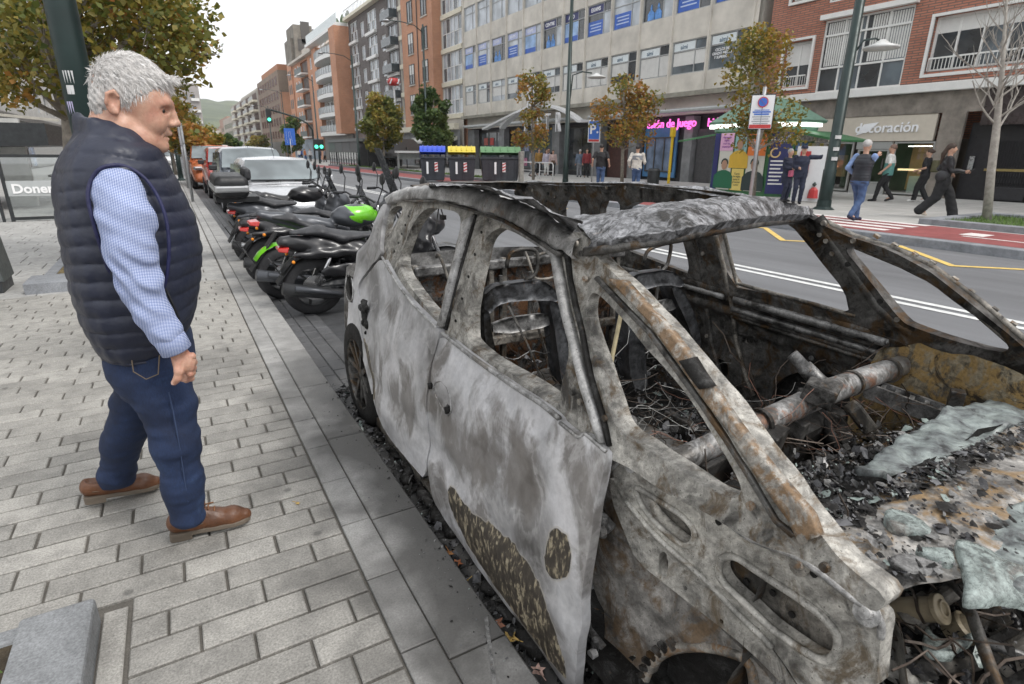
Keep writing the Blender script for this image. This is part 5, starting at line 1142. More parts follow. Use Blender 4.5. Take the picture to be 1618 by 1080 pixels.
for(px,py,r)in[(30,20,.55),(90,30,.6),(60,80,.55),(160,20,.6),(210,50,.6),(250,20,.6),(290,50,.45),(305,80,.35),(230,100,.45),(20,90,.5),(150,80,.5),(250,130,.45),(270,160,.35),(0,50,.6),(0,130,.4),(60,-50,.8),(160,-50,.8),(250,-40,.7),(110,130,.4),(285,105,.35),(190,140,.5),(120,60,.5),(200,-10,.6),(280,10,.45),(60,30,.5),(262,185,.3),(40,150,.3),(290,70,.35)]:
 c=at(px,py,1,Yt+rg.uniform(-1.6,1.2));cl.append((c[0],c[1],c[2],r))
tree(-.95,Yt,0,[tuple(map(float,p))for p in bx],cl,12500,.068,L1,'large maple with green and orange leaves above the grey haired man',3,.13)
def stree(px,X,crown,n,size,m,label,seed,tr=.07,py=270,lean=0):
 """crown: (x0, y0, x1, y1) outline in the photo at the tree's own distance"""
 Y=yat(px,X,py);x0,y0,x1,y1=crown;rg=np.random.RandomState(seed);cl=[];top=at((x0+x1)/2,y0,1,Y);bot=at((x0+x1)/2,y1,1,Y);W_=abs(at(x1,y1,1,Y)[0]-at(x0,y1,1,Y)[0])/2
 h=top[2]-bot[2]
 for i in range(24):
  u=rg.uniform(.02,.97);w=W_*math.sin(math.pi*(u*.72+.2))**.7;a=rg.uniform(0,6.28);rr=rg.uniform(.25,.8)*w;cx=top[0]*u+bot[0]*(1-u);cl.append((cx+rr*math.cos(a),Y+rr*math.sin(a),bot[2]+h*u,W_*rg.uniform(.28,.5)))
 pts=[(X,Y,0),(X+(top[0]-X)*.3,Y,bot[2]*.8),(bot[0],Y,bot[2]+h*.2),((top[0]+bot[0])/2,Y,bot[2]+h*.55),(top[0],Y,bot[2]+h*.9)]
 return tree(X,Y,0,[tuple(map(float,p))for p in pts],cl,n,size,m,label,seed,tr)
stree(843,17.6,(806,118,876,228),2200,.15,L2,'thin tree with sparse orange and yellow leaves beside the arch sign',11,.09);stree(984,18.5,(938,130,1034,222),2600,.14,L2,'orange leaved tree behind the P parking sign',12,.09)
stree(1196,17.0,(1150,60,1262,216),3600,.11,L5,'yellow green tree leaning over the kiosk roof',13,.08);stree(606,16.2,(572,150,640,238),7000,.26,L3,'dense olive brown tree before the grey brick block',14,.12);stree(684,16.6,(654,142,716,226),8000,.22,L4,'dark green tree above the blue and yellow bins',15,.12)
stree(458,16.4,(440,185,482,240),2600,.36,L4,'round green tree next to the blue lane sign',16,.14);stree(395,17,(385,215,428,240),1500,.5,L3,'low olive trees far down beside the pale grey block',17,.2);stree(360,6,(345,214,382,240),1500,.5,L4,'dark green tree rising behind the parked cars',18,.2,py=240)
Yq=38;
for i,(px,py0,py1,Yq,lb)in enumerate(((290,185,236,30,'brownish autumn tree on the near pavement beyond the sign posts'),(272,175,234,42,'orange tinged tree further along the near pavement'),(312,190,238,62,'small green tree between the lamp posts and the hill'))):
 b=at(px,240,1,Yq);top=at(px,py0,1,Yq);bt=at(px,py1,1,Yq);cl=[];rg=np.random.RandomState(30+i)
 for k in range(14):u=rg.uniform(0,1);cl.append((b[0]+rg.uniform(-1,1)*(1.3+.2*i),Yq+rg.uniform(-1,1),bt[2]+(top[2]-bt[2])*u,rg.uniform(.4,.8)))
 tree(float(b[0]),Yq,0,[(float(b[0]),Yq,0),(float(b[0]),Yq,1.2),(float(b[0]),Yq,float(top[2])*.9)],cl,1600,.22,[L2,L1,L3][i],lb,40+i,.1)
X=16.2;Y=yat(1558,X,352);t=thing('bare_tree',(X,Y,FZ),'slender bare tree with thin twigs in the granite framed grass pit','tree');LT=mat('pale_bark',(.30,.28,.25),.85,var=.3,scale=10);rg=random.Random(21);rgn_=rg
trunk=[Vector(tuple(map(float,at(px,py,0,X))))for px,py in((1558,356),(1566,270),(1573,215),(1583,120),(1592,-20))];MB().tube(trunk,[.10,.085,.08,.05,.02],10).build('trunk',LT,t,smooth=True);mb=MB()
def grow(p,d,L,r,dep):
 pts=[p.copy()];q=p.copy();dd=d.copy()
 for k in range(4):dd=(dd+Vector((rg.gauss(0,.09),rg.gauss(0,.09),.10))).normalized();q=q+dd*L/4;pts.append(q.copy())
 mb.tube(pts,[r,r*.85,r*.7,r*.55,r*.35],5,cap=False)
 if dep>0:
  for k in range(3 if dep>1 else 4):
   j=rg.randint(1,4);a=rg.uniform(0,6.28);nd=(dd+Vector((math.cos(a),math.sin(a),.25))*.75).normalized();grow(pts[j],nd,L*.6,r*.5,dep-1)
for k in range(19):
 u=k/18;z=2.0+(trunk[4].z-2.3)*u;i=min(3,max(1,int(np.searchsorted([v.z for v in trunk],z))-1));f=(z-trunk[i].z)/(trunk[i+1].z-trunk[i].z)if i<4 else 0;p=trunk[i].lerp(trunk[min(4,i+1)],max(0,min(1,f)));a=k*2.4;grow(p,Vector((math.cos(a),math.sin(a),.75)).normalized(),1.25*(1-u*.55),.028*(1-u*.5),2)
mb.build('branches',LT,t,recalc=False)
# ============================ parked vehicles
def paint(n,c):return mat('paint_'+n,c,.28,.35,var=.05,scale=1,coat=.6)
GLC=glass('car_glass',(.16,.19,.20),.05,1.0,var=.45);TYR=mat('tyre_rubber',(.022,.022,.024),.75,var=.3,scale=20,bmp=.3);RIM=mat('alloy_rim',(.3,.3,.31),.35,.7,var=.2);PLB=mat('black_plastic',(.02,.021,.023),.5,var=.25,scale=10);LENS=clear_glass('lamp_lens',(.85,.9,.92),.05,.35);TAILR=mat('tail_red',(.42,.015,.01),.25,var=.1,coat=.5)
def car(name,xc,y0,L,W,H,pm,label,hood=.95,ws=(.85,1.55),low=.2,tall=0,cat='car'):
 t=thing(name,(xc,y0+L/2,RZ),label,cat,'vehicles parked behind the motorbikes');z=lambda v:RZ+v;hb=hood
 def ring(y,hw,zb,zt):h=[(hw*.9,zb),(hw,zb+.18),(hw,zt-.2),(hw*.95,zt-.05),(hw*.6,zt),(0,zt+.015)];return[(xc+a,y0+y,z(b))for a,b in h]+[(xc-a,y0+y,z(b))for a,b in reversed(h[:-1])]
 B_=[(0,.38,.3,.55),(.05,.43,.22,.64),(.25,.475,low,hb-.16),(ws[0],.5,low,hb),(L*.5,.5,low,hb+.03),(L-.3,.49,low,hb+.05),(L-.04,.46,.3,hb-.02),(L,.42,.4,hb-.2)]
 MB().loft([ring(y,h*W,a,b)for y,h,a,b in B_]).build('body',pm,t,smooth=True,bevel=0,sub=1)
 def cr(y,hw,zt):zb=hb-.05;h=[(hw+.10,zb),(hw+.01,zt-.12),(hw-.08,zt-.02),(0,zt+.02)];return[(xc+a,y0+y,z(b))for a,b in h]+[(xc-a,y0+y,z(b))for a,b in reversed(h[:-1])]
 h1=W*.5-.18;MB().loft([cr(ws[0]+.05,h1,hb),cr(ws[1],h1,H-.04),cr(ws[1]+.4,h1+.01,H),cr(L*.75,h1,H-.01),cr(L-.35,h1-.03,H-.08),cr(L-.08,h1,hb)]).build('cabin',pm,t,smooth=False,bevel=.03)
 a,b=.12,.93;zA,zB=hb+(H-hb)*a,hb+(H-hb)*b;yA,yB=ws[0]+.05+(ws[1]-ws[0]-.05)*a,ws[0]+.05+(ws[1]-ws[0]-.05)*b;e=.022
 mb=MB();n=8;R=[]
 for f in(a,b):
  zf=hb+(H-.04-hb)*f;yf=ws[0]+.05+(ws[1]-ws[0]-.05)*f;hw=(h1+.07)*(1-f)+(h1-.07)*f;R.append([(xc-hw+2*hw*k/n,y0+yf-e*1.6-.06*math.sin(math.pi*k/n)*1.0,z(zf)+.02)for k in range(n+1)])
 mb.loft(R,closed=False);mb.build('windscreen',GLC,t,smooth=True,recalc=False)
 for s_ in(-1,1):
  xx=lambda zz_:xc+s_*(h1+.10-.09*(zz_-hb+.05)/(H-.12-hb+.05)+.012);zl,zh=hb+.05,H-.16
  for(p,q)in((ws[0]+.42,L*.44),(L*.46,L*.72),(L*.74,L-.5)):
   sl=.38 if p<ws[0]+.5 else 0;MB().quad((xx(zl),y0+p,z(zl)),(xx(zl),y0+q,z(zl)),(xx(zh),y0+q,z(zh)),(xx(zh),y0+p+sl,z(zh))).build('side_window',GLC,t,recalc=False)
  m=MB().rbox((xc+s_*(W/2+.07),y0+ws[0]+.35,z(hb+.08)),(.20,.10,.14));m.build('mirror',PLB if tall else pm,t,bevel=.03)
  MB().rbox((xc+s_*W*.34,y0+.07,z(hb-.30)),(.38,.2,.14),rz=-s_*.3).build('headlight',RIM,t,bevel=.04)
  for yy in(.78,L-.75):
   c=(xc+s_*(W/2-.20),y0+yy,z(.31));MB().lathe(c,(s_,0,0),[(.2,0),(.3,0),(.315,.03),(.315,.17),(.3,.20),(.2,.2)],26).build('wheel',TYR,t,smooth=True);MB().lathe(c,(s_,0,0),[(0,.19),(.06,.195),(.19,.17),(.205,.2)],10).build('wheel_rim',RIM,t)
 MB().box((xc-.45,y0-.03,z(.33)),(xc+.45,y0+.05,z(.52))).build('grille',PLB,t,bevel=.02);MB().box((xc-.26,y0-.05,z(.36)),(xc+.26,y0-.035,z(.46))).build('number_plate',SW,t)
 for s_ in(-.35,.2):MB().bar((xc+s_,y0+yA-.05,z(zA-.02)),(xc+s_+.5,y0+yA-.03,z(zA+.03)),.02,.015).build('wiper',PLB,t)
 MB().tube([(xc,y0+ws[1]+.35,z(H)),(xc-.02,y0+ws[1]+.5,z(H+.22))],.006,5).build('aerial',PLB,t);MB().rbox((xc,y0+ws[1]-.02,z(H-.12)),(.2,.06,.08)).build('rear_view_mirror',PLB,t);return t
car('parked_car',1.98,11.7,4.1,1.74,1.44,paint('silver',(.50,.51,.53)),'pale silver hatchback parked directly behind the motorbikes')
car('parked_car',2.0,16.4,4.5,1.85,1.66,paint('grey',(.19,.21,.24)),'dark grey people carrier between the silver hatchback and the red van',tall=1,hood=1.05)
car('parked_van',1.95,21.8,4.3,1.8,1.68,paint('red',(.42,.04,.03)),'red van with a dark wing mirror, parked third in the row',hood=1.1,tall=1,cat='van')
t=car('parked_van',1.7,27.5,4.6,1.9,1.8,paint('orange',(.48,.14,.05)),'orange van almost hidden behind the red one',hood=1.15,tall=1,cat='van')
t=thing('distant_car',(-1.5,62,0),'white car seen small far down the left side','car');car('parked_car',.2,68,4.2,1.8,1.5,paint('white',(.7,.7,.7)),'small white car far away under the autumn trees');bpy.data.objects.remove(t)
CHR=mat('chrome',(.55,.55,.56),.18,.9,var=.1);GRN=mat('lime_green',(.16,.55,.02),.3,.1,var=.05,coat=.6);BKP=mat('gloss_black',(.012,.012,.014),.35,.1,var=.2,coat=.35);SEATM=mat('seat_vinyl',(.035,.036,.04),.55,var=.2,scale=12,bmp=.3,bscale=50);DGP=mat('graphite_paint',(.07,.075,.085),.35,.3,var=.1);SLV=mat('silver_panel',(.42,.43,.44),.35,.5,var=.08);SMK=clear_glass('smoked_screen',(.13,.14,.15),.05,.5)
def moto(X,Y,yaw,label,bm,style,R=.30,wb=1.42,tank=None,lean=.10,tail=.0,seatz=.78,case=0,screen=0,spring=None,fender=None):
 t=thing('motorbike' if style=='bike' else 'scooter',(0,0,0),label,'motorbike' if style=='bike' else 'scooter','motorbikes parked with their tails to the kerb');W=.065 if style=='bike' else.06
 for x,n in((0,'rear_wheel'),(wb,'front_wheel')):
  w_=MB().lathe((x,-W,R),(0,1,0),[(R*.68,0),(R*.86,-.004),(R*.97,.03),(R,W),(R*.97,2*W-.03),(R*.86,2*W+.004),(R*.68,2*W)],34).build(n,TYR,t,smooth=True);m=MB();m.lathe((x,-W*.7,R),(0,1,0),[(R*.70,0),(R*.64,.012),(R*.64,W*1.3),(R*.70,W*1.4)],30)
  for k in range(6):a=k*1.047;m.bar((x+.04*math.cos(a),0,R+.04*math.sin(a)),(x+R*.66*math.cos(a+.25),0,R+R*.66*math.sin(a+.25)),.022,.03,up=(0,1,0))
  m.cyl((x,-.06,R),(x,.06,R),.045);m.build('rim',PLB,w_);MB().cyl((x,-W-.012,R),(x,-W-.006,R),R*.42,n=24).build('brake_disc',CHR,w_)
 s=SDF((-.35,-.26,.12),(wb+.35,.26,1.2),.0155)
 if style=='bike':
  s.chain([(-.18+tail,0,seatz+.14),(.2,0,seatz+.04),(.5,0,seatz-.02)],[.05,.085,.09]);s.ell((.82,0,seatz+.08),(.27,.15,.13),k=.05)
 else:
  s.chain([(-.25,0,seatz-.02),(.05,0,seatz-.08),(.45,0,seatz-.16),(.72,0,seatz-.28)],[.055,.11,.13,.12],fl=(1,1.05,1),k=.06);s.chain([(.45,0,.42),(.75,0,.32),(1.02,0,.36)],[.12,.12,.10],fl=(1,1.3,1),k=.05);s.chain([(1.02,0,.40),(1.12,0,.70),(1.18,0,.92)],[.10,.12,.09],fl=(.8,1.8,1),k=.05);s.ell((1.24,0,.86),(.16,.17,.13),k=.05)
  for g in(-1,1):s.ell((.12,g*.13,seatz-.13),(.34,.04,.045),k=.03);s.ell((.3,g*.15,seatz-.30),(.26,.03,.07),k=.03)
 s.disp(lambda x,y,z:.004*np.sin(x*28+z*50));body=s.build('body_panels',bm,t)
 if tank:s=SDF((.5,-.2,seatz-.1),(1.15,.2,seatz+.3),.0155);s.ell((.84,0,seatz+.09),(.25,.155,.125));s.ell((.84,0,seatz+.2),(.10,.05,.05),op='sub');s.build('fuel_tank',tank,t)
 s=SDF((-.2,-.24,.15),(wb,.24,.75),.0155);s.ell((.52,0,.38),(.22,.14,.16));s.ell((.62,0,.56),(.13,.12,.12));s.chain([(0,.09,R),(.35,.1,.36)],[.035,.05]);s.chain([(0,-.09,R),(.35,-.1,.36)],[.04,.06]);s.disp(lambda x,y,z:.008*np.sin(z*180)+.006*np.sin(x*90)*np.sin(y*80));s.build('engine',PLB,t)
 s=SDF((-.3,-.2,seatz-.15),(.95,.2,seatz+.3),.0155);sz=seatz;s.chain([(-.15,0,sz+.12 if style=='bike' else sz+.06),(.08,0,sz+.10 if style=='bike' else sz+.07),(.3,0,sz+.0),(.58,0,sz)],[.035,.075,.085,.045],fl=(1,1.45,.6),k=.04);s.disp(lambda x,y,z:.003*np.sin(x*40));s.build('seat',SEATM,t)
 tx=-.30+tail;tz=seatz+.07 if style=='bike' else seatz-.08
 MB().hexa([(tx-.01,-.07,tz-.02),(tx+.07,-.10,tz-.03),(tx+.07,.10,tz-.03),(tx-.01,.07,tz-.02),(tx-.01,-.06,tz+.012),(tx+.09,-.09,tz+.02),(tx+.09,.09,tz+.02),(tx-.01,.06,tz+.012)]).build('tail_light',TAILR,t,bevel=.01)
 MB().tube([(.45,-.13,.22),(.1,-.17,.26),(-.32,-.18,.36)],[.03,.055,.06],14).build('exhaust',PLB if style!='bike' else DGP,t,smooth=True);MB().tube([(.2,-.235,.27),(-.22,-.245,.37)],[.02,.03],8).build('exhaust_shield',SLV if case else DGP,t,smooth=True)
 m=MB();m.bar((-.05,0,seatz-.05),(-.34,0,.36),.12,.012);m.build('rear_mudguard',PLB,t);MB().rbox((-.34,0,.52),(.012,.2,.16),ry=-.5).build('number_plate',PLB,t)
 P_=[]
 for k in range(9):a=2.6-k*.25;P_.append((R*1.12*math.cos(a),R*1.12*math.sin(a)))
 mb=MB();mb.loft([[(x,-.075,R+z),(x*1.04,0,R+z*1.05),(x,.075,R+z)]for x,z in P_],closed=False);mb.build('wheel_hugger',fender or PLB,t,recalc=False);mb=MB();mb.loft([[(wb+x*.98,-.07,R+z*.98),(wb+x,0,R+z),(wb+x*.98,.07,R+z*.98)]for x,z in P_[1:-1]],closed=False);mb.build('front_mudguard',bm,t,recalc=False)
 for g in(-1,1):MB().tube([(wb,g*.09,R),(wb-.30,g*.09,.98)],.024,8).build('fork',CHR,t,smooth=True)
 for g in(-1,1):MB().tube([(.02,g*.12,R+.04),(.18,g*.13,seatz-.1)],.02,8).build('shock',CHR,t,smooth=True);MB().tube([(.04+.013*k,g*.12+.034*math.cos(k*1.6),R+.10+.03*k*.35+.034*math.sin(k*1.6)*.3)for k in range(26)],.007,5).build('spring',spring or PLB,t,recalc=False)
 hz=1.03;MB().tube([(wb-.50,-.36,hz),(wb-.40,-.22,hz+.03),(wb-.32,0,hz-.03),(wb-.40,.22,hz+.03),(wb-.50,.36,hz)],.012,8).build('handlebar',PLB,t,smooth=True)
 for g in(-1,1):
  MB().cyl((wb-.51,g*.37,hz),(wb-.44,g*.25,hz+.02),.019).build('grip',SEATM,t,smooth=True);MB().tube([(wb-.42,g*.24,hz+.03),(wb-.38,g*.30,hz+.2),(wb-.40,g*.34,hz+.27)],.007,6).build('mirror_stem',PLB,t);c=(wb-.41,g*.36,hz+.30);MB().lathe(c,(-1,0,.12),[(0,-.02),(.05,-.015),(.066,0),(.06,.006),(0,.006)],14).build('mirror',PLB,t,smooth=True)
  MB().rbox((tx+.1,g*.16,tz-.10),(.03,.035,.03)).build('indicator',mat('amber_lens',(.75,.25,.02),.25,var=.05),t,bevel=.012);MB().tube([(.35,g*.14,.24),(.36,g*.24,.22)],.012,6).build('foot_peg',CHR,t)
 MB().lathe((wb-.20,0,.93 if style=='bike' else.88),(1,0,-.1),[(0,-.1),(.08,-.08),(.10,0),(.085,.04),(0,.05)],18).build('headlight',PLB,t,smooth=True);MB().bar((.38,.17,.26),(.2,.30,.0),.02,.02).build('side_stand',PLB,t)
 if screen:
  mb=MB();mb.loft([[(wb-.18-.05*abs(q)*4-.17*u*screen,q*(1-.35*u),.95+u*.42*screen)for q in(-.2,-.1,0,.1,.2)]for u in(0,.5,1)],closed=False);mb.build('windshield',SMK if screen<1.2 else mat('screen_grey',(.10,.105,.11),.25,var=.1),t,smooth=True,recalc=False)
 if case:
  s=SDF((-.62,-.34,seatz),(.12,.34,seatz+.52),.012);s.box((-.24,0,seatz+.27),(.21,.27,.145),.09);top_=s.build('top_case',PLB,t);MB().box((-.46,-.285,seatz+.21),(-.04,.285,seatz+.30)).build('silver_band',SLV,top_,bevel=.025);MB().rbox((-.02,0,seatz+.42),(.09,.30,.16)).build('back_pad',SEATM,top_,bevel=.04);MB().box((-.44,-.12,seatz+.06),(.1,.12,seatz+.13)).build('case_rack',PLB,t)
 t.location=(X,Y,RZ);t.rotation_euler=(lean,0,yaw);return t
moto(1.07,5.8,math.radians(1),'black scooter nearest the burnt car with its long silencer low beside the rear wheel',BKP,'scooter',R=.30,seatz=.78)
moto(.92,6.6,math.radians(5),'lime green motorbike with a green rear mudguard behind the nearest scooter',DGP,'bike',tank=GRN,fender=GRN,seatz=.80)
moto(.90,7.4,math.radians(2),'black scooter with a wide red tail light and red springs',BKP,'scooter',spring=mat('red_spring',(.5,.02,.01),.4),screen=.5,seatz=.80)
moto(1.5,8.15,math.radians(4),'grey scooter with the tall dark windshield facing the road',DGP,'scooter',screen=1.6,seatz=.74,wb=1.5)
moto(.90,8.9,math.radians(4),'touring scooter carrying a big black and silver top case',DGP,'scooter',case=1,screen=.8,seatz=.86,R=.29)
moto(1.0,9.7,math.radians(8),'naked black motorbike just beyond the scooter with the top case',BKP,'bike',seatz=.84);moto(1.1,10.5,math.radians(2),'dark scooter farthest along the row, against the silver hatchback',DGP,'scooter',screen=.7,seatz=.8)
# ============================ the burnt-out car
def SN(y,z):
 """near body side: bulged doors, tumblehome above the belt, tail curving in"""
 x=float(np.interp(z,[-.1,.05,.2,.45,.6,.8,.9,1.215,1.33,1.5],[.80,.775,.765,.79,.81,.87,.885,1.0,1.04,1.1]))
 if y>3.30:x+=(y-3.30)**2*1.1
 return x
def SO(off):return lambda y,z:SN(y,z)+off
def SF(off=0.0):return lambda y,z:3.40-SN(min(y,3.2),z)-off
CAR=thing('burnt_car',(1.7,1.7,RZ),'burnt out hatchback shell, scorched grey and rusty with no glass, parked at the kerb','car')
ASH=burnt('ash_grey_steel',.60,.15,.06,.0,1,.25,3.4,.55,bmp=.12)
FRM=burnt('scorched_frame_steel',.54,.08,.46,.20,2,.3,8,.6,tint=(1,.965,.88),bmp=.5,rustc=(.14,.095,.05))
FRM2=burnt('brown_scorched_steel',.32,.06,.45,.35,3,.35,7,.6,tint=(1,.93,.82),bmp=.5,rustc=(.12,.075,.035))
SOOT=burnt('sooty_steel',.18,.03,.5,.36,4,.45,6,.5,tint=(1,.97,.92),bmp=.5,rustc=(.12,.07,.03))
RUST=burnt('rusty_steel',.42,.07,.55,.25,5,.3,9,.65,tint=(1,.93,.82),bmp=.5,rustc=(.30,.16,.06))
OCH=burnt('ochre_bulkhead',.30,.10,.75,.42,6,.15,9,.8,tint=(1,.86,.6),bmp=.6,rustc=(.34,.22,.08))
BLK_=burnt('charred_black',.085,.012,.1,.7,7,.2,14,.55,bmp=.8)
STEEL=burnt('burnt_grey_tube',.34,.05,.12,.3,8,.5,9,.45,bmp=.2)
APR=burnt('apron_steel',.56,.12,.42,.16,9,.25,7,.62,tint=(1,.965,.88),bmp=.45,rustc=(.17,.125,.075))
TRIM=burnt('pillar_trim_steel',.54,.10,.72,.18,19,.25,12,.6,tint=(1,.94,.84),bmp=.5,rustc=(.28,.165,.075))
ASH2=burnt('roof_ash',.46,.04,.05,.40,11,.3,12,.5,tint=(.97,.98,1.02),bmp=1.0,crack=26)
def pip(P,poly):
 x,y=P[:,0],P[:,1];ins=np.zeros(len(P),bool);n=len(poly)
 for i in range(n):
  x1,y1=poly[i];x2,y2=poly[(i+1)%n]
  c=((y1>y)!=(y2>y));
  with np.errstate(divide='ignore',invalid='ignore'):xi=(x2-x1)*(y-y1)/(y2-y1)+x1
  ins^=c&(x<xi)
 return ins
def chaikin(p,it=1):
 for _ in range(it):
  q=[]
  for i in range(len(p)):
   a,b=np.array(p[i]),np.array(p[(i+1)%len(p)]);q+=[tuple(a*.75+b*.25),tuple(a*.25+b*.75)]
  p=q
 return p
def dense(p,s):
 q=[]
 for i in range(len(p)):
  a,b=np.array(p[i],float),np.array(p[(i+1)%len(p)],float);n=max(1,int(np.linalg.norm(b-a)/s))
  for k in range(n):q.append(tuple(a+(b-a)*k/n))
 return q
def proj2(poly,surf,guess=1.0,world=False):
 if world:return[tuple(p)for p in poly]
 return[(lambda q:(q[1],q[2]))(on(px,py,surf,guess))for px,py in poly]
def sheetmesh(outl,holes,step,seed=0):
 rg=np.random.RandomState(seed);ol=dense(outl,step);V=[Vector(p)for p in ol];E=[(i,(i+1)%len(ol))for i in range(len(ol))];hs=[]
 for h in holes:
  hd=dense(h,step*.8);n0=len(V);V+=[Vector(p)for p in hd];E+=[(n0+i,n0+(i+1)%len(hd))for i in range(len(hd))];hs.append(hd)
 A=np.array(ol);lo,hi=A.min(0),A.max(0)
 gx,gy=np.meshgrid(np.arange(lo[0],hi[0],step),np.arange(lo[1],hi[1],step));G_=np.stack([gx.ravel(),gy.ravel()],1);G_+=rg.uniform(-.25,.25,G_.shape)*step
 m=pip(G_,ol)
 for h in hs:m&=~pip(G_,h)
 B=np.array([tuple(v)for v in V])
 if len(G_[m]):
  Gm=G_[m];d=np.min(np.linalg.norm(Gm[:,None,:]-B[None,:,:],axis=2),axis=1)if len(Gm)*len(B)<4e7 else np.ones(len(Gm));Gm=Gm[d>step*.45];V+=[Vector(p)for p in Gm]
 r=delaunay_2d_cdt(V,E,[],0,1e-6);P=np.array([tuple(v)for v in r[0]]);T=np.array([f for f in r[2]if len(f)==3]);c=P[T].mean(1);m=pip(c,ol)
 for h in hs:m&=~pip(c,h)
 return P,T[m]
def panel(name,outline,holes,surf,m,flange=.03,inward=1,step=.02,amp=.003,freq=7,seed=0,guess=1.0,sm=1,world=False,parent=CAR,stains=None,scorch=None,hsm=2,relief=None,back=False,dirv=(1,0,0)):
 o2=chaikin(proj2(outline,surf,guess,world),sm)if sm else proj2(outline,surf,guess,world)
 h2=[chaikin(proj2(h,surf,guess,world),hsm)for h in holes]
 P,T=sheetmesh(o2,h2,step,seed)
 X=np.array([surf(a,b)for a,b in P]);X=X+amp*vnoise(np.stack([P[:,0],P[:,1],P[:,0]*0],1),freq,seed)+amp*.35*vnoise(np.stack([P[:,0],P[:,1],P[:,0]*0],1),freq*4,seed+9)
 if relief is not None:X=X+np.array([relief(a,b)for a,b in P])
 V=np.stack([X,P[:,0],P[:,1]],1)
 e={}
 for t in T:
  for a,b in((t[0],t[1]),(t[1],t[2]),(t[2],t[0])):e.setdefault((min(a,b),max(a,b)),[]).append((a,b))
 bd=[v[0]for v in e.values()if len(v)==1];n=len(V);ids=sorted(set([i for q in bd for i in q]));mp={i:n+k for k,i in enumerate(ids)};mp2={i:n+len(ids)+k for k,i in enumerate(ids)}
 off=np.array(dirv)*flange*inward
 V2=V[ids];V3=V[ids]+off*(1+.25*vnoise(V[ids],9,seed)[:,None]);VV=np.concatenate([V,V2,V3]);Q=np.array([(mp[a],mp[b],mp2[b],mp2[a])for a,b in bd])
 TT=T
 if back:
  nb=len(VV);VV=np.concatenate([VV,V+off]);TT=np.concatenate([T,T[:,::-1]+nb])
 me=fastmesh(name,VV,Q,TT)
 o=link(name,me,m,parent,True)
 for an,lst,sw in(('stain',stains,.03),('scorch',scorch,.17)):
  if lst is None:continue
  at_=o.data.attributes.new(an,'FLOAT','POINT');co=VV;val=np.zeros(len(co),np.float32)
  for poly,w in lst:
   pp=chaikin(proj2(poly,surf,guess),2);ins=pip(co[:,1:3],pp);d=np.min(np.linalg.norm(co[:,None,1:3]-np.array(dense(pp,.02))[None],axis=2),1);sd=np.where(ins,d,-d);val=np.maximum(val,w*np.clip(.5+sd/sw,0,1))
  at_.data.foreach_set('value',val)
 return o
def door_mat():
 m,t,b=nm('ash_door_steel');tc=N(t,'ShaderNodeTexCoord');P=tc.outputs['Object']
 n1=noise(t,1.5,4,.55,.9,vec=P);n2=noise(t,7,7,.66,.3,vec=P);n3=noise(t,46,5,.7,vec=P)
 c=ramp(t,n1,[(.33,(.13,.125,.12)),(.40,(.32,.315,.315)),(.48,(.52,.52,.53)),(.62,(.70,.70,.715))])
 st=noise(t,2.4,6,.6,.9,vec=P,sc=(1,1.3,.7));c=mixc(t,ramp(t,st,[(.5,0),(.66,.75)]),c,(.68,.67,.68))
 st=noise(t,2.3,7,.62,.8,vec=P,sc=(1,1.1,.9));c=mixc(t,ramp(t,st,[(.53,0),(.60,.78)]),c,(.17,.155,.14))
 w=noise(t,3.3,5,.5,1.2,vec=P);edge=ramp(t,w,[(.44,0),(.50,.22),(.51,.22),(.52,0)]);c=mixc(t,edge,c,(.72,.71,.70))
 c=mixc(t,1,c,ramp(t,n2,[(.32,.78),(.66,1.08)]),'MULTIPLY');c=mixc(t,1,c,ramp(t,n3,[(.3,.86),(.7,1.08)]),'MULTIPLY')
 a=N(t,'ShaderNodeAttribute');a.attribute_name='scorch';q1=noise(t,5,7,.62,.5,vec=P,sc=(1,1.2,.7));sa=N(t,'ShaderNodeMath',operation='MULTIPLY_ADD');t.links.new(q1,sa.inputs[0]);sa.inputs[1].default_value=3.2;sa.inputs[2].default_value=-1.62;sb=N(t,'ShaderNodeMath',operation='ADD');t.links.new(sa.outputs[0],sb.inputs[0]);t.links.new(a.outputs['Fac'],sb.inputs[1])
 c=mixc(t,ramp(t,sb.outputs[0],[(.22,0),(.40,.22),(.5,0)]),c,(.70,.69,.68));c=mixc(t,ramp(t,sb.outputs[0],[(.45,0),(.85,.8)]),c,ramp(t,n2,[(.35,(.12,.108,.096)),(.6,(.23,.215,.20)),(.7,(.40,.39,.385))]))
 a=N(t,'ShaderNodeAttribute');a.attribute_name='stain'
 nd=N(t,'ShaderNodeMath',operation='MULTIPLY_ADD');t.links.new(n2,nd.inputs[0]);nd.inputs[1].default_value=.9;nd.inputs[2].default_value=-.45
 ad=N(t,'ShaderNodeMath',operation='ADD');t.links.new(nd.outputs[0],ad.inputs[0]);t.links.new(a.outputs['Fac'],ad.inputs[1])
 fl=noise(t,34,5,.65,.6,vec=P,sc=(1,1.5,.7));dk=ramp(t,fl,[(.44,(.055,.047,.038)),(.54,(.10,.085,.065)),(.60,(.34,.29,.20)),(.66,(.42,.37,.27))])
 c=mixc(t,ramp(t,ad.outputs[0],[(.45,0),(.56,1)]),c,dk)
 hl=ramp(t,ad.outputs[0],[(.28,0),(.40,.6),(.5,0)]);c=mixc(t,hl,c,(.47,.43,.36))
 t.links.new(c,b.inputs['Base Color']);b.inputs['Metallic'].default_value=.25
 t.links.new(ramp(t,n2,[(.3,.38),(.7,.62)]),b.inputs['Roughness']);bump(t,b,mixc(t,.5,n2,n3),.16,.004);return m
DOOR=door_mat()
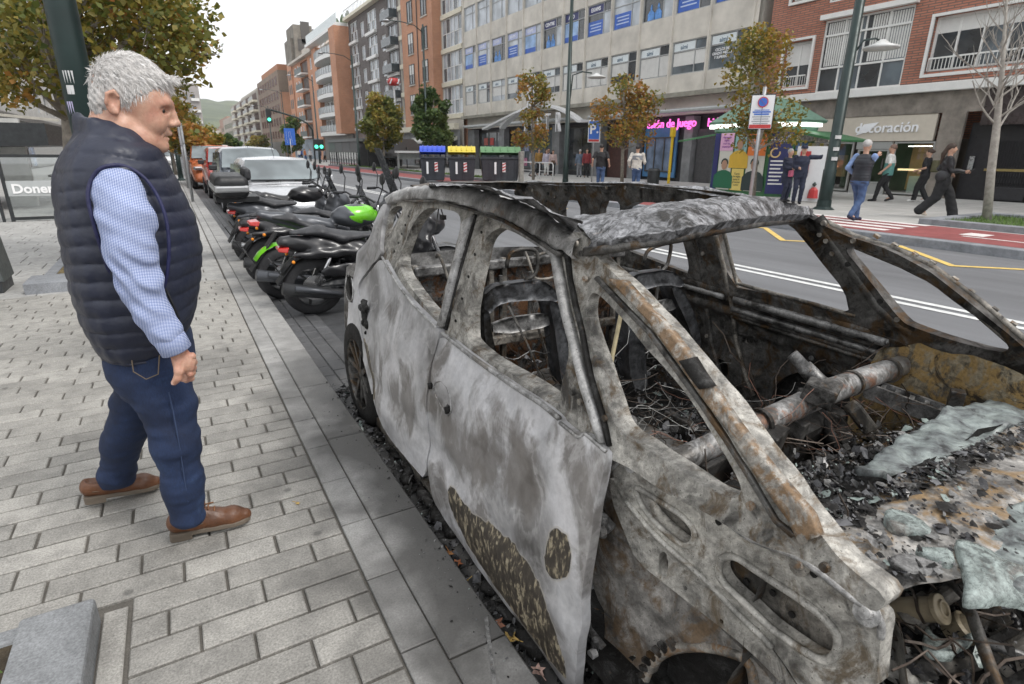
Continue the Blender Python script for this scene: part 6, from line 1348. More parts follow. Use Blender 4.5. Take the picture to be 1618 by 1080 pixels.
quarter=panel('rear_quarter_panel',[(612,321),(604,323),(597,338),(591,352),(585,373),(573,389),(559,403),(548,425),(543,448),(537,481),(536,503),(540,512),(551,518),(564,539),(573,570),(583,606),(589,628),(588,605),(580,566),(570,524),(566,481),(565,459),(569,442),(583,424),(602,404),(601,385),(604,352),(609,335)],[[(548,434),(556,439),(558,459),(556,478),(549,470),(546,450)]],SO(0),DOOR,.035,seed=1,step=.022,amp=.003)
tail=MB()
ring0=[(1.0,3.15,1.18),(.97,3.3,1.05),(.91,3.42,.93),(.86,3.52,.78),(.84,3.56,.6),(.83,3.58,.42),(.84,3.58,.2)]
for k in range(6):
 u=k/5
ringsT=[[(x+(1.70-x)*(1-math.cos(u*math.pi/2)),y+.36*math.sin(u*math.pi/2),z)for x,y,z in ring0[3:]]for u in[k/8 for k in range(9)]]
tail.loft(ringsT,closed=False);ringsT2=[[(3.4-x,y,z)for x,y,z in R]for R in ringsT];tail.loft(ringsT2,closed=False)
tl_=[(p[0],p[1],p[2])for p in ringsT[-1]]
tail.build('tail_panel',ASH,CAR,smooth=True)
rdoor=panel('rear_door',[(604,406),(614,425),(631,453),(653,481),(675,503),(690,517),(696,522),(687,560),(680,600),(673,630),(677,682),(676,764),(643,726),(609,683),(598,658),(591,632),(586,600),(580,562),(572,524),(568,481),(567.5,459),(572,443),(586,426)],[],SO(-.004),DOOR,.03,seed=2,step=.02,amp=.004,freq=5,stains=[([(572,530),(580,540),(588,580),(594,640),(586,610),(576,560)],1.0)],scorch=[([(615,585),(650,590),(664,650),(655,700),(632,690),(612,640)],.9),([(610,470),(640,500),(640,540),(615,530)],.7)],relief=lambda y,z:.012*math.exp(-((z-.30)/.05)**2)-.006*math.exp(-((z-.62)/.05)**2))
fdoor=panel('front_door',[(699,525),(744,562),(811,609),(855,637),(884,661),(884,667),(914,691),(925,684),(958,713),(957,735),(952,770),(944,801),(931,865),(920,929),(914,983),(910,1040),(907,1102),(900,1100),(877,1066),(842,1010),(788,940),(735,866),(692,806),(679,770),(679,682),(675,632),(682,602),(689,560)],[[(678,606),(682,602),(685,608),(683,615),(679,613)],[(706,637),(711,640),(713,650),(709,655),(705,647)]],SO(-.002),DOOR,.03,seed=3,step=.018,amp=.005,freq=4,stains=[([(709,768),(716,770),(735,800),(770,826),(800,850),(835,900),(858,950),(880,1010),(896,1076),(885,1070),(840,1005),(790,935),(745,868),(722,825),(708,795)],1.0),([(868,838),(880,835),(895,845),(903,870),(900,905),(888,918),(868,915),(858,900),(862,865)],1.0)],scorch=[([(690,650),(724,636),(765,668),(790,715),(795,760),(782,792),(745,780),(715,745),(694,700)],1.0),([(797,725),(833,700),(852,741),(848,800),(818,812),(792,770)],1.0),([(812,640),(850,660),(872,700),(850,715),(822,680)],.6),([(880,720),(935,730),(925,800),(890,790)],.55),([(760,600),(790,620),(785,650),(757,630)],.6)],relief=lambda y,z:.010*math.exp(-((z-.28-.04*(y-1.6))/.05)**2)-.006*math.exp(-((z-.64)/.05)**2))
def tubepx(name,pts,surf,r,m,n=6,off=0,parent=CAR,guess=1.0,jit=0):
 P=[on(px,py,surf,guess)for px,py in pts];P=[np.array([p[0]+off,p[1],p[2]])for p in P];Q=[]
 for i in range(len(P)-1):
  for k in range(4):Q.append(P[i]+(P[i+1]-P[i])*k/4)
 Q.append(P[-1]);o=MB().tube(Q,r,n).build(name,m,parent,smooth=True,recalc=False);return o
PALE=burnt('pale_edge_steel',.58,.30,0,0,12,.3,9,.45,bmp=.2)
tubepx('belt_edge',[(604,406),(614,425),(631,453),(653,481),(675,503),(690,518)],SO(-.004),.007,PALE,parent=rdoor)
tubepx('belt_edge',[(699,526),(744,562),(811,609),(855,637),(884,661)],SO(-.004),.009,PALE,parent=fdoor)
tubepx('belt_edge',[(885,668),(914,691),(925,685),(957,713)],SO(-.004),.006,PALE,parent=fdoor)
hr=[(688,604),(698,602),(706,612),(712,630),(713,650),(707,656),(698,644),(690,628),(685,614)]
P=[on(a,b,SO(-.004))for a,b in hr];MB().tube(P,.0035,6,closed=True).build('handle_rim',PALE,fdoor,smooth=True)
s=SDF((.70,2.80,.45),(.90,3.15,.75),.008);c=on(578,497,SO(-.01))
for dy,dz,r_ in((0,0,.03),(.05,.03,.024),(-.04,-.045,.026),(.02,-.05,.02),(-.02,.045,.022),(.0,.075,.014),(-.02,-.095,.012)):s.ell(c+np.array([-.006,dy,dz]),(.02,r_,r_),k=.02)
s.ell(c+np.array([-.03,-.008,.01]),(.03,.016,.03),k=.01,op='sub');s.disp(lambda x,y,z:.004*np.sin(x*300+y*210)*np.sin(z*190+y*90));s.build('door_handle',BLK_,rdoor)
for px,py,r_ in((681,609,.011),(709,647,.014),(697,622,.0)):
 if r_:q=on(px,py,SO(-.004));MB().tube([q+np.array([-.003,.004,.012]),q+np.array([-.003,-.004,-.012])],r_,10).build('handle_slot',BLK_,fdoor,smooth=True)
q=[on(a,b,SO(-.003))for a,b in((548,434),(556,439),(559,459),(556,478),(549,472),(546,452))];MB().prism([tuple(p+np.array([.0,0,0]))for p in q],(.012,0,0)).build('fuel_recess_dark',BLK_,quarter);MB().tube([tuple(p)for p in chaikin([tuple(p)for p in q],1)],.006,6,closed=True).build('recess_rim',PALE,quarter,smooth=True)  # black plate: the dark inside of the fuel opening put into its colour
sill=panel('sill',[(597,655),(609,683),(643,726),(677,768),(692,806),(735,866),(788,940),(842,1010),(877,1066),(900,1104),(880,1104),(832,1030),(775,955),(720,885),(676,822),(640,762),(610,712),(592,672)],[],SO(.035),FRM2,.05,seed=4,step=.03)
for k in range(9):
 u=k/9+.05;p=np.array([.790,2.6-1.6*u,.075-.03*u]);MB().cyl(p+np.array([-.006,0,0]),p+np.array([.02,0,0]),.016).build('sill_hole',BLK_,CAR)
roofrail=MB()
up=[(611,317),(620,306),(639,296.5),(675,293),(714,293.5),(742,295),(767,301),(797,311),(830,321),(864,337),(884,351),(905,364),(925,374)]
dn=[(612,322),(625,318),(640,315),(675,314),(703,317),(727,321),(751,329),(779,338),(808,352),(833,365),(862,384),(889,396),(903,408)]
U=[on(a,b,SO(.035))for a,b in up];D=[on(a,b,SO(-.006))for a,b in dn];ringsR=[]
for a,b in zip(U,D):
 R=[]
 for k in range(9):
  u=k/8;p=a+(b-a)*u;bulge=math.sin(u*math.pi);R.append((p[0]-.012*bulge,p[1],p[2]+.018*bulge))
 R.insert(0,(a[0]+.05,a[1],a[2]-.012));R.append((b[0]+.03,b[1],b[2]-.006));ringsR.append(R)
rr2=[]
for i in range(len(ringsR)-1):
 for k in range(5):
  u=k/5;R=[]
  for p,q in zip(ringsR[i],ringsR[i+1]):
   v=[p[j]+(q[j]-p[j])*u for j in range(3)];nz=.0035*math.sin(v[1]*31+v[2]*40)+.003*math.sin(v[1]*77);R.append((v[0],v[1],v[2]+nz))
  rr2.append(R)
rr2.append(ringsR[-1]);roofrail.loft(rr2,closed=False);roofrail.build('roof_rail',ASH,CAR,smooth=True,recalc=True)
frame=panel('side_frame',[(602,404),(601,385),(604,352),(612,326),(640,314),(675,313),(703,316),(745,328),(794,342),(833,364),(867,386),(886,393),(898,380),(906,364),(926,373),(937,381),(936,396),(951,414),(979,439),(1000,460),(1022,486),(1056,516),(1089,560),(1117,602),(1142,636),(1167,675),(1200,722),(1234,757),(1262,800),(1298,844),(1320,875),(1352,905),(1403,943),(1392,966),(1372,962),(1330,925),(1290,893),(1250,873),(1217,866),(1167,841),(1111,806),(1070,788),(1034,766),(1000,742),(972,728),(957,722),(930,712),(885,690),(850,660),(800,622),(744,585),(700,545),(670,515),(640,480),(615,440)],[[(639,325),(623,325),(613,337),(609.5,362),(610,381),(625,353)],[(675,328),(662,339),(650,359),(639,387),(631,403),(630,417),(639,439),(659,467),(678,492),(691,504),(698,487),(709,437),(725,375),(729,350),(725,337),(714,332),(692,329)],[(786,360),(769,373),(760,395),(753,425),(743,481),(737,530),(742,542),(780,572),(830,603),(855,622),(878,640),(886,633),(885,611),(894,586),(900,556),(892,516),(886,490),(880,442),(878,409),(871,401),(855,392),(830,377),(811,366),(795,360)],[(936,462),(927,475),(926,506),(936,548),(947,589),(958,633),(969,669),(986,686),(1000,694),(1016,702),(1041,721),(1083,746),(1125,776),(1160,788),(1171,781),(1173,766),(1150,722),(1122,677),(1094,636),(1055,585),(1019,547),(992,510),(966,484),(945,463)]],SO(.02),FRM,.055,seed=5,step=.014,amp=.003,freq=9)
def strip(name,A,B_,surf,m,th=.012,parent=CAR,guess=1.0,sub=3,bulge=.006,sgn=1):
 """ribbon between two traced edges, with thickness"""
 PA=[on(a,b,surf,guess)for a,b in A];PB=[on(a,b,surf,guess)for a,b in B_];mb=MB();R=[]
 def lerp(P):
  Q=[]
  for i in range(len(P)-1):
   for k in range(sub):Q.append(P[i]+(P[i+1]-P[i])*k/sub)
  Q.append(P[-1]);return Q
 for a,b in zip(lerp(PA),lerp(PB)):
  e=np.array([th*sgn,0,0]);mid=(a+b)/2-np.array([bulge*sgn,0,0]);q1=a*.8+b*.2-np.array([bulge*.8*sgn,0,0]);q2=a*.2+b*.8-np.array([bulge*.8*sgn,0,0])
  R.append([tuple(a+e),tuple(a),tuple(q1),tuple(mid),tuple(q2),tuple(b),tuple(b+e)])
 mb.loft(R);return mb.build(name,m,parent,smooth=True)
strip('door_frame_upright',[(729,352),(722,385),(709,437),(698,487),(690,512)],[(745,340),(735,372),(719,430),(705,487),(698,516)],SO(-.002),ASH,.03)
strip('shut_line',[(747,338),(738,372),(721,430),(707,487),(700,518)],[(752,339),(743,372),(727,430),(712,487),(704,522)],SO(.012),BLK_,.01,bulge=0)
strip('window_lip',[(757,331),(794,345),(830,367),(862,388),(877,400),(884,442),(892,490),(900,522),(909,558),(921,604),(936,650),(950,700)],[(751,335),(790,351),(826,373),(857,394),(869,404),(875,442),(884,490),(893,524),(903,560),(914,607),(928,652),(943,695)],SO(-.004),ASH,.03,bulge=.004)
strip('shut_line',[(884,394),(891,402),(896,440),(904,481),(914,521),(922,566),(932,609),(946,655),(958,704)],[(889,393),(897,402),(900,440),(908,481),(918,521),(926,566),(936,609),(950,655),(961,706)],SO(.006),BLK_,.014,bulge=0)
strip('drip_rail',[(640,315),(690,316),(745,330),(794,345),(833,367),(884,400)],[(640,318),(690,319.5),(745,334),(793,350),(831,372),(880,405)],SO(-.01),SOOT,.02,bulge=0)
strip('inner_belt_rail',[(729,538),(780,574),(830,604),(855,625),(882,647)],[(727,548),(776,586),(826,616),(851,637),(878,657)],SO(.045),RUST,.02)
strip('pillar_trim',[(960,440),(992,474),(1022,505),(1050,545),(1072,575),(1104,622),(1142,672),(1190,746),(1243,820),(1262,858)],[(985,444),(1010,473),(1045,508),(1077,548),(1104,585),(1134,628),(1164,672),(1214,738),(1280,815),(1292,848)],SO(.006),TRIM,.02,bulge=0)
strip('charred_trim',[(1072,570),(1090,597),(1104,615)],[(1092,565),(1108,592),(1122,612)],SO(-.004),BLK_,.02)
strip('pillar_fold',[(938,440),(992,497),(1022,527),(1062,582),(1104,640),(1142,696),(1180,756),(1222,826),(1250,850)],[(942,436),(996,492),(1027,523),(1067,578),(1109,636),(1147,692),(1185,752),(1226,822),(1256,846)],SO(.008),SOOT,.01,bulge=0)
strip('hinge_pillar',[(936,590),(925,600),(912,630),(905,670)],[(900,580),(888,600),(886,640),(890,672)],SO(.06),FRM2,.04,bulge=.012)
for(px,py)in((901,372),(912,384),(921,400),(926,440),(905,620),(918,634),(957,660),(1270,850),(1188,798),(1305,895)):
 c=on(px,py,SO(.012));MB().cyl(c,c-np.array([.008,0,0]),.009,n=10).build('bolt',SOOT if px%2 else RUST,CAR)
bt=MB()
for i in range(42):
 px,py=rng.uniform(640,1280),0
pl=[(757,345,706,520,.045),(640,330,612,400,.04)]
for(a,b,c_,d_,w)in pl:
 for k in range(5):
  u=(k+.5)/5;p=on(a+(c_-a)*u+9,b+(d_-b)*u+4,SO(.016));MB().cyl(p,p-np.array([.003,0,0]),.006,n=8).build('frame_hole',BLK_,CAR)
def SA(off=0):return lambda y,z:.893+(1.0-y)*.123+off
ap_out=[(966,745),(970,735),(984,724),(1005,731),(1041,760),(1076,784),(1118,805),(1146,819),(1174,846),(1217,864),(1245,871),(1284,896),(1319,924),(1358,952),(1388,973),(1394,992),(1389,1017),(1384,1105),(1272,1105),(1255,1073),(1217,1017),(1167,971),(1118,918),(1069,876),(1027,837),(1005,809),(977,777)]
hA=[(1004,769),(1016,775),(1048,795),(1076,812),(1093,830),(1099,844),(1094,860),(1080,863),(1055,844),(1030,820),(1009,791)]
hB=[(1136,887),(1146,878),(1164,879),(1199,904),(1238,929),(1280,957),(1301,974),(1322,999),(1325,1020),(1319,1038),(1301,1045),(1273,1031),(1238,1006),(1217,992),(1178,953),(1146,925),(1134,904)]
def rel_ap(y,z):return 0
apron=panel('wing_apron',ap_out,[hA,hB],SA(0),APR,.045,seed=7,step=.012,amp=.0035,freq=9,sm=1)
for h,r_ in((hA,.008),(hB,.009)):
 P=[on(a,b,SA(-.002))for a,b in h];P2=[]
 hh=chaikin([tuple(p)for p in P],2);MB().tube(hh,r_,6,closed=True).build('pressed_rim',APR,apron,smooth=True)
P=[on(a,b,SA(-.004))for a,b in ap_out[:17]];pp=chaikin([tuple(p)for p in P],2)[1:-4];MB().tube(pp[:-2],.007,6).build('pressed_edge',PALE,apron,smooth=True)
P=[on(a,b,SA(-.003))for a,b in ap_out[19:]];pp=chaikin([tuple(p)for p in P],2)[2:-6];MB().tube(pp,.008,6).build('pressed_edge',APR,apron,smooth=True)
panel('apron_recess',[(985,745),(1110,815),(1250,895),(1345,960),(1350,1050),(1290,1070),(1190,1000),(1100,910),(1030,850),(990,790)],[],SA(.05),FRM2,.01,seed=8,step=.02,amp=.006)
brace=panel('wing_brace',[(962,745),(990,800),(1027,838),(1069,877),(1118,919),(1167,972),(1217,1017),(1275,1106),(1250,1106),(1238,1080),(1182,1027),(1125,981),(1058,929),(1005,887),(985,840),(965,790)],[[(1040,872),(1056,872),(1054,916),(1041,908)],[(1078,924),(1084,925),(1087,932),(1080,933)],[(1136,977),(1142,980),(1142,986),(1136,984)],[(955,772),(962,775),(964,787),(957,783)]],SA(.012),APR,.03,seed=9,step=.015,amp=.004)
wall_=panel('wheelhouse_wall',[(950,735),(975,760),(1020,850),(1090,930),(1150,1000),(1215,1060),(1240,1110),(1193,1110),(1190,1080),(1185,1045),(1160,1032),(1111,1022),(1058,1024),(1030,1045),(1016,1080),(1010,1115),(944,1115),(950,1040),(956,975),(938,940),(936,869),(942,800)],[[(948,800),(954,802),(956,812),(950,812)]],SA(.05),burnt('wheelhouse_steel',.40,.09,.55,.1,13,.25,5,.65,tint=(1,.95,.88),bmp=.5,rustc=(.20,.13,.07)),.04,seed=10,step=.016,amp=.012,freq=9)
P=[on(a,b,SA(.045))for a,b in((1013,1100),(1017,1080),(1030,1046),(1058,1024),(1111,1020),(1160,1031),(1186,1044),(1192,1080),(1194,1110))]
MB().tube(chaikin([tuple(p)for p in P],2)[1:-3],.014,6).build('arch_flange',RUST,CAR,smooth=True)
mb=MB()
for k in range(11):
 u=k/10;i=u*3.2;i0=int(i);a=P[i0+0];b=P[i0+1];p=a+(b-a)*(i-i0);MB().rbox((p[0]-.012,p[1]+.006,p[2]+.012),(.014,.012,.03),rx=u*2).build('flange_tab',SOOT,CAR)
MB().box((1.02,.0,-.05),(1.25,.85,.40)).build('wheel_well',BLK_,CAR)
for(px,py,s_)in((953,822,1.0),(940,1012,1.25)):
 c=on(px,py,SA(.02));mb=MB();mb.rbox(c,(.03,.07*s_,.028),rx=.5,rz=.3);mb.cyl(c+np.array([-.02,-.025,-.03]),c+np.array([-.02,-.025,.04]),.012);mb.rbox(c+np.array([-.012,.03,.022]),(.03,.03,.05),rx=-.3);mb.build('door_hinge',STEEL,CAR,bevel=.004)
 MB().cyl(c+np.array([-.025,-.035,.0]),c+np.array([-.045,-.035,.0]),.014).build('hinge_bolt',PALE,CAR)
for(px,py,r_,m)in((999,733,.016,PALE),(1370,968,.017,PALE),(1264,893,.015,RUST)):
 c=on(px,py,SA(-.006));MB().lathe(c,(-1,0,.4),[(0,0),(r_*1.4,0),(r_*1.4,.003),(r_*.7,.004),(r_*.6,.012),(0,.013)],14).build('wing_bolt',m,CAR)
for(px,py)in((1136,824),(1287,906),(1222,936),(1252,970),(1180,918)):
 c=on(px,py,SA(-.001 if py<910 else.045));MB().cyl(c,c-np.array([.004,0,0]),.0075,n=10).build('apron_hole',BLK_,CAR)
def wheel(c,sgn,rimm,tyre,R=.325,W=.20):
 t=MB();t.lathe(c,(1,0,0),[(R*.66,0),(R*.72,-.004),(R*.93,.004),(R,.03),(R,W-.03),(R*.93,W),(R*.66,W)],40).build('tyre',tyre,CAR,smooth=True)
 m=MB();m.lathe(c,(1,0,0),[(R*.67,.0),(R*.63,.012),(R*.62,.05),(R*.6,W*.8)],36);m.lathe(c,(1,0,0),[(0,.02),(R*.15,.022),(R*.16,.05),(R*.15,.09)],20)
 for k in range(5):
  a=2*math.pi*k/5+.5
  for s_ in(-1,1):
   b=a+s_*.13;b2=a+s_*.34;c0=np.array(c);p=c0+np.array([.03,math.cos(b)*R*.13,math.sin(b)*R*.13]);q=c0+np.array([.014,math.cos(b2)*R*.64,math.sin(b2)*R*.64]);m.bar(p,q,.03,.022,up=(1,0,0))
 m.build('wheel_rim',rimm,CAR,smooth=False,bevel=.003);MB().cyl((c[0]+.11,c[1],c[2]),(c[0]+.13,c[1],c[2]),R*.58,n=32).build('brake_disc',SOOT,CAR)
wheel((.788,3.20,.205),1,SOOT,burnt('burnt_tyre',.04,.012,0,.6,14,0,20,.8,bmp=.8))
wheel((2.42,3.20,.205),1,FRM2,MC['burnt_tyre']);wheel((2.42,.40,.205),1,FRM2,MC['burnt_tyre'])
FO=[(850,345),(822,310),(826,288),(839,287),(894,288),(978,289),(1005,288),(1063,294),(1121,299),(1180,307),(1230,318),(1272,330),(1285,337),(1303,348),(1348,371),(1381,380),(1418,393),(1477,422),(1492,431),(1551,476),(1603,521),(1625,540),(1680,590),(1690,650),(1640,600),(1600,575),(1560,562),(1500,552),(1460,545),(1430,552),(1390,545),(1300,515),(1200,490),(1110,470),(1020,440),(950,415),(880,395),(860,370)]
holesF=[[(1351,387),(1348,396),(1366,417),(1388,443),(1418,480),(1440,504),(1452,511),(1514,532),(1588,552),(1603,550),(1606,543),(1588,517),(1533,480),(1485,443),(1425,413),(1374,391)],[(1136,350),(1150,338),(1222,337),(1262,352),(1289,384),(1314,417),(1346,455),(1357,497),(1290,478),(1222,461),(1162,449)],[(1007,318),(1060,319),(1080,334),(1087,364),(1102,440),(1079,435),(1021,416),(966,388),(957,376),(985,348)],[(958,317),(975,316),(992,318),(992,335),(980,358),(958,364)],[(895,317),(912,315),(927,317),(929,352),(912,362),(895,356)]]
farf=panel('far_side_frame',FO,holesF,SF(0),SOOT,.06,inward=-1,seed=11,step=.02,amp=.004,guess=2.5,back=True,hsm=1)
def frib(name,pts,r,m=SOOT,off=.03,n=7,parent=CAR):
 return tubepx(name,pts,SF(off),r,m,n,parent=parent,guess=2.5)
frib('pillar_flange',[(1290,345),(1310,372),(1348,425),(1388,480),(1420,512),(1445,525)],.03,off=.035)
frib('pillar_flange',[(1303,349),(1348,372),(1418,395),(1477,424),(1551,478),(1625,541)],.012,FRM2,off=.01)
frib('pillar_flange',[(1352,390),(1425,420),(1485,450),(1533,487),(1600,545)],.010,FRM2,off=.04)
frib('window_rib',[(1140,352),(1152,400),(1164,447),(1225,464),(1290,481),(1352,499)],.010,FRM2,off=.055)
frib('b_pillar_rib',[(1096,358),(1108,420),(1116,480),(1124,540),(1140,600)],.014,off=.05)
frib('b_pillar_rib',[(1126,356),(1143,420),(1156,480),(1163,540),(1180,600),(1190,625)],.012,FRM2,off=.06)
frib('rail_rib',[(835,294),(900,296),(1000,297),(1100,308),(1180,318),(1260,336)],.014,off=.04)
for(px,py)in((1385,376),(1413,390),(1445,405),(1473,418),(1508,444),(1534,464),(1571,492),(1600,515)):
 c=on(px,py,SF(.0),2.5);MB().rbox(c+np.array([0,0,.008]),(.03,.022,.012),rz=.2,rx=.5).build('trim_clip',RUST,CAR)
for(px,py)in((1297,370),(1307,380),(1317,400),(1341,417),(1392,475),(1419,504),(1303,352),(1350,380),(867,305),(864,317),(843,300),(878,310),(960,296),(990,296),(1110,370),(1112,400),(1120,500),(1118,530)):
 c=on(px,py,SF(.055),2.5);MB().cyl(c,c-np.array([.012,0,0]),.011,n=10).build('frame_hole',BLK_ if py%2 else FRM2,CAR)
def beltz(y):return.775+.02*(y-1)
out=[(.30,.02),(.30,.50),(.62,.60),(.95,.70),(1.15,.765),(1.6,.79),(2.1,.81),(2.6,.86),(3.1,.93),(3.6,.95),(3.75,.5),(3.6,.0),(2,-.03)]
hl=[[(1.30,.10),(1.30,.42),(1.36,.50),(1.60,.44),(1.72,.30),(1.72,.10)],[(1.98,.25),(1.98,.36),(2.08,.36),(2.10,.25)],[(1.86,.50),(1.90,.50),(1.90,.54),(1.86,.54)],[(2.45,.1),(2.45,.45),(2.7,.5),(2.9,.3),(2.9,.1)],[(1.08,.52),(1.12,.52),(1.12,.57),(1.08,.57)],[(1.20,.585),(1.24,.585),(1.24,.61),(1.2,.61)]]
def relf(y,z):return-.02*math.exp(-((z-beltz(y)+.03)/.018)**2)-.03*math.exp(-((z-beltz(y)+.13)/.02)**2)+.03*(1 if 1.2<y<1.8 and z<.55 else 0)
inner=panel('far_door_inner',out,hl,SF(.05),SOOT,.035,seed=12,step=.022,amp=.004,world=True,relief=relf,sm=1)
MB().box((2.66,.2,-.05),(2.70,3.7,.7)).build('far_outer_skin',BLK_,CAR)
for y0,y1,dz,r_ in((1.15,1.93,-.045,.022),(1.10,1.95,-.105,.016),(1.1,1.95,-.15,.012),(2.0,3.0,-.05,.018)):
 pts=[(3.40-SN(y,beltz(y)+dz)-.065,y,beltz(y)+dz)for y in np.linspace(y0,y1,12)];MB().tube(pts,r_,8).build('belt_beam',STEEL if r_>.015 else SOOT,CAR,smooth=True)
for k in range(26):
 y,z=rng.uniform(1.05,3.4),rng.uniform(.12,.66);x=3.40-SN(y,z)-.052;MB().lathe((x,y,z),(-1,0,0),[(.012,0),(.013,.004),(.005,.005),(0,.004)],8).build('inner_boss',BLK_ if k%3 else STEEL,CAR)
bh=MB();ptsb=[at(1330,560,1,1.15),at(1440,560,1,.95)]
def crumple(name,grid,m,parent=CAR,amp=.01,freq=12,seed=0,sub=6):
 """grid: rows of 3D points; refined and dented sheet"""
 G_=np.array(grid,float)
 def ref(A):
  n=A.shape[0];ts=np.linspace(0,n-1,(n-1)*sub+1);i=np.minimum(ts.astype(int),n-2);f=(ts-i).reshape(-1,*([1]*(A.ndim-1)));return A[i]*(1-f)+A[i+1]*f
 A=ref(G_);A=np.swapaxes(ref(np.swapaxes(A,0,1)),0,1);r,c=A.shape[:2];P=A.reshape(-1,3)
 P=P+amp*np.stack([vnoise(P,freq,seed+k)for k in range(3)],1)+amp*.5*np.stack([vnoise(P,freq*3.3,seed+k+5)for k in range(3)],1)
 Q=[(j*c+i,j*c+i+1,(j+1)*c+i+1,(j+1)*c+i)for j in range(r-1)for i in range(c-1)]
 return link(name,fastmesh(name,P,Q),m,parent,True)
def pz(px,py,z):return at(px,py,2,z)
def py_(px,py,y):return at(px,py,1,y)
crumple('bulkhead_side',[[on(1395,545,SF(.06),2.5),on(1450,540,SF(.06),2.5),on(1560,570,SF(.1),2.5),on(1640,600,SF(.1),2.5)],[(2.40,1.2,.50),(2.43,.95,.52),(2.40,.7,.50),(2.38,.5,.5)],[(2.3,1.15,.1),(2.35,.9,.1),(2.3,.65,.1),(2.3,.4,.1)]],OCH,amp=.012,seed=3)
crumple('windscreen_shelf',[[py_(1400,560,1.22),py_(1450,535,1.1),py_(1560,575,.86),py_(1660,610,.72)],[py_(1380,590,1.2),py_(1455,580,1.05),py_(1560,610,.84),py_(1650,640,.7)]],OCH,amp=.008,seed=4)
crumple('charred_trim',[[py_(1370,565,1.25),py_(1430,556,1.1),py_(1500,575,.95),py_(1580,600,.84)],[py_(1375,580,1.22),py_(1430,572,1.08),py_(1500,592,.93),py_(1578,622,.82)]],BLK_,amp=.012,seed=5)
zf=[1.232,1.25,1.268,1.285,1.285,1.265,1.24,1.225];zr=[1.27,1.29,1.315,1.335,1.335,1.325,1.30,1.24]
fr_=[(936,383),(972,378),(1021,370),(1086,360),(1147,349),(1219,340),(1262,338),(1287,340)];re_=[(895,343),(945,338),(998,330),(1076,316),(1147,310),(1205,309),(1250,319),(1280,330)]
A_=[pz(*p,z)for p,z in zip(fr_,zf)];B_=[pz(*p,z)for p,z in zip(re_,zr)];Mid=[(a+b)/2+np.array([0,0,.015])for a,b in zip(A_,B_)]
crumple('roof_header',[[a+np.array([0,.02,-.028])for a in A_],A_,Mid,B_,[b+np.array([0,.04,-.03])for b in B_]],ASH2,amp=.004,freq=44,seed=6,sub=14)
MB().tube([tuple(a+np.array([0,.03,-.03]))for a in A_],.014,8).build('header_beam',SOOT,CAR,smooth=True)
rt=[(830,286.5),(839,286.5),(894,288),(978,288),(1005,287),(1063,293),(1121,298),(1180,307),(1235,316)]
R0=[on(a,b,SF(-.01),2.5)for a,b in rt]
crumple('roof_edge_flakes',[[p+np.array([.03,0,-.004])for p in R0],[p+np.array([-.03,0,.004])for p in R0],[p+np.array([-.07,0,-.02])for p in R0]],ASH2,amp=.006,freq=30,seed=7,sub=8)
sk=[(690,291),(740,292),(770,296),(800,306),(815,313),(843,314),(872,333),(894,340),(925,350)]
zs_=[1.37,1.375,1.375,1.365,1.36,1.355,1.335,1.32,1.30]
S0=[on(a,b,SO(.04))for a,b in up[3:12]];S1=[pz(a,b,z)for(a,b),z in zip(sk,zs_)]
crumple('roof_skin_remnant',[S0,[(p+q)/2+np.array([0,0,.004])for p,q in zip(S0,S1)],S1],ASH2,amp=.006,freq=20,seed=8,sub=6)
rh=[at(px,py,1,Yh)for px,py,Yh in((655,293,3.0),(690,290,3.15),(735,288,3.3),(780,287,3.4),(830,288,3.5),(838,296,3.55))];crumple('rear_header',[[p+np.array([0,-.03,.0])for p in rh],[p+np.array([0,.05,.004])for p in rh],[p+np.array([0,.06,-.05])for p in rh]],SOOT,amp=.004,seed=44)
crumple('floor_pan',[[(.86,y,.06),(1.3,y,.03),(1.7,y,.10),(2.1,y,.03),(2.62,y,.06)]for y in(.55,1.1,1.7,2.3,2.9,3.6)],BLK_,amp=.02,freq=9,seed=9,sub=8)
crumple('firewall',[[(.95,.62,.6),(1.5,.66,.62),(2.0,.68,.62),(2.45,.66,.6)],[(.95,.60,.05),(1.5,.62,.05),(2.0,.62,.05),(2.45,.6,.05)]],SOOT,amp=.02,freq=9,seed=10,sub=10)
rs=crumple('rear_seat_back',[[(.98,2.72,.90),(1.4,2.70,.91),(1.8,2.70,.91),(2.35,2.72,.90)],[(.96,2.76,.5),(1.4,2.74,.5),(1.8,2.74,.5),(2.35,2.76,.5)],[(.95,2.80,.1),(1.4,2.8,.1),(1.8,2.8,.1),(2.3,2.8,.1)]],burnt('rear_seat_rust',.22,.04,.7,.45,15,.3,9,.6,bmp=.6,rustc=(.22,.10,.04)),amp=.012,freq=14,seed=11,sub=9)
for x in(.99,1.42,1.5,2.0,2.3):MB().bar((x,2.68,.2),(x,2.68,.93),.035,.03).build('seat_upright',FRM2,CAR,bevel=.005)
MB().bar((.98,2.67,.90),(2.34,2.67,.90),.04,.05).build('seat_top_rail',STEEL,CAR,bevel=.008);MB().bar((.98,2.66,.47),(2.34,2.66,.47),.04,.05).build('seat_cross_rail',FRM2,CAR,bevel=.008)
for x0 in(1.10,1.58,1.86):
 pts=[(x0,2.66,.93),(x0-.02,2.6,1.0),(x0-.02,2.55,.98),(x0,2.5,.86),(x0+.02,2.5,.83),(x0+.15,2.5,.83),(x0+.19,2.52,.88),(x0+.19,2.58,.99),(x0+.17,2.66,.93)];MB().tube(chaikin(pts,2)[1:-3],.008,7).build('headrest_loop',FRM2,CAR,smooth=True)
for(a,b)in(((1.0,2.66,.85),(1.18,2.5,.25)),((1.28,2.66,.85),(1.2,2.5,.3)),((1.6,2.66,.85),(1.75,2.5,.2))):MB().bar(a,b,.014,.014).build('seat_strut',SOOT,CAR)
def P19(px,py,y=1.9):return at(px,py,1,y)
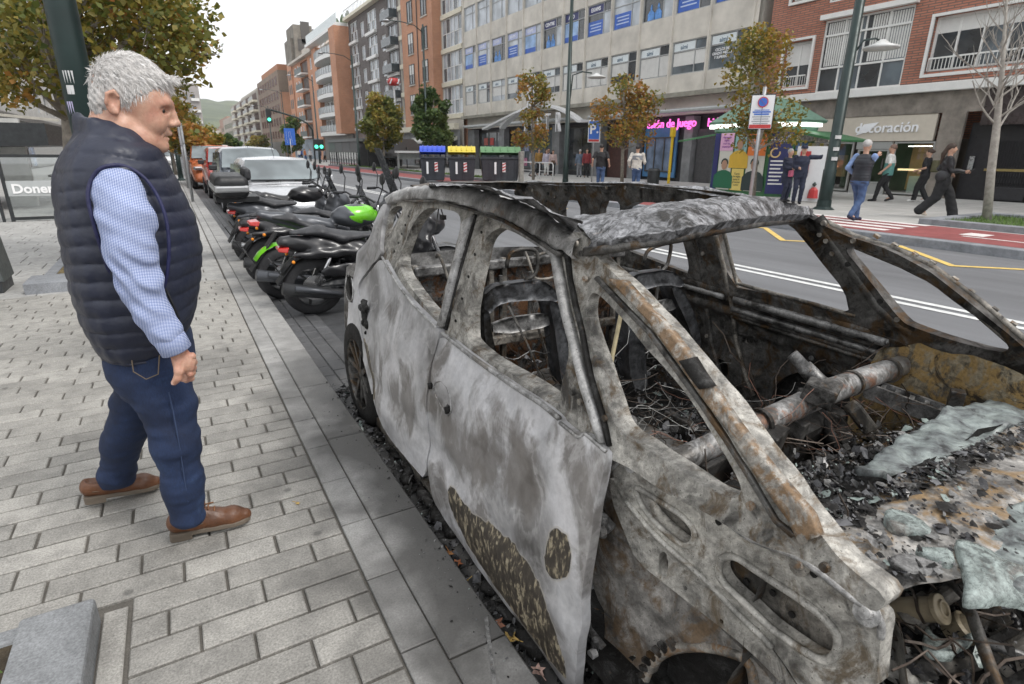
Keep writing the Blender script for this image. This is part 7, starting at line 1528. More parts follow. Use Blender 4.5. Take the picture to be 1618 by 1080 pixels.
def plate(name,poly,y,m,th=.045,hol=(),parent=CAR):
 pts=[(P19(a,b,y)[0],P19(a,b,y)[2])for a,b in poly]
 P_,T_=sheetmesh(chaikin(pts,1),[chaikin([(P19(a,b,y)[0],P19(a,b,y)[2])for a,b in h],1)for h in hol],.02)
 nn=vnoise(np.stack([P_[:,0],P_[:,1],P_[:,0]],1),22,3)*.0025
 F_=np.stack([P_[:,0],y+nn,P_[:,1]],1);Bk=F_+np.array([0,th,0]);e={}
 for t in T_:
  for a,b in((t[0],t[1]),(t[1],t[2]),(t[2],t[0])):e.setdefault((min(a,b),max(a,b)),[]).append((a,b))
 bd=[v[0]for v in e.values()if len(v)==1];n=len(F_);Q=[(a,b,n+b,n+a)for a,b in bd]
 return link(name,fastmesh(name,np.concatenate([F_,Bk]),Q,np.concatenate([T_,T_[:,::-1]+n])),m,parent,False)
SEATF=burnt('seat_frame_steel',.15,.04,.08,.25,20,.6,6,.42,tint=(.95,.98,1.04),bmp=.15,speck=.3)
def seat(hoop,top,left,right,mid,y,holes=()):
 s0=plate('seat_top_plate',top,y,SEATF,.05)
 plate('seat_side',left,y-.01,SEATF,.09);plate('seat_side',right,y-.01,SEATF,.09);plate('seat_cross_plate',mid,y+.02,STEEL,.02)
 MB().tube(chaikin([tuple(P19(a,b,y+.03))for a,b in hoop],2)[1:-3],.0085,8).build('headrest_hoop',SOOT,CAR,smooth=True)
 a,b=P19(*hoop[0],y),P19(*hoop[-1],y)
 for q in(a,b):MB().cyl((q[0],y+.045,q[2]+.02),(q[0],y+.045,q[2]-.22),.008,n=8).build('headrest_rod',SOOT,CAR)
 x0,x1=P19(*left[0],y)[0],P19(*right[0],y)[0]
 for x in(x0+.02,x1+.06):
  MB().bar((x,y,.18),(x,y-.48,.17),.04,.09).build('seat_base_rail',SOOT,CAR,bevel=.008)
 MB().bar((x0,y-.45,.2),(x1+.08,y-.45,.2),.03,.05).build('seat_front_bar',STEEL,CAR)
 for k in range(5):
  z=.25+k*.10;pts=[(x0+(x1+.05-x0)*u,y+.05,z+.012*math.sin(u*14+k))for u in np.linspace(0,1,14)];MB().tube(pts,.0022,5).build('seat_spring',STEEL,CAR)
seat([(800,446),(801,408),(811,395),(842,392),(851,401),(847,440)],[(764,468),(781,453),(795,449),(853,442),(867,448),(882,463),(884,478),(858,474),(811,476),(786,482),(775,497),(765,492)],[(765,488),(775,495),(777,528),(790,576),(792,600),(777,600),(771,560),(764,520)],[(866,474),(884,478),(893,520),(901,564),(903,610),(888,612),(882,560),(876,515)],[(778,506),(878,492),(879,514),(780,531)],1.9)
seat([(1016,436),(1019,402),(1027,392),(1056,383),(1062,386),(1052,430)],[(993,444),(1003,434),(1015,431),(1060,425),(1080,442),(1080,455),(1054,449),(1022,456),(1005,467),(995,456)],[(993,462),(1004,464),(1014,520),(1022,572),(1023,620),(997,610),(992,540)],[(1060,450),(1079,456),(1098,494),(1109,538),(1108,580),(1098,578),(1096,540),(1082,500),(1066,470)],[(1021,481),(1070,470),(1074,488),(1034,496)],1.9)
Pb=[np.array([.95,1.06,.60]),pz(1062,733,.63),pz(1200,668,.66),pz(1262,640,.665),pz(1310,618,.665),pz(1380,592,.66),pz(1440,572,.66)]
MB().tube([tuple(p)for p in Pb],[.036,.037,.038,.04,.046,.043,.04],18).build('dashboard_beam',burnt('beam_steel',.48,.10,.45,.12,16,.4,8,.45,bmp=.25,rustc=(.30,.15,.09)),CAR,smooth=True)
for(px,py,z)in((1200,668,.66),(1345,605,.665),(1405,585,.66)):
 c=pz(px,py,z);MB().lathe(c-np.array([.008,0,0]),(1,.05,0),[(.042,0),(.049,0),(.049,.016),(.042,.016)],20).build('beam_clamp',SOOT,CAR)
c0,c1=pz(1252,560,.82),pz(1312,622,.70);MB().tube([tuple(c0),tuple(c0+(c1-c0)*.3),tuple(c0+(c1-c0)*.31),tuple(c1)],[.021,.021,.027,.03],14).build('steering_column',STEEL,CAR,smooth=True)
mb=MB();mb.rbox(pz(1298,618,.72),(.12,.10,.07),rz=.4,rx=.2);mb.rbox(pz(1275,630,.68),(.09,.05,.05),rz=.8);mb.build('column_bracket',SOOT,CAR,bevel=.008)
mb=MB();a,b=pz(1345,640,.62),pz(1392,702,.47);mb.bar(a,b,.055,.05);o=mb.build('beam_leg',FRM2,CAR,bevel=.01)
a2=np.array(b);MB().lathe(a2+np.array([0,0,-.03]),(.3,-.2,1),[(0,0),(.04,.005),(.045,.03),(.03,.06),(0,.065)],14).build('leg_foot',RUST,CAR,smooth=True)
c=pz(1318,690,.47);MB().lathe(c,(.25,-.75,.55),[(.062,0),(.085,0),(.09,.015),(.088,.035),(.066,.035),(.062,-.05),(0,-.06)],28).build('blower_ring',BLK_,CAR,smooth=True)
MB().rbox(c+np.array([-.05,.10,-.02]),(.34,.14,.22),rz=.1,rx=.3).build('heater_housing',BLK_,CAR,bevel=.03)
a,b=pz(1372,612,.60),pz(1486,655,.56);mb=MB();d_=(b-a)/np.linalg.norm(b-a);nrm=np.array([-d_[1],d_[0],0])
for s_ in(-1,1):mb.bar(a+nrm*.035*s_,b+nrm*.035*s_,.014,.06)
for k in range(6):p=a+(b-a)*k/5;mb.bar(p-nrm*.04,p+nrm*.04,.016,.05)
mb.build('perforated_bracket',STEEL,CAR)
c=pz(1508,640,.6);MB().rbox(c,(.045,.045,.12),rz=.5).build('bracket_post',SOOT,CAR,bevel=.004)
for(p,sz,rz_)in((pz(1210,720,.56),(.12,.05,.2),.3),(pz(1185,690,.60),(.10,.06,.03),.1),(pz(1240,700,.5),(.05,.09,.22),.2),(pz(1130,745,.5),(.18,.03,.12),.1)):MB().rbox(p,sz,rz=rz_,rx=.2).build('dash_bracket',SOOT,CAR,bevel=.006)
c=pz(1195,680,.62);MB().lathe(c-np.array([.05,0,0]),(1,.1,.0),[(0,0),(.02,.003),(.032,.02),(.034,.06),(.02,.09),(0,.09)],16).build('silver_motor',mat('bare_alloy',(.5,.5,.5),.3,.8,var=.2,scale=20),CAR,smooth=True)
MB().tube([tuple(at(982,492,1,1.5)),tuple(at(968,560,1,1.45)),tuple(at(957,628,1,1.42))],.008,8).build('pale_rod',mat('pale_rod',(.42,.36,.22),.6,.2,var=.3,scale=20),CAR,smooth=True)
for(x,y,z,r_,L_)in((1.25,.42,.50,.03,.12),(1.42,.36,.48,.045,.10),(1.62,.45,.50,.03,.2),(1.8,.36,.5,.05,.09),(1.34,.28,.46,.025,.16)):MB().lathe((x,y,z),(.5,-.3,.6),[(0,0),(r_,0),(r_,L_*.6),(r_*.6,L_*.62),(r_*.6,L_),(0,L_)],14).build('engine_fitting',FRM2 if x<1.5 else SOOT,CAR,smooth=False,bevel=.003)
for k in range(5):MB().tube([(1.15+.2*k,.2,.52),(1.3+.18*k,.33,.57+.01*k),(1.5+.15*k,.5,.53)],.012,7).build('engine_pipe',(SOOT,BLK_,STEEL)[k%3],CAR,smooth=True)
MB().tube([(.96,1.62,.42),(1.2,1.6,.44),(1.5,1.58,.42)],.03,10).build('cross_tube',ASH,CAR,smooth=True)
crumple('centre_tunnel',[[(1.55,y,.08),(1.62,y,.26),(1.78,y,.26),(1.86,y,.08)]for y in(.7,1.3,2.0,2.6)],SOOT,amp=.012,seed=21,sub=6)
FLK=[BLK_,burnt('ash_flake',.30,.06,0,.3,17,.1,20,.5,bmp=.6),mat('melted_glass',(.24,.29,.27),.3,.0,var=.3,scale=18,bmp=.5,bscale=40),mat('char_shiny',(.018,.018,.02),.25,.1,var=.5,scale=30),mat('dark_ash',(.10,.10,.105),.6,0,var=.4,scale=30)]
def flakes(name,fn,n,smin,smax,wts,parent=CAR,curl=.35,seed=0,tilt=.5,loc=None,mats=None,meta_=None):
 rg=random.Random(seed);mb=MB()
 for _ in range(n):
  p,up_=fn(rg);s_=smin*(smax/smin)**(rg.random()**2.3);k=rg.choice((4,5,6,7));a0=rg.uniform(0,6.28);nrm=Vector((rg.gauss(0,tilt),rg.gauss(0,tilt),1)).normalized()
  if up_ is not None:nrm=(Vector(up_)+Vector((rg.gauss(0,tilt),rg.gauss(0,tilt),rg.gauss(0,tilt)))).normalized()
  u=nrm.orthogonal().normalized();w=nrm.cross(u);ax=rg.uniform(.35,1);c=Vector([float(q)for q in p]);cu=rg.uniform(-curl,curl)
  V=[c+nrm*s_*.12*rg.random()]
  for i in range(k):
   a=a0+6.283*i/k;r_=s_*rg.uniform(.55,1.1);x=r_*math.cos(a);y=r_*math.sin(a)*ax;V.append(c+u*x+w*y+nrm*(cu*x*x/s_+rg.gauss(0,.06)*s_))
  q=rg.random();mi=0;acc=0
  for i,wt in enumerate(wts):
   acc+=wt
   if q<acc:mi=i;break
  mb.add(V,[(0,1+i,1+(i+1)%k)for i in range(k)],mi)
 o=mb.build(name,mats or FLK,parent,recalc=False,loc=loc);o['kind']='stuff';return o
def rgn(x0,x1,y0,y1,z0,z1,bump_=.05):
 def f(rg):
  x,y=rg.uniform(x0,x1),rg.uniform(y0,y1);b=bump_*(math.sin(x*9+y*4)+math.sin(y*11-x*5));return(x,y,rg.uniform(z0,z1)+b),None
 return f
WTS=(.42,.16,.05,.22,.15)
flakes('cabin_debris',rgn(.95,2.5,.85,2.7,.08,.16,.025),2600,.006,.045,WTS,seed=1)
flakes('seat_debris',rgn(1.0,1.5,1.45,1.95,.18,.27,.02),900,.006,.04,(.35,.25,.14,.16,.10),seed=2)
flakes('seat_debris',rgn(1.65,2.2,1.4,1.9,.17,.25,.02),700,.006,.04,(.4,.2,.1,.2,.1),seed=3)
flakes('rear_debris',rgn(1.0,2.4,2.2,2.7,.25,.38,.03),700,.006,.045,WTS,seed=4)
def wires(name,fn,n,L,r_,m,seed,parent=CAR):
 rg=random.Random(seed);mb=MB()
 for _ in range(n):
  p,_u=fn(rg);p=Vector(p);d=Vector((rg.gauss(0,1),rg.gauss(0,1),rg.gauss(0,.45))).normalized();pts=[p.copy()];l=L*rg.uniform(.4,1.4)
  for k in range(7):
   d=(d+Vector((rg.gauss(0,.45),rg.gauss(0,.45),rg.gauss(0,.25)))).normalized();p=p+d*l/7;pts.append(p.copy())
  mb.tube(pts,r_*rg.uniform(.6,1.3),4,cap=False)
 o=mb.build(name,m,parent,recalc=False);o['kind']='stuff';return o
WIRE=mat('burnt_wire',(.06,.045,.035),.5,.5,var=.6,scale=30);WIRE2=mat('copper_wire',(.13,.06,.04),.5,.5,var=.4,scale=30);WIREG=mat('grey_wire',(.25,.25,.24),.5,.5,var=.4,scale=30)
wires('cabin_wires',rgn(1.0,2.4,.9,2.4,.15,.3,.02),150,.4,.002,WIRE,1);wires('seat_wires',rgn(1.05,1.45,1.6,1.9,.2,.6,.02),40,.3,.0018,WIRE,2)
wires('seat_wires',rgn(1.1,2.2,1.5,1.9,.3,.55,.02),36,.35,.0013,WIREG,3);wires('copper_wires',rgn(1.3,2.3,1.0,1.3,.45,.62,.02),50,.25,.0011,WIRE2,4)
wires('dash_wires',rgn(1.2,2.4,.8,1.2,.40,.60,.02),90,.35,.002,WIRE,5)
MB().tube([tuple(on(1000+0,430,SF(.2),2.3))]+[(1.15,1.84,.9),(1.2,1.8,.7),(1.28,1.76,.5),(1.36,1.7,.35),(1.5,1.6,.25)][:0]+[(1.06,1.86,.93),(1.12,1.8,.75),(1.18,1.74,.55),(1.26,1.68,.4),(1.4,1.62,.3)],.005,6).build('seat_belt_cable',SOOT,CAR)if 0 else None
MB().tube([(1.07,1.87,.90),(1.12,1.8,.75),(1.18,1.74,.55),(1.26,1.68,.4),(1.38,1.6,.33)],.005,6).build('loose_cable',SOOT,CAR)
crumple('scuttle',[[pz(1060,790,.46),pz(1150,760,.42),pz(1260,735,.42),pz(1400,690,.44),pz(1560,650,.48)],[pz(1160,850,.48),pz(1240,790,.50),pz(1300,775,.53),pz(1440,720,.55),pz(1640,650,.55)],[pz(1240,880,.60),pz(1290,815,.64),pz(1390,775,.65),pz(1500,730,.655),pz(1660,672,.65)]],BLK_,amp=.012,freq=14,seed=22,sub=9)
flakes('dash_debris',lambda rg:((lambda p:(p[0],p[1],p[2]+.02*math.sin(p[0]*20)))(pz(rg.uniform(1060,1600),0,.5)if 0 else(rg.uniform(1.05,2.4),rg.uniform(.62,.95),rg.uniform(.44,.56))),None),2600,.004,.032,(.42,.18,.04,.22,.14),seed=6)
BON=burnt('bonnet_skin',.50,.14,.55,.22,18,.2,7,.6,tint=(1,.96,.9),bmp=.6,rustc=(.34,.22,.10))
bn=[[pz(1292,812,.675),pz(1375,775,.69),pz(1470,735,.70),pz(1560,695,.70),pz(1660,650,.69)],[pz(1330,870,.69),pz(1410,830,.70),pz(1510,795,.705),pz(1600,765,.705),pz(1700,730,.70)],[pz(1395,940,.69),pz(1440,928,.70),pz(1480,920,.70),pz(1560,905,.70),pz(1700,870,.69)]]
crumple('bonnet_remnant',bn,BON,amp=.007,freq=12,seed=23,sub=14)
bA=np.array(bn[0]);bB=np.array(bn[2]);bM=np.array(bn[1])
def onbon(rg,lo=0,hi=1,v0=0,v1=1):
 u=rg.uniform(lo,hi)*4;v=rg.uniform(v0,v1);i=min(3,int(u));f=u-i;a=bA[i]*(1-f)+bA[i+1]*f;b=bM[i]*(1-f)+bM[i+1]*f;c=bB[i]*(1-f)+bB[i+1]*f
 p=a+(b-a)*v*2 if v<.5 else b+(c-b)*(v*2-1);return(p[0],p[1],p[2]+rg.uniform(.004,.016))
flakes('bonnet_flakes',lambda rg:(onbon(rg),None),560,.004,.028,(.46,.20,.03,.16,.15),seed=7,tilt=.14,curl=.2)
flakes('bonnet_char',lambda rg:(onbon(rg,0,1,0,.25),None),1100,.004,.03,(.5,.14,.02,.22,.12),seed=8,tilt=.3)
def lump(name,poly,z,m,amp=.010,seed=0,crown=.02,zf=None):
 """melted sheet lying over the bonnet"""
 pts=[pz(a,b,z)for a,b in poly];o2=dense([(p[0],p[1])for p in pts],.03);rr_=np.random.RandomState(seed);o2=chaikin([(a+rr_.uniform(-.006,.006),b+rr_.uniform(-.006,.006))for a,b in o2],1);P_,T_=sheetmesh(o2,[],.012,seed);O=np.array(dense(o2,.01));d=np.min(np.linalg.norm(P_[:,None]-O[None],axis=2),1)
 P3=np.stack([P_[:,0],P_[:,1],P_[:,0]*0+z],1);P3[:,2]+=crown*.6*np.clip(d/.05,0,1)**.7+amp*vnoise(P3,22,seed)+amp*.5*vnoise(P3,70,seed+1)
 if zf is not None:P3[:,2]+=zf(P3)
 e={}
 for t in T_:
  for a,b in((t[0],t[1]),(t[1],t[2]),(t[2],t[0])):e.setdefault((min(a,b),max(a,b)),[]).append((a,b))
 bd=[v[0]for v in e.values()if len(v)==1];n=len(P3);ids=sorted(set(i for q in bd for i in q));mp={i:n+k for k,i in enumerate(ids)}
 return link(name,fastmesh(name,np.concatenate([P3,P3[ids]-np.array([0,0,.02])]),[(b,a,mp[a],mp[b])for a,b in bd],T_),m,CAR,True)
def glassmat():
 m,t,b=nm('melted_windscreen');tc=N(t,'ShaderNodeTexCoord');P=tc.outputs['Object'];n1=noise(t,13,8,.7,.5,vec=P);n2=noise(t,90,5,.7,vec=P)
 c=ramp(t,n1,[(.36,(.03,.032,.033)),(.45,(.13,.145,.145)),(.56,(.24,.275,.265)),(.7,(.42,.47,.45))]);c=mixc(t,1,c,ramp(t,n2,[(.3,.8),(.7,1.1)]),'MULTIPLY')
 t.links.new(c,b.inputs['Base Color']);t.links.new(ramp(t,n1,[(.3,.55),(.7,.2)]),b.inputs['Roughness']);bump(t,b,mixc(t,.4,n1,n2),.5,.01);return m
MG=glassmat();MGP=burnt('pale_glass_slab',.46,.22,0,.05,25,0,22,.3,tint=(.86,1,.95),bmp=.6,crack=0,speck=.3)
lump('melted_windscreen',[(1352,742),(1390,715),(1424,689),(1455,668),(1490,650),(1545,632),(1618,612),(1680,600),(1680,650),(1592,676),(1521,712),(1472,736),(1424,745),(1385,752)],.655,MG,amp=.012,seed=31,crown=.012)
lump('melted_windscreen',[(1508,815),(1560,800),(1640,790),(1700,850),(1640,930),(1600,935),(1560,885)],.705,MG,seed=32,crown=.012)
lump('glass_slab',[(1400,800),(1425,803),(1475,832),(1472,838),(1420,832),(1405,820)],.725,MGP,.002,seed=33,crown=.006)
lump('glass_slab',[(1514,850),(1560,862),(1600,885),(1640,890),(1640,930),(1560,940),(1525,948),(1518,900)],.72,MGP,.004,seed=34,crown=.016,zf=lambda P:-.10*np.clip((.30-P[:,1])/.1,0,1)**1.5)
lump('ash_slab',[(1398,880),(1430,870),(1470,882),(1490,895),(1455,905),(1425,900)],.715,FLK[1],.004,seed=35,crown=.006);lump('ash_slab',[(1440,862),(1500,868),(1510,890),(1470,880)],.715,MGP,.004,seed=36,crown=.006)
MB().box((1.06,-.25,-.05),(2.4,.56,.02)).build('engine_tray',BLK_,CAR)
crumple('engine_heap',[[(1.0+.15*i,y,.44+.05*math.sin(i*2.1+j))for i in range(9)]for j,y in enumerate((.05,.2,.35,.5,.62))],BLK_,amp=.02,freq=22,seed=45,sub=6)
flakes('scuttle_debris',rgn(1.08,2.3,.56,.86,.55,.60,.012),2600,.004,.03,(.44,.16,.05,.22,.13),seed=46)
flakes('engine_debris',rgn(1.05,2.2,.05,.60,.46,.54,.02),3200,.004,.034,(.5,.10,.04,.24,.12),seed=9,tilt=.7);wires('engine_wires',rgn(1.1,2.1,.1,.5,.5,.58,.01),90,.25,.003,WIRE,6)
c=pz(1480,962,.56);mb=MB();mb.lathe(c,(.1,-.75,.6),[(.0,-.10),(.026,-.09),(.026,.0),(.031,.0),(.031,.012),(.018,.013),(.018,.018),(.013,.018),(.013,.010),(0,.010)],24);mb.build('reservoir',mat('tan_reservoir',(.30,.25,.17),.5,.1,var=.3,scale=20),CAR,smooth=False,bevel=.002)
c=pz(1530,990,.52);MB().lathe(c,(.2,-.5,.8),[(0,-.05),(.03,-.04),(.034,0),(.026,.004),(.022,.014),(.012,.014),(.012,.004),(0,.004)],20).build('oil_cap',mat('tan_reservoir',(.3,.25,.17)),CAR)
c=pz(1438,1042,.46);MB().lathe(c,(.1,-.3,1),[(0,-.03),(.034,-.02),(.034,.0),(.022,.006),(.018,.016),(.010,.016),(.010,.006),(0,.006)],20).build('bearing_cap',PALE,CAR)
lump('glass_slab',[(1462,985),(1480,1005),(1510,1012),(1545,995),(1540,1010),(1500,1035),(1465,1030)],.54,MGP,.004,seed=37,crown=.004)
MB().tube([tuple(pz(1395,1050,.5)),tuple(pz(1450,1085,.46)),tuple(pz(1500,1110,.45))],.02,10).build('bay_rail',APR,CAR,smooth=True)
MB().tube([tuple(pz(1545,1010,.52)),tuple(pz(1640,1045,.52))],.010,8).build('bay_rod',STEEL,CAR,smooth=True);MB().tube([tuple(pz(1420,1058,.48)),tuple(pz(1540,1045,.46))],.018,8).build('bay_rod',FRM2,CAR,smooth=True)
crumple('bay_side',[[pz(1395,950,.66),pz(1425,1000,.60),pz(1435,1085,.58)],[pz(1388,960,.55),pz(1410,1020,.50),pz(1425,1100,.48)]],FRM,amp=.004,seed=41)
crumple('bay_wall',[[(1.1,.60,.64),(1.5,.62,.66),(2.2,.64,.66)],[(1.1,.62,.3),(1.5,.64,.3),(2.2,.64,.3)]],BLK_,amp=.02,seed=42,sub=10)
crumple('front_panel',[[(.98,-.02,.42),(1.1,-.25,.42),(1.7,-.42,.42),(2.3,-.25,.42),(2.42,-.02,.42)],[(.95,.2,.1),(1.1,-.3,.1),(1.7,-.45,.1),(2.3,-.3,.1),(2.45,.2,.1)]],FRM2,amp=.015,seed=43)
MB().tube([tuple(on(693,329,SO(.05))),tuple(on(690,352,SO(.05))),tuple(on(688,363,SO(.05)))],.003,5).build('hanging_cable',SOOT,CAR)
MB().tube([tuple(on(697,330,SO(.06))),tuple(on(700,340,SO(.06)))],.003,5).build('hanging_cable',SOOT,CAR);c=on(700,343,SO(.06));MB().rbox(c,(.02,.03,.02)).build('plug',BLK_,CAR)
strip('glass_remnant',[(633,440),(650,462),(668,488),(676,500)],[(645,447),(658,470),(672,490),(680,497)],SO(.03),mat('crazed_glass',(.16,.22,.24),.25,0,var=.5,scale=60,bmp=.8,bscale=90),.005,bulge=0)
GD=[BLK_,FLK[1],FLK[2],FLK[3],FLK[4]]
o=flakes('gutter_debris',lambda rg:((rg.uniform(.70,1.05),rg.uniform(.4,3.7),RZ+.02+rg.random()**2*.05),None),3000,.005,.04,(.45,.10,.02,.2,.23),parent=None,seed=10,tilt=.6,loc=(.85,2,RZ));meta(o,'black charred debris lying in the gutter along the burnt car','debris')
o=flakes('road_debris',lambda rg:((rg.gauss(1.8,.9),rg.gauss(1.8,1.4),RZ+.008),None),900,.004,.02,(.5,.1,.02,.2,.18),parent=None,seed=12,tilt=.3,loc=(1.8,2,RZ));meta(o,'black ash crumbs scattered on the asphalt under the wreck','debris')
o=flakes('kerb_crumbs',lambda rg:((.74-abs(rg.gauss(0,.07)),rg.uniform(.9,3.7),.004),None),420,.002,.009,(.5,.2,.02,.1,.18),parent=None,seed=11,tilt=.3,loc=(.7,2,0));meta(o,'fine black ash crumbs scattered on the kerb slabs','ash')
s=SDF((.72,.9,-.1),(1.0,3.3,.06),.012);rg=random.Random(4)
for k in range(34):s.ell((rg.uniform(.78,.92),rg.uniform(1.0,3.2),-.075+rg.random()*.035),(rg.uniform(.02,.05),rg.uniform(.03,.08),rg.uniform(.015,.04)),k=.01)
s.disp(lambda x,y,z:.008*np.sin(x*90+y*40)*np.sin(y*75+z*60));o=s.build('char_lumps',BLK_,None,smooth=False);o['kind']='stuff';meta(o,'lumps of burnt plastic melted onto the gutter beside the door','debris')
LEAFC=[(.30,.10,.035),(.36,.16,.05),(.42,.28,.08),(.22,.09,.05),(.45,.30,.25)]
def leaf(x,y,z,s_,a,m,label):
 mb=MB();pts=[]
 for i in range(11):
  t=2*math.pi*i/11;r_=s_*(1 if i%2 else.52)*(1.15 if i in(5,6)else 1);pts.append((x+r_*math.cos(t+a),y+r_*math.sin(t+a),z+.35*s_*abs(math.sin(t))*.6))
 mb.add([(x,y,z+.004)]+pts,[(0,1+i,1+(i+1)%11)for i in range(11)]);mb.bar((x,y,z+.004),(x+s_*1.8*math.cos(a+.3),y+s_*1.8*math.sin(a+.3),z+.01),.002,.002)
 mb2=mb;o=mb.build('fallen_leaf',m,None,recalc=False,loc=(x,y,z));return meta(o,label,'leaf','fallen leaves in the gutter')
for(px,py,s_,ci,lb)in((338,0,0,0,0),)[:0]or((699,816,.02,0,'orange brown leaf lying highest on the char beside the door'),(711,874,.022,1,'tan curled leaf in the gutter beside the middle of the door'),(722,890,.024,0,'rust orange leaf lying flat just below the tan curled one'),(783,987,.036,3,'large red brown maple leaf near the loose metal strip'),(806,1009,.03,2,'yellow brown folded leaf beside the large maple leaf'),(850,1060,.026,4,'pinkish faded leaf under the front corner of the door'),(649,802,.017,2,'small yellow leaf on the gutter edge'),(470,795,.012,2,'tiny pale leaf lying on the pavement stones'),(572,686,.014,2,'thin yellow leaf beside the rear wheel'),(736,920,.018,2,'bright yellow leaf sliver in the charred gutter')):
 z=RZ+.05 if px>500 else.004;c=at(px,py,2,z);leaf(float(c[0]),float(c[1]),z,s_,px*.7,mat('leaf_%d'%ci,LEAFC[ci],.6,0,var=.35,scale=60),lb)
a,b=at(768,975,2,.0),at(782,1085,2,.0);o=MB().bar(a,b,.012,.006).build('metal_strip',STEEL,None,loc=tuple(a));meta(o,'thin bent metal strip lying on the broken edge of the kerb','metal strip')
# ============================ people
def profile(s,zs,cx,cy,hx,hy,p=2.3,k=.02):
 X,Y,Z=np.meshgrid(*s.ax,indexing='ij');f=lambda a:np.interp(Z,zs,a);a,b=f(hx),f(hy)
 r=(np.abs((X-f(cx))/a)**p+np.abs((Y-f(cy))/b)**p)**(1/p);d=(r-1)*np.minimum(a,b);d=np.maximum(d,np.maximum(zs[0]-Z,Z-zs[-1]));s.comb((slice(None),)*3,d.astype(np.float32),k,'add');return s
SKIN=mat('skin',(.50,.30,.215),.5,0,var=.1,scale=30,bmp=.15,bscale=120)
def ik(a,b,l1,l2,pole):
 a,b=np.array(a,float),np.array(b,float);d=b-a;L=min(np.linalg.norm(d),(l1+l2)*.995);n=d/np.linalg.norm(d);x=(l1*l1-l2*l2+L*L)/(2*L);h=math.sqrt(max(0,l1*l1-x*x));p=np.array(pole,float);p=p-n*(p@n);p/=np.linalg.norm(p);return a+n*x+p*h,a+n*L
CL=lambda n,c,r=.8:mat('cloth_'+n,c,r,0,var=.22,scale=9,bmp=.3,bscale=40)
def person(X,Y,z0,yaw,h,label,top,legs,hair,shoes,step=.0,hands=None,lean=0,sleeve='long',skirt=0,bulk=1,wide=1,grp=None,cat='person',head=(0,0),extra=None,look=0):
 t=thing('person',(0,0,0),label,cat,grp);S=lambda:SDF((-.55,-.6,-.03),(.55,.75,1.82),.0165)
 hips=[np.array([sx*.09,0,.93])for sx in(-1,1)];fs=[np.array([-.09,step,.085]),np.array([.09,-step,.085+.10*min(1,abs(step)*3)])]
 if step<0:fs[0][2]+=.10*min(1,-step*3);fs[1][2]=.085
 kn=[ik(hips[i],fs[i],.44,.42,(0,1,0))[0]for i in(0,1)]
 ch=np.array([0,lean*.5,1.28]);sh=[np.array([sx*.185*bulk,lean*.55,1.42])for sx in(-1,1)];hands=hands or[(-.27,.05,.86),(.27,.05,.86)]
 arms=[]
 for i in(0,1):
  e,w=ik(sh[i],np.array(hands[i],float),.29,.27,((-.3,-1,-.3)if i==0 else(.3,-1,-.3)));arms.append((sh[i],e,w))
 hc=np.array([head[0],lean*.65+head[1],1.645]);s=S()
 profile(s,[.86,.95,1.1,1.3,1.42,1.46],[0]*6,[0,0,lean*.3,lean*.5,lean*.55,lean*.55],[.15,.16,.14,.17,.16,.07],[.10,.11,.10,.115,.09,.06])
 s.chain([np.array([0,lean*.55,1.42]),hc-np.array([0,.01,.06])],[.055,.055]);s.ell(hc,(.074,.095,.112));s.ell(hc+np.array([0,.035,-.06]),(.055,.06,.055),k=.03);s.chain([hc+np.array([0,.092,.0]),hc+np.array([0,.11,-.025])],[.012,.017],k=.012)
 for sx in(-1,1):s.ell(hc+np.array([sx*.076,-.005,-.01]),(.012,.02,.03),k=.01);s.ell(hc+np.array([sx*.032,.093,.012]),(.018,.012,.012),k=.01,op='sub')
 for i in(0,1):
  s.chain([hips[i],kn[i],fs[i]],[.085,.06,.04]);a=arms[i];s.chain([a[0],a[1],a[2]],[.048,.038,.028]);d=(a[2]-a[1]);d=d/np.linalg.norm(d);s.ell(a[2]+d*.055,(.036,.036,.045));
  s.chain([fs[i]-np.array([0,.03,.03]),fs[i]+np.array([0,.12,-.05])],[.035,.03])
 body=s.build('body',SKIN,t)
 mb=MB()
 for i in(0,1):
  a=arms[i];d=Vector(a[2]-a[1]).normalized();u=d.orthogonal().normalized();w=d.cross(u);p=Vector(a[2])+d*.07
  for q in range(4):b0=p+u*(.026-.017*q);mb.tube([b0,b0+d*.03+w*.006,b0+d*.055+w*.02],[.009,.009,.006],5)
  mb.tube([p-d*.04+u*.03,p-d*.01+u*.05,p+d*.02+u*.05],[.012,.01,.007],5)
 mb.build('fingers',SKIN,body,smooth=True)
 s=S();profile(s,[.84 if not skirt else skirt,.95,1.1,1.3,1.42,1.47],[0]*6,[0,0,lean*.3,lean*.5,lean*.55,lean*.55],[.175*bulk,.18*bulk,.165*bulk,.19*bulk,.175,.075],[.125*bulk,.13*bulk,.125*bulk,.135*bulk,.105,.07])
 vest=sleeve=='vest'
 if not vest:
  for a in arms:
   if sleeve=='long':s.chain([a[0],a[1],a[1]+(a[2]-a[1])*.93],[.066*bulk,.054*bulk,.043*bulk])
   else:s.chain([a[0],a[0]+(a[1]-a[0])*.75],[.066*bulk,.06*bulk])
 s.disp(lambda x,y,z:(.007*np.sin(x*23+z*31+y*9)*np.sin(z*17+y*29)if not vest else.008*np.abs(np.sin(z*52))-.004));s.build('jacket' if sleeve=='long' else 'top',top,t)
 if vest:
  s=S()
  for a in arms:s.chain([a[0],a[1],a[1]+(a[2]-a[1])*.93],[.062,.052,.042])
  s.disp(lambda x,y,z:.005*np.sin(x*33+z*41)*np.sin(z*27+y*29));s.build('sleeves',SHIRTF,t)
 s=S();profile(s,[.80,.88,.98],[0]*3,[0]*3,[.165*bulk,.17*bulk,.16*bulk],[.12*bulk,.13*bulk,.12])
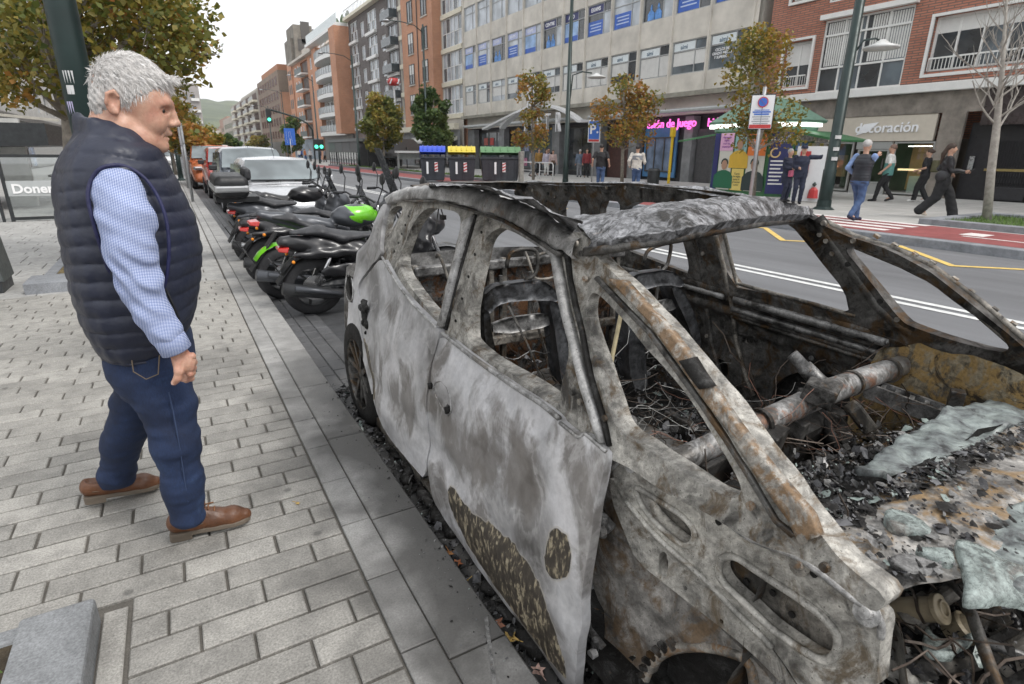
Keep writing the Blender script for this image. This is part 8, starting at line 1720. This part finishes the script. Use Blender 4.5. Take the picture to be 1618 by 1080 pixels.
 for i in(0,1):s.chain([hips[i]+np.array([0,0,-.06]),kn[i],fs[i]+np.array([0,0,-.01])],[.105*wide,.076*wide,.058*wide**2])
 s.cut(2,.05,1);s.disp(lambda x,y,z:.007*np.sin(x*19+z*27)*np.sin(z*21+y*23));s.build('trousers',legs,t)
 for i in(0,1):
  pitch=.25 if fs[i][2]>.12 else 0;s=S();f=fs[i];s.chain([f+np.array([0,-.035,-.035]),f+np.array([0,.06,-.045-pitch*.1]),f+np.array([0,.155,-.055-pitch*.22])],[.043,.042,.034],k=.01);s.build('shoe',shoes,t)
 s=S();s.ell(hc+np.array([0,-.015,.035]),(.088,.104,.095));s.ell(hc+np.array([0,.085,-.055]),(.085,.075,.10),k=.01,op='sub')
 if hair[1]=='long':s.chain([hc+np.array([0,-.08,.0]),hc+np.array([0,-.14,-.12]),hc+np.array([0,-.15,-.35])],[.055,.05,.025])
 if hair[1]=='bun':s.ell(hc+np.array([0,-.11,.03]),(.045,.045,.045))
 s.disp(lambda x,y,z:.006*np.sin(x*70+z*90)*np.sin(y*80+z*33));s.build('hair',hair[0],t)
 if hair[1]=='cap':MB().lathe(hc+np.array([0,-.01,.03]),(0,0,1),[(.10,0),(.10,.05),(.07,.10),(0,.115)],14).build('cap',CL('navy',(.02,.025,.05)),t,smooth=True);MB().box((hc[0]-.06,hc[1]+.07,hc[2]+.03),(hc[0]+.06,hc[1]+.16,hc[2]+.045)).build('cap_peak',CL('navy',(.02,.025,.05)),t)
 if extra:extra(t,arms,hc)
 k=h/1.76;t.location=(X,Y,z0);t.rotation_euler=(0,0,yaw);t.scale=(k,k,k);return t
SHIRTF=CL('light_blue',(.22,.32,.55));HG=mat('hair_grey',(.42,.41,.40),.7,var=.2,scale=40);HB=mat('hair_brown',(.05,.03,.02),.6,var=.3,scale=40);HBL=mat('hair_black',(.015,.012,.012),.5,var=.3,scale=40)
NAVY_=CL('navy',(.02,.025,.05));BLK1=CL('black',(.014,.014,.016));DEN=CL('denim',(.05,.09,.19));WHT=CL('white',(.68,.68,.66));GRYC=CL('grey',(.22,.23,.25));BRN=CL('brown_shoe',(.10,.05,.025),.5);PSH=CL('pale_shoe',(.55,.48,.40));LEA=mat('black_leather',(.018,.018,.021),.35,var=.3,scale=12,bmp=.5,bscale=30)
def px_(px,X,foot):return X,yat(px,X,foot)
def facing(X,Y,a):
 v=Vector((X,Y)).normalized();r=Vector((v.y,-v.x));d=v*math.cos(math.radians(a))+r*math.sin(math.radians(a));return math.atan2(-d.x,d.y)
def bag(t,arms,hc,c,p=(0,.16,.95),sz=(.13,.05,.11)):MB().rbox(p,[2*v for v in sz]).build('handbag',c,t,bevel=.03)
def phone(t,arms,hc,i=1):a=arms[i];d=(a[2]-a[1])/np.linalg.norm(a[2]-a[1]);MB().rbox(a[2]+d*.12+np.array([0,.02,.03]),(.075,.012,.15),rx=-.9).build('phone',BLACKM,t)
YV=yat(1348,13.5,352);person(13.45,YV,FZ,facing(13.45,YV,35),1.76,'man in dark quilted vest and blue jeans crossing the striped lane, hand at his mouth',CL('vest',(.02,.023,.03),.5),DEN,(HG,'short'),NAVY_,step=.24,hands=[(-.25,.12,1.02),(.10,.26,1.42)],sleeve='vest',bulk=1.15,lean=.03)
def teal(t,a,hc):
 s=SDF((-.3,-.3,.8),(.3,.3,1.22),.0165);profile(s,[.82,.95,1.1,1.2],[0]*4,[0]*4,[.192,.195,.182,.19],[.142,.145,.14,.142]);s.build('teal_shirt_panel',CL('teal',(.10,.26,.24)),t)
x,y=px_(1393,20.2,321);person(x,y,FZ,facing(x,y,-80),1.78,'balding man in a white and teal shirt with black trousers walking past the shop door',WHT,BLK1,(mat('shaved_hair',(.20,.13,.10),.7),'short'),BLK1,step=.22,hands=[(-.27,.12,.95),(.28,.0,.9)],sleeve='short',extra=teal)
def pack(t,a,hc):s=SDF((-.25,-.5,.85),(.25,.0,1.5),.0165);s.box((0,-.24,1.2),(.15,.10,.2),.06);s.build('backpack',CL('olive',(.09,.085,.045)),t)
x,y=px_(1452,21.3,318);person(x,y,FZ,facing(x,y,-75),1.66,'woman in black with an olive backpack walking before the mint shop panel',BLK1,BLK1,(HB,'bun'),WHT,step=.16,hands=[(-.22,.22,1.05),(.22,.2,1.0)],sleeve='short',bulk=1.05,wide=1.15,extra=pack)
def wom(t,a,hc):phone(t,a,hc,1);s=SDF((-.3,-.5,.8),(.4,.2,1.3),.0165);s.ell((.22,-.08,1.0),(.05,.13,.14));s.build('shoulder_bag',LEA,t)
x,y=px_(1475,16.1,350);person(x,y,FZ,facing(x,y,85),1.72,'woman with long dark ponytail in a black leather jacket striding with her phone',LEA,BLK1,(HB,'long'),PSH,step=.36,hands=[(-.18,.12,1.05),(.12,.36,1.12)],wide=1.4,bulk=1.02,extra=wom,lean=.03)
x,y=17.1,yat(1236,17.1,330);person(x,y,FZ,facing(x,y,130),1.62,'white haired woman in a navy coat with a pink bag beside the kiosk',NAVY_,NAVY_,(HG,'short'),BLK1,hands=[(-.08,.22,1.15),(.10,.22,1.12)],skirt=.62,bulk=1.1,extra=lambda t,a,h:bag(t,a,h,CL('pink',(.5,.12,.2))))
x,y=16.7,yat(1256,16.7,330);person(x,y,FZ,facing(x,y,170),1.70,'man in a navy cap and jacket pointing with his outstretched arm at the kiosk',NAVY_,NAVY_,(HG,'cap'),BLK1,hands=[(-.66,.18,1.5),(.12,.24,1.1)],bulk=1.15)
x,y=px_(1240,17.4,338);x,y=px_(947,15.4,303);person(x,y,FZ,facing(x,y,8),1.78,'short haired man seen from behind in a black T-shirt walking past the bins',BLK1,DEN,(HBL,'short'),BLK1,step=.1,hands=[(-.34,.02,.98),(.34,.05,.98)],sleeve='short',bulk=1.15)
def swt(t,a,hc):s=SDF((-.4,-.3,1.1),(.4,.3,1.5),.0165);profile(s,[1.2,1.3,1.38],[0]*3,[0]*3,[.222,.226,.215],[.152,.155,.145]);s.build('grey_band',CL('grey',(.22,.23,.25)),t);phone(t,a,hc,1)
x,y=px_(1003,16.0,303);person(x,y,FZ,facing(x,y,8),1.74,'dark haired man from behind in a cream sweater with a grey band across the shoulders',CL('cream',(.58,.55,.50)),DEN,(HBL,'short'),BLK1,step=.1,hands=[(-.30,.1,1.0),(.26,.28,1.08)],bulk=1.15,extra=swt)
for(px,X,fy_,yaw,h,lb,top,leg,hr,ex)in((851,21.5,277,165,1.72,'balding man in a mustard jacket, left of the walking group',CL('mustard',(.30,.17,.04)),BLK1,HBL,0),(863,21.7,277,170,1.66,'woman in white trousers in the middle of the walking group',CL('lilac',(.45,.42,.5)),WHT,HB,0),(873,21.9,277,175,1.62,'woman with a pale top and brown bag at the right of the walking group',CL('blush',(.50,.38,.36)),BLK1,HB,1),(866,22.4,275,170,1.75,'man in black half hidden behind the woman in white trousers',BLK1,BLK1,HBL,0),(840,20.0,279,120,1.68,'person in grey bending at the bike hoops',GRYC,GRYC,HB,0),(915,22.3,279,-10,1.66,'man in a denim jacket and grey trousers seen from behind by the dark doorway',CL('blue_grey',(.12,.16,.22)),GRYC,HG,0),(926,22.5,279,170,1.70,'woman in a dark red coat by the dark doorway',CL('dark_red',(.22,.03,.035)),BLK1,HB,0)):
 x,y=px_(px,X,fy_);person(x,y,FZ,facing(x,y,yaw),h,lb,top,leg,(hr,'short'),BLK1,step=.12,bulk=1.05,grp='walkers outside the shops',extra=(lambda t,a,hh:bag(t,a,hh,BRN))if ex else None)
cw=[(461,17.5,'white',WHT),(468,17.8,'blue',CL('blue',(.05,.1,.3))),(484,17.2,'orange',CL('orange',(.5,.16,.05))),(492,17.6,'white and grey',CL('pale_grey',(.5,.5,.5))),(508,17.9,'dark blue',NAVY_),(515,18.3,'grey',GRYC),(578,18,'brown',CL('brown',(.2,.1,.06))),(590,18.5,'black',BLK1),(600,18.2,'red',CL('red',(.35,.04,.04))),(618,18.6,'beige',CL('beige',(.45,.4,.33)))]
for i,(px,X,c,m_)in enumerate(cw):
 x,y=px_(px,X,264);person(x,min(y,95),FZ,facing(x,y,60*i),1.7,'distant walker in %s %s'%(c,'by the far traffic lights' if px<520 else 'under the terrace awning'),m_,BLK1 if i%2 else DEN,(HB,'short'),BLK1,step=.15,grp='distant walkers down the street')
x,y=-8.2,21.0;person(-6.6,22,0,facing(-6.6,22,90),1.72,'customer in an orange top standing by the kebab shop',CL('orange',(.5,.16,.05)),BLK1,(HB,'short'),BLK1,grp='people at the kebab shop');person(-5.2,20,0,facing(-5.2,20,200),1.7,'customer in a grey jacket seated height beside the red awning',GRYC,DEN,(HB,'short'),BLK1,grp='people at the kebab shop')
YB=2.36
def w(px,py,Y=YB,dy=0):p=at(px,py,1,Y);return np.array([p[0],p[1]+dy,p[2]])
MAN=thing('person',(-.15,2.45,0),'grey haired man in navy quilted vest and checked shirt looking at the burnt car','person')
def skinmat():
 m,t,b=nm('man_skin');tc=N(t,'ShaderNodeTexCoord');P=tc.outputs['Object'];n1=noise(t,14,5,.6,.4,vec=P);n2=noise(t,120,4,.6,vec=P);c=ramp(t,n1,[(.3,(.44,.20,.14)),(.5,(.53,.30,.215)),(.7,(.58,.37,.27))]);c=mixc(t,1,c,ramp(t,n2,[(.3,.88),(.7,1.05)]),'MULTIPLY')
 t.links.new(c,b.inputs['Base Color']);b.inputs['Roughness'].default_value=.45;b.inputs['Subsurface Weight'].default_value=.12;b.inputs['Subsurface Radius'].default_value=(.01,.004,.002);bump(t,b,n2,.18,.003);return m
MSK=skinmat();HAIR=mat('silver_hair',(.72,.705,.69),.5,0,var=.22,scale=60)
s=SDF((-.24,2.18,1.36),(.12,2.54,1.82),.0042);hd=lambda a,b,dy=0:w(a,b,YB,dy)
s.ell(hd(197,143),(.098,.076,.105));s.ell(hd(232,160),(.062,.066,.085),k=.04);s.ell(hd(236,193),(.052,.055,.062),k=.03)
for g in(-1,1):
 s.chain([hd(197,200,g*.052),hd(228,219,g*.038),hd(254,225,g*.014)],[.026,.024,.020],k=.03);s.ell(hd(243,188,g*.040),(.028,.020,.026),k=.02);s.chain([hd(263,157,g*.012),hd(256,155,g*.036),hd(248,159,g*.052)],[.012,.012,.008],k=.012)
 s.ell(hd(256,168,g*.040),(.018,.020,.011),k=.010,op='sub');s.ell(hd(248.5,168.5,g*.037),(.0135,.017,.010),k=.003);s.chain([hd(257,166,g*.020),hd(253,164.5,g*.039),hd(246,167.5,g*.054)],[.0045]*3,k=.003);s.chain([hd(257,172,g*.022),hd(252,174.5,g*.040),hd(246,173.5,g*.052)],[.0034]*3,k=.004);s.chain([hd(254,179,g*.030),hd(246,180,g*.047)],[.004,.003],k=.008)
 s.ell(hd(269,189,g*.014),(.013,.010,.009),k=.007);s.chain([hd(262,193,g*.022),hd(256,208,g*.036)],[.003,.003],k=.006,op='sub');s.chain([hd(252,178,g*.03),hd(243,182,g*.046)],[.0025,.002],k=.005,op='sub')
 e=hd(177,164,g*.078);s.ell(e,(.021,.009,.036),k=.008);s.chain([e+np.array([-.016,g*.008,-.005]),e+np.array([-.012,g*.010,.022]),e+np.array([.006,g*.010,.032]),e+np.array([.016,g*.008,.018])],[.0055]*4,k=.004);s.ell(e+np.array([.003,g*.010,.004]),(.010,.008,.016),k=.004,op='sub');s.ell(e+np.array([.008,g*.006,-.028]),(.009,.006,.010),k=.006)
s.chain([hd(265,163),hd(270,173),hd(276,184)],[.009,.0085,.0105],k=.014);s.ell(hd(277,186.5),(.0125,.0125,.0105),k=.008);s.chain([hd(257,200,-.020),hd(267,203),hd(257,200,.020)],[.008]*3,k=.010);s.chain([hd(258,205.5,-.020),hd(267,204.5),hd(258,205.5,.02)],[.0045]*3,k=.004);s.chain([hd(258,213,-.018),hd(265.5,212.5),hd(258,213,.018)],[.0052]*3,k=.006);s.chain([hd(256,209,-.027),hd(267.5,208.5),hd(256,209,.027)],[.0022]*3,k=.003,op='sub')
s.ell(hd(259,225),(.018,.020,.014),k=.015);s.chain([hd(238,146,-.06),hd(240,146,.06)],[.004,.004],k=.01);s.chain([hd(178,195),hd(172,240)],[.062,.068],k=.03);s.chain([hd(215,215),hd(190,250)],[.048,.055],k=.03)
for q in(126,134,143):s.chain([hd(268,q,-.02),hd(262,q-.5,-.045)],[.0014,.001],k=.003,op='sub')
head=s.build('head',MSK,MAN)
for g in(-1,1):
 MB().lathe(hd(251,169,g*.042)+np.array([-.004,g*-.005,0]),(1,g*.35,0),[(0,.0115),(.005,.0105),(.0095,.006),(.0115,0)],14).build('eye',mat('eye_white',(.5,.46,.44),.2),head,smooth=True)
 MB().cyl(hd(254,169.5,g*.045),hd(255.3,169.5,g*.0475)+np.array([.001,0,0]),.0055,n=12).build('iris',mat('iris_dark',(.02,.015,.012),.1),head,smooth=True)
rg=np.random.RandomState(5);mbh=MB()
def strand(mb,p,d,L,wd,curl=.3):
 p=Vector(p);d=Vector(d).normalized();sd=d.cross(Vector(rg.normal(size=3))).normalized()*wd;q=p+d*L*.5+Vector((0,0,.0));r_=p+d*L+Vector((0,0,-curl*L))+Vector(rg.normal(size=3)*L*.1);mb.add([p-sd,p+sd,q+sd*.8,r_,q-sd*.8],[(0,1,2,3,4)])
s=SDF((-.26,2.2,1.5),(.1,2.52,1.82),.005);c0=hd(200,138);s.ell(c0,(.104,.084,.106));s.ell(hd(234,120),(.038,.062,.026),k=.03);s.ell(hd(248,186),(.105,.14,.094),k=.008,op='sub');s.ell(hd(268,160),(.05,.14,.05),k=.01,op='sub');s.ell(hd(188,196),(.018,.14,.040),k=.01,op='sub')
s.ell(hd(158,165),(.034,.062,.058),k=.02);s.cut(2,float(hd(140,190)[2]),1);s.disp(lambda x,y,z:.004*np.sin(x*190+z*60+y*110)*np.sin(y*230+z*120)+.003*np.sin(x*310+z*250));hair=s.build('hair',mat('silver_hair_shade',(.42,.405,.39),.7,0,var=.3,scale=60),MAN)  # cap darker than the strands: shade between hairs put into its colour
co=np.empty(len(hair.data.vertices)*3,np.float32);hair.data.vertices.foreach_get('co',co);co=co.reshape(-1,3)+np.array(wloc(MAN));nr=(co-c0)/np.array([.112,.089,.112])**2;nr/=np.linalg.norm(nr,axis=1)[:,None]
for i in rg.randint(0,len(co),15000):
 n_=nr[i];f=np.array([.75,0,-.25])if n_[2]>.1 else np.array([-.1,0,-1.0]);top_=max(0,n_[2]);d=f-n_*(f@n_)+n_*(.05+.30*top_*rg.rand()**4)+rg.normal(size=3)*.13;strand(mbh,co[i]-n_*.002,d,.018+.018*top_*rg.rand()+.008*rg.rand(),.00055)
for k in range(260):
 p=hd(rg.uniform(250,268),rg.uniform(112,122),rg.uniform(-.055,.055));strand(mbh,p,(1,rg.normal()*.25,rg.uniform(-.2,.5)),rg.uniform(.012,.028),.0007,.5)
o=mbh.build('hair_strands',HAIR,hair,recalc=False);o['kind']='stuff'
mbh=MB()
for g in(-1,1):
 for k in range(90):u=rg.rand();strand(mbh,hd(267-15*u,156+1.5*rg.rand()+2*u,g*(.012+.035*u)),(-.3,g*.8,.1),.009,.0008)
mbh.build('eyebrows',mat('brow_grey',(.22,.18,.15),.6),head,recalc=False)
def nz(x,y,z,f,sd=0):return vnoise(np.stack([x,y,z],1),f,sd)
def wear(n,c,r=.55,bs=30,b=.5,sheen=0):
 return mat(n,c,r,0,var=.2,scale=6,bmp=b,bscale=bs)
for o in(head,hair):
 pv=Vector(hd(190,195))-MAN.location;o.matrix_basis=Matrix.Translation(pv)@Matrix.Rotation(math.radians(6),4,'Y')@Matrix.Translation(-pv)
VEST=wear('navy_quilt',(.016,.020,.038),.46,26,.35)
rows_=[(178,150,205),(205,118,232),(235,92,258),(265,77,270),(300,74,288),(350,80,311),(400,88,322),(450,98,322),(500,116,313),(535,136,300),(556,152,286)]
zs=[];cx=[];hx=[];hy=[]
for(y,a,b),q in zip(rows_,(.075,.13,.19,.225,.235,.24,.24,.235,.225,.205,.19)):
 A,B=w(a,y),w(b,y);zs.append((A[2]+B[2])/2);cx.append((A[0]+B[0])/2+.004);hx.append((B[0]-A[0])/2-.008);hy.append(q)
zs,cx,hx,hy=[list(reversed(v))for v in(zs,cx,hx,hy)];cy=[2.40]*len(zs)
s=SDF((-.46,2.08,.76),(.14,2.72,1.62),.0062);profile(s,zs,cx,cy,hx,hy,2.2)
ring=[w(122,186),w(150,196,YB,-.07),w(196,226,YB,-.085),w(240,258,YB,-.06),w(259,272),w(240,262,YB,.06),w(196,228,YB,.09),w(150,196,YB,.08)]
for dz,r_ in((0,.013),(-.025,.015),(-.05,.018),(-.08,.024)):
 R_2=[p+np.array([0,.02,dz])for p in ring];s.chain(R_2+[R_2[0]],[r_]*9,k=.02)
s.chain([w(196,215,2.38),w(184,165,2.38)],[.070,.078],k=.01,op='sub')
def quilt(x,y,z):
 ph=(z+.10*(x+.15)*(z-1.0)*1.2+.06*np.abs(x+.15)+.008*np.sin(x*19+y*7)+.005*np.sin(y*23+z*9));v=np.abs(np.sin(ph*math.pi/.056))**.30;m=np.clip((1.56-z)/.05,.25,1)
 return m*(.0085+.003*nz(x,y,z,12))*(1-v)-.003*m+.0030*nz(x,y,z*.5,60,3)*(1-.5*v)+.0028*nz(x,y,z,16,4)
s.disp(quilt);vest=s.build('vest',VEST,MAN)
MB().tube([tuple(w(261,268,YB)+np.array([.012,-.012,0])),tuple(w(264,290,YB)+np.array([.015,-.03,0])),tuple(w(266,330,YB)+np.array([.02,-.07,0]))],.005,6).build('zip_tape',BLK1,vest)if 0 else None
ah=[w(a,b,2.17)for a,b in((162,262),(194,259),(228,278),(252,312),(265,350),(268,400),(262,450),(245,478),(205,470),(176,440),(160,390),(147,345),(138,308),(144,280))];ah=[np.array([p[0],2.165+.02*math.sin(i),p[2]])for i,p in enumerate(ah)]
MB().tube(chaikin([tuple(p)for p in ah],2),.006,6,closed=True).build('armhole_binding',wear('navy_binding',(.012,.014,.06),.6),vest,smooth=True)
pk=[w(255,440,2.2),w(272,475,2.2),w(283,500,2.22)];MB().tube([tuple(p+np.array([0,-.03,0]))for p in pk],.004,5).build('pocket_zip',BLK1,vest)
def gingham():
 m,t,b=nm('blue_gingham');tc=N(t,'ShaderNodeTexCoord');mp=N(t,'ShaderNodeMapping');t.links.new(tc.outputs['Object'],mp.inputs[0]);mp.inputs['Rotation'].default_value=(0,math.radians(-14),0);cs=[]
 for d in('X','Z'):
  wv=N(t,'ShaderNodeTexWave',bands_direction=d);wv.inputs['Scale'].default_value=74;wv.inputs['Distortion'].default_value=.6;wv.inputs['Detail'].default_value=1;t.links.new(mp.outputs[0],wv.inputs['Vector']);cs.append(ramp(t,wv.outputs['Fac'],[(.35,0),(.65,1)]))
 f=mixc(t,.5,cs[0],cs[1]);c=ramp(t,f,[(.15,(.055,.085,.26)),(.5,(.25,.32,.55)),(.9,(.62,.66,.76))]);n=noise(t,9,4,.6);c=mixc(t,1,c,ramp(t,n,[(.3,.88),(.7,1.08)]),'MULTIPLY')
 t.links.new(c,b.inputs['Base Color']);b.inputs['Roughness'].default_value=.85;bump(t,b,noise(t,220,3),.15,.002);return m
SH_=gingham();s=SDF((-.26,2.0,.80),(.06,2.36,1.46),.0048);q=[w(188,300,2.20),w(200,345,2.16),w(208,400,2.13),w(222,450,2.12),w(240,490,2.11),w(262,525,2.10),w(273,543,2.10)]
s.chain(q,[.070,.072,.066,.060,.053,.047,.040],k=.02)
el=w(222,455,2.12)
s.disp(lambda x,y,z:.0065*np.sin((z+x*.9)*80+5*nz(x,y,z,10,1))*np.exp(-((z-el[2])/.12)**2)*(.6+.4*nz(x,y,z,16,2))+.0045*nz(x*.6+z*.5,y,z*1.6+x,30,5)+.0035*nz(x,y,z,14,6))
s.build('shirt_sleeve',SH_,MAN)
d_=(q[-1]-q[-2]);d_/=np.linalg.norm(d_);MB().lathe(q[-1]-d_*.03,tuple(d_),[(.046,0),(.049,.01),(.048,.055),(.043,.058),(.040,.03)],26).build('shirt_cuff',SH_,MAN,smooth=True)
s=SDF((-.15,2.52,.80),(.1,2.74,1.4),.008);s.chain([w(200,300,2.36)+np.array([0,.22,0]),w(225,400,2.36)+np.array([.0,.25,0]),w(250,480,2.36)+np.array([.03,.2,0])],[.06,.06,.05]);s.build('shirt_sleeve',SH_,MAN)
s=SDF((-.14,1.98,.66),(.03,2.24,.90),.0026);W0=w(277,548,2.10);s.chain([W0-d_*.02,W0+d_*.02],[.027,.027],k=.01,fl=(1,.8,1));pc=w(289,571,2.10);s.ell(pc,(.031,.018,.040),k=.014);s.ell(w(297,573,2.10),(.022,.020,.030),k=.012)
for i in range(4):
 a=w(303-1.0*i,562+9.5*i,2.10);b=w(307-1.5*i,574+8.5*i,2.10)+np.array([0,.014,0]);c=w(301-1.5*i,584+7.5*i,2.10)+np.array([-.002,.040,0]);e=w(292-2*i,588+6*i,2.10)+np.array([0,.046,.0]);s.chain([w(290,566+4*i,2.10),a,b,c,e],[.010,.0108-.0004*i,.0098,.0088,.0075],k=.005);s.ell(a+np.array([.002,-.004,0]),(.010,.009,.009),k=.006)
s.chain([w(281,572,2.09),w(283,586,2.08),w(281,597,2.08),w(275,604,2.085)],[.015,.0135,.0118,.0098],k=.010);s.disp(lambda x,y,z:.0008*np.sin(x*400+z*300)*np.sin(z*500));hand=s.build('hand',MSK,MAN)
MB().rbox(w(273.5,605,2.078),(.009,.004,.012),ry=.5).build('thumb_nail',mat('nail',(.55,.36,.3),.3),hand,bevel=.002)
c=W0+d_*.012;mb=MB();n_=18;u_=np.cross(d_,[0,1,0]);u_/=np.linalg.norm(u_);v_=np.cross(d_,u_)
mb.tube([tuple(c+u_*.034*math.cos(k*.35)+v_*.029*math.sin(k*.35))for k in range(n_)],.0042,7,closed=True);mb.build('red_bracelet',mat('red_cord',(.5,.03,.02),.6),hand,smooth=True)
for k in range(16):MB().lathe(c-d_*.009+u_*.036*math.cos(k*.393)+v_*.031*math.sin(k*.393),(0,0,1),[(0,-.004),(.004,0),(0,.004)],6).build('bead',BLACKM,hand,smooth=True)
def jeans():
 m,t,b=nm('blue_jeans');tc=N(t,'ShaderNodeTexCoord');P=tc.outputs['Object'];n1=noise(t,5,5,.6,.6,vec=P);n2=noise(t,260,3,.7,vec=P,sc=(1,1,.25));c=ramp(t,n1,[(.3,(.006,.012,.034)),(.6,(.012,.026,.072)),(.78,(.035,.068,.155))]);c=mixc(t,1,c,ramp(t,n2,[(.3,.7),(.7,1.25)]),'MULTIPLY');t.links.new(c,b.inputs['Base Color']);b.inputs['Roughness'].default_value=.85;bump(t,b,n2,.25,.002);return m
JN=jeans();s=SDF((-.48,2.05,.03),(.14,2.86,.96),.0068)
A,B=w(172,545),w(296,545);C_,D_=w(204,615),w(306,615);profile(s,[C_[2]-.02,(A[2]+C_[2])/2,.95],[(C_[0]+D_[0])/2-.02,(A[0]+B[0])/2,(A[0]+B[0])/2],[2.40]*3,[.115,.145,.13],[.165,.19,.18],2.2)
Rk=[w(248,590,2.30),w(266,640,2.27),w(279,700,2.24),w(289,760,2.24),w(297,812,2.25)];Lk=[w(236,590,2.46),w(214,640,2.54),w(193,700,2.63),w(185,745,2.70),w(183,762,2.72)]
s.chain(Rk,[.102,.090,.077,.068,.061],k=.03);s.chain(Lk,[.095,.084,.073,.066,.062],k=.02)
s.ell(w(206,575,2.38),(.07,.13,.09),k=.04);hz0=float(w(297,826,2.25)[2]);s.disp(lambda x,y,z:.0045*np.sin(z*66+18*x+4*nz(x,y,z,9,7))*(.2+1.0*np.exp(-((z-.11)/.07)**2)+.8*np.exp(-((z-.50)/.08)**2))*(.6+.6*nz(x,y,z,14,8))+.004*nz(x,y,z*1.4,16,9)+.0022*nz(x*.6,y*.6,z*1.5,55,10))
s.cut(2,hz0,1);jn=s.build('jeans',JN,MAN)
STI=mat('orange_stitch',(.17,.13,.09),.7);P5=[w(258,585,2.17),w(272,640,2.165),w(283,700,2.155),w(292,760,2.165),w(300,812,2.175)]
P5=[p+np.array([0,.000,0])for p in chaikin([tuple(p)for p in P5],2)[1:-3]];o=MB().tube(P5,.0022,5).build('side_seam',mat('seam_blue',(.03,.05,.11),.8),jn)
pkt=[w(208,566,2.21),w(252,560,2.2),w(250,590,2.19),w(231,598,2.19),w(211,586,2.2)];MB().tube([tuple(p+np.array([0,-.006,0]))for p in pkt[1:]+[pkt[0]]],.002,4).build('pocket_stitch',STI,jn)
SHO=mat('brown_leather',(.115,.046,.020),.42,0,var=.35,scale=16,bmp=.25,bscale=90);SOL=mat('shoe_sole',(.13,.105,.08),.8,0,var=.15);LAC=mat('leather_lace',(.20,.09,.04),.7)
def shoe(heel,toe,lift):
 heel,toe=np.array(heel,float),np.array(toe,float);d=toe-heel;L=np.linalg.norm(d[:2]);u=np.array([d[0],d[1],0])/L;v=np.array([-u[1],u[0],0]);z=lambda f:heel[2]+(toe[2]-heel[2])*f
 P=lambda f,h,q=0:heel+d*f+np.array([0,0,h])+v*q
 lo=np.minimum(heel,toe)-.09;hi=np.maximum(heel,toe)+.09;hi[2]=max(heel[2],toe[2])+.15;lo[2]-=.0
 s=SDF(lo,hi,.005);s.chain([P(.10,.055),P(.3,.055),P(.55,.045),P(.78,.036),P(.93,.030)],[.036,.038,.037,.038,.026],k=.02);s.chain([P(.10,.07),P(.32,.085)],[.034,.034],k=.015);s.chain([P(.45,.075),P(.60,.062)],[.026,.022],k=.012);s.ell(P(.2,.115),(.045,.045,.04),k=.006,op='sub')
 s.chain([P(.62,.070,-.022),P(.80,.064,-.020),P(.86,.060,0),P(.80,.064,.020),P(.62,.070,.022)],[.0028]*5,k=.004);up_=s.build('shoe',SHO,MAN)
 mb=MB();prof=[(-.01,.024),(.02,.034),(.12,.037),(.35,.033),(.6,.041),(.8,.044),(.93,.034),(1.0,.016)];ro=[P(f,0,q)for f,q in prof]+[P(f,0,-q)for f,q in reversed(prof)];mb.prism([tuple(p+np.array([0,0,.006]))for p in ro],(0,0,.020));mb.build('sole',SOL,up_,bevel=.004)
 ro=[P(f,0,q*.98)for f,q in prof[:3]+[(.26,.035)]]+[P(f,0,-q*.98)for f,q in reversed(prof[:3]+[(.26,.035)])];MB().prism([tuple(p+np.array([0,0,-.008]))for p in ro],(0,0,.016)).build('heel_block',SOL,up_)
 for k in range(3):a=P(.50+.07*k,.098-.012*k,-.018);b=P(.50+.07*k,.098-.012*k,.018);MB().tube([a,(a+b)/2+np.array([0,0,.008]),b],.0032,5).build('lace',LAC,up_,smooth=True)
 for g in(-1,1):c=P(.46,.108);MB().tube([c,c+v*.02*g+np.array([0,0,.022]),c+v*.035*g-u*.01+np.array([0,0,.008]),c+v*.012*g]+[c+v*.02*g+u*.03*g-np.array([0,0,.004])],.0032,5).build('lace_bow',LAC,up_,smooth=True)
 MB().tube([P(.12,.052,-.037),P(.3,.050,-.039),P(.42,.054,-.039)],.0018,4).build('side_cord',STI,up_)
h_,t_2=at(272,858,2,.0),at(402,826,2,0);shoe((h_[0],h_[1]+.03,.01),(t_2[0]-.01,t_2[1]+.02,.01),0)
h_,t_2=at(135,790,1,2.72),at(255,792,2,.0);shoe((h_[0],2.72,max(.03,float(h_[2])+.0)),(t_2[0],2.74,.012),1)
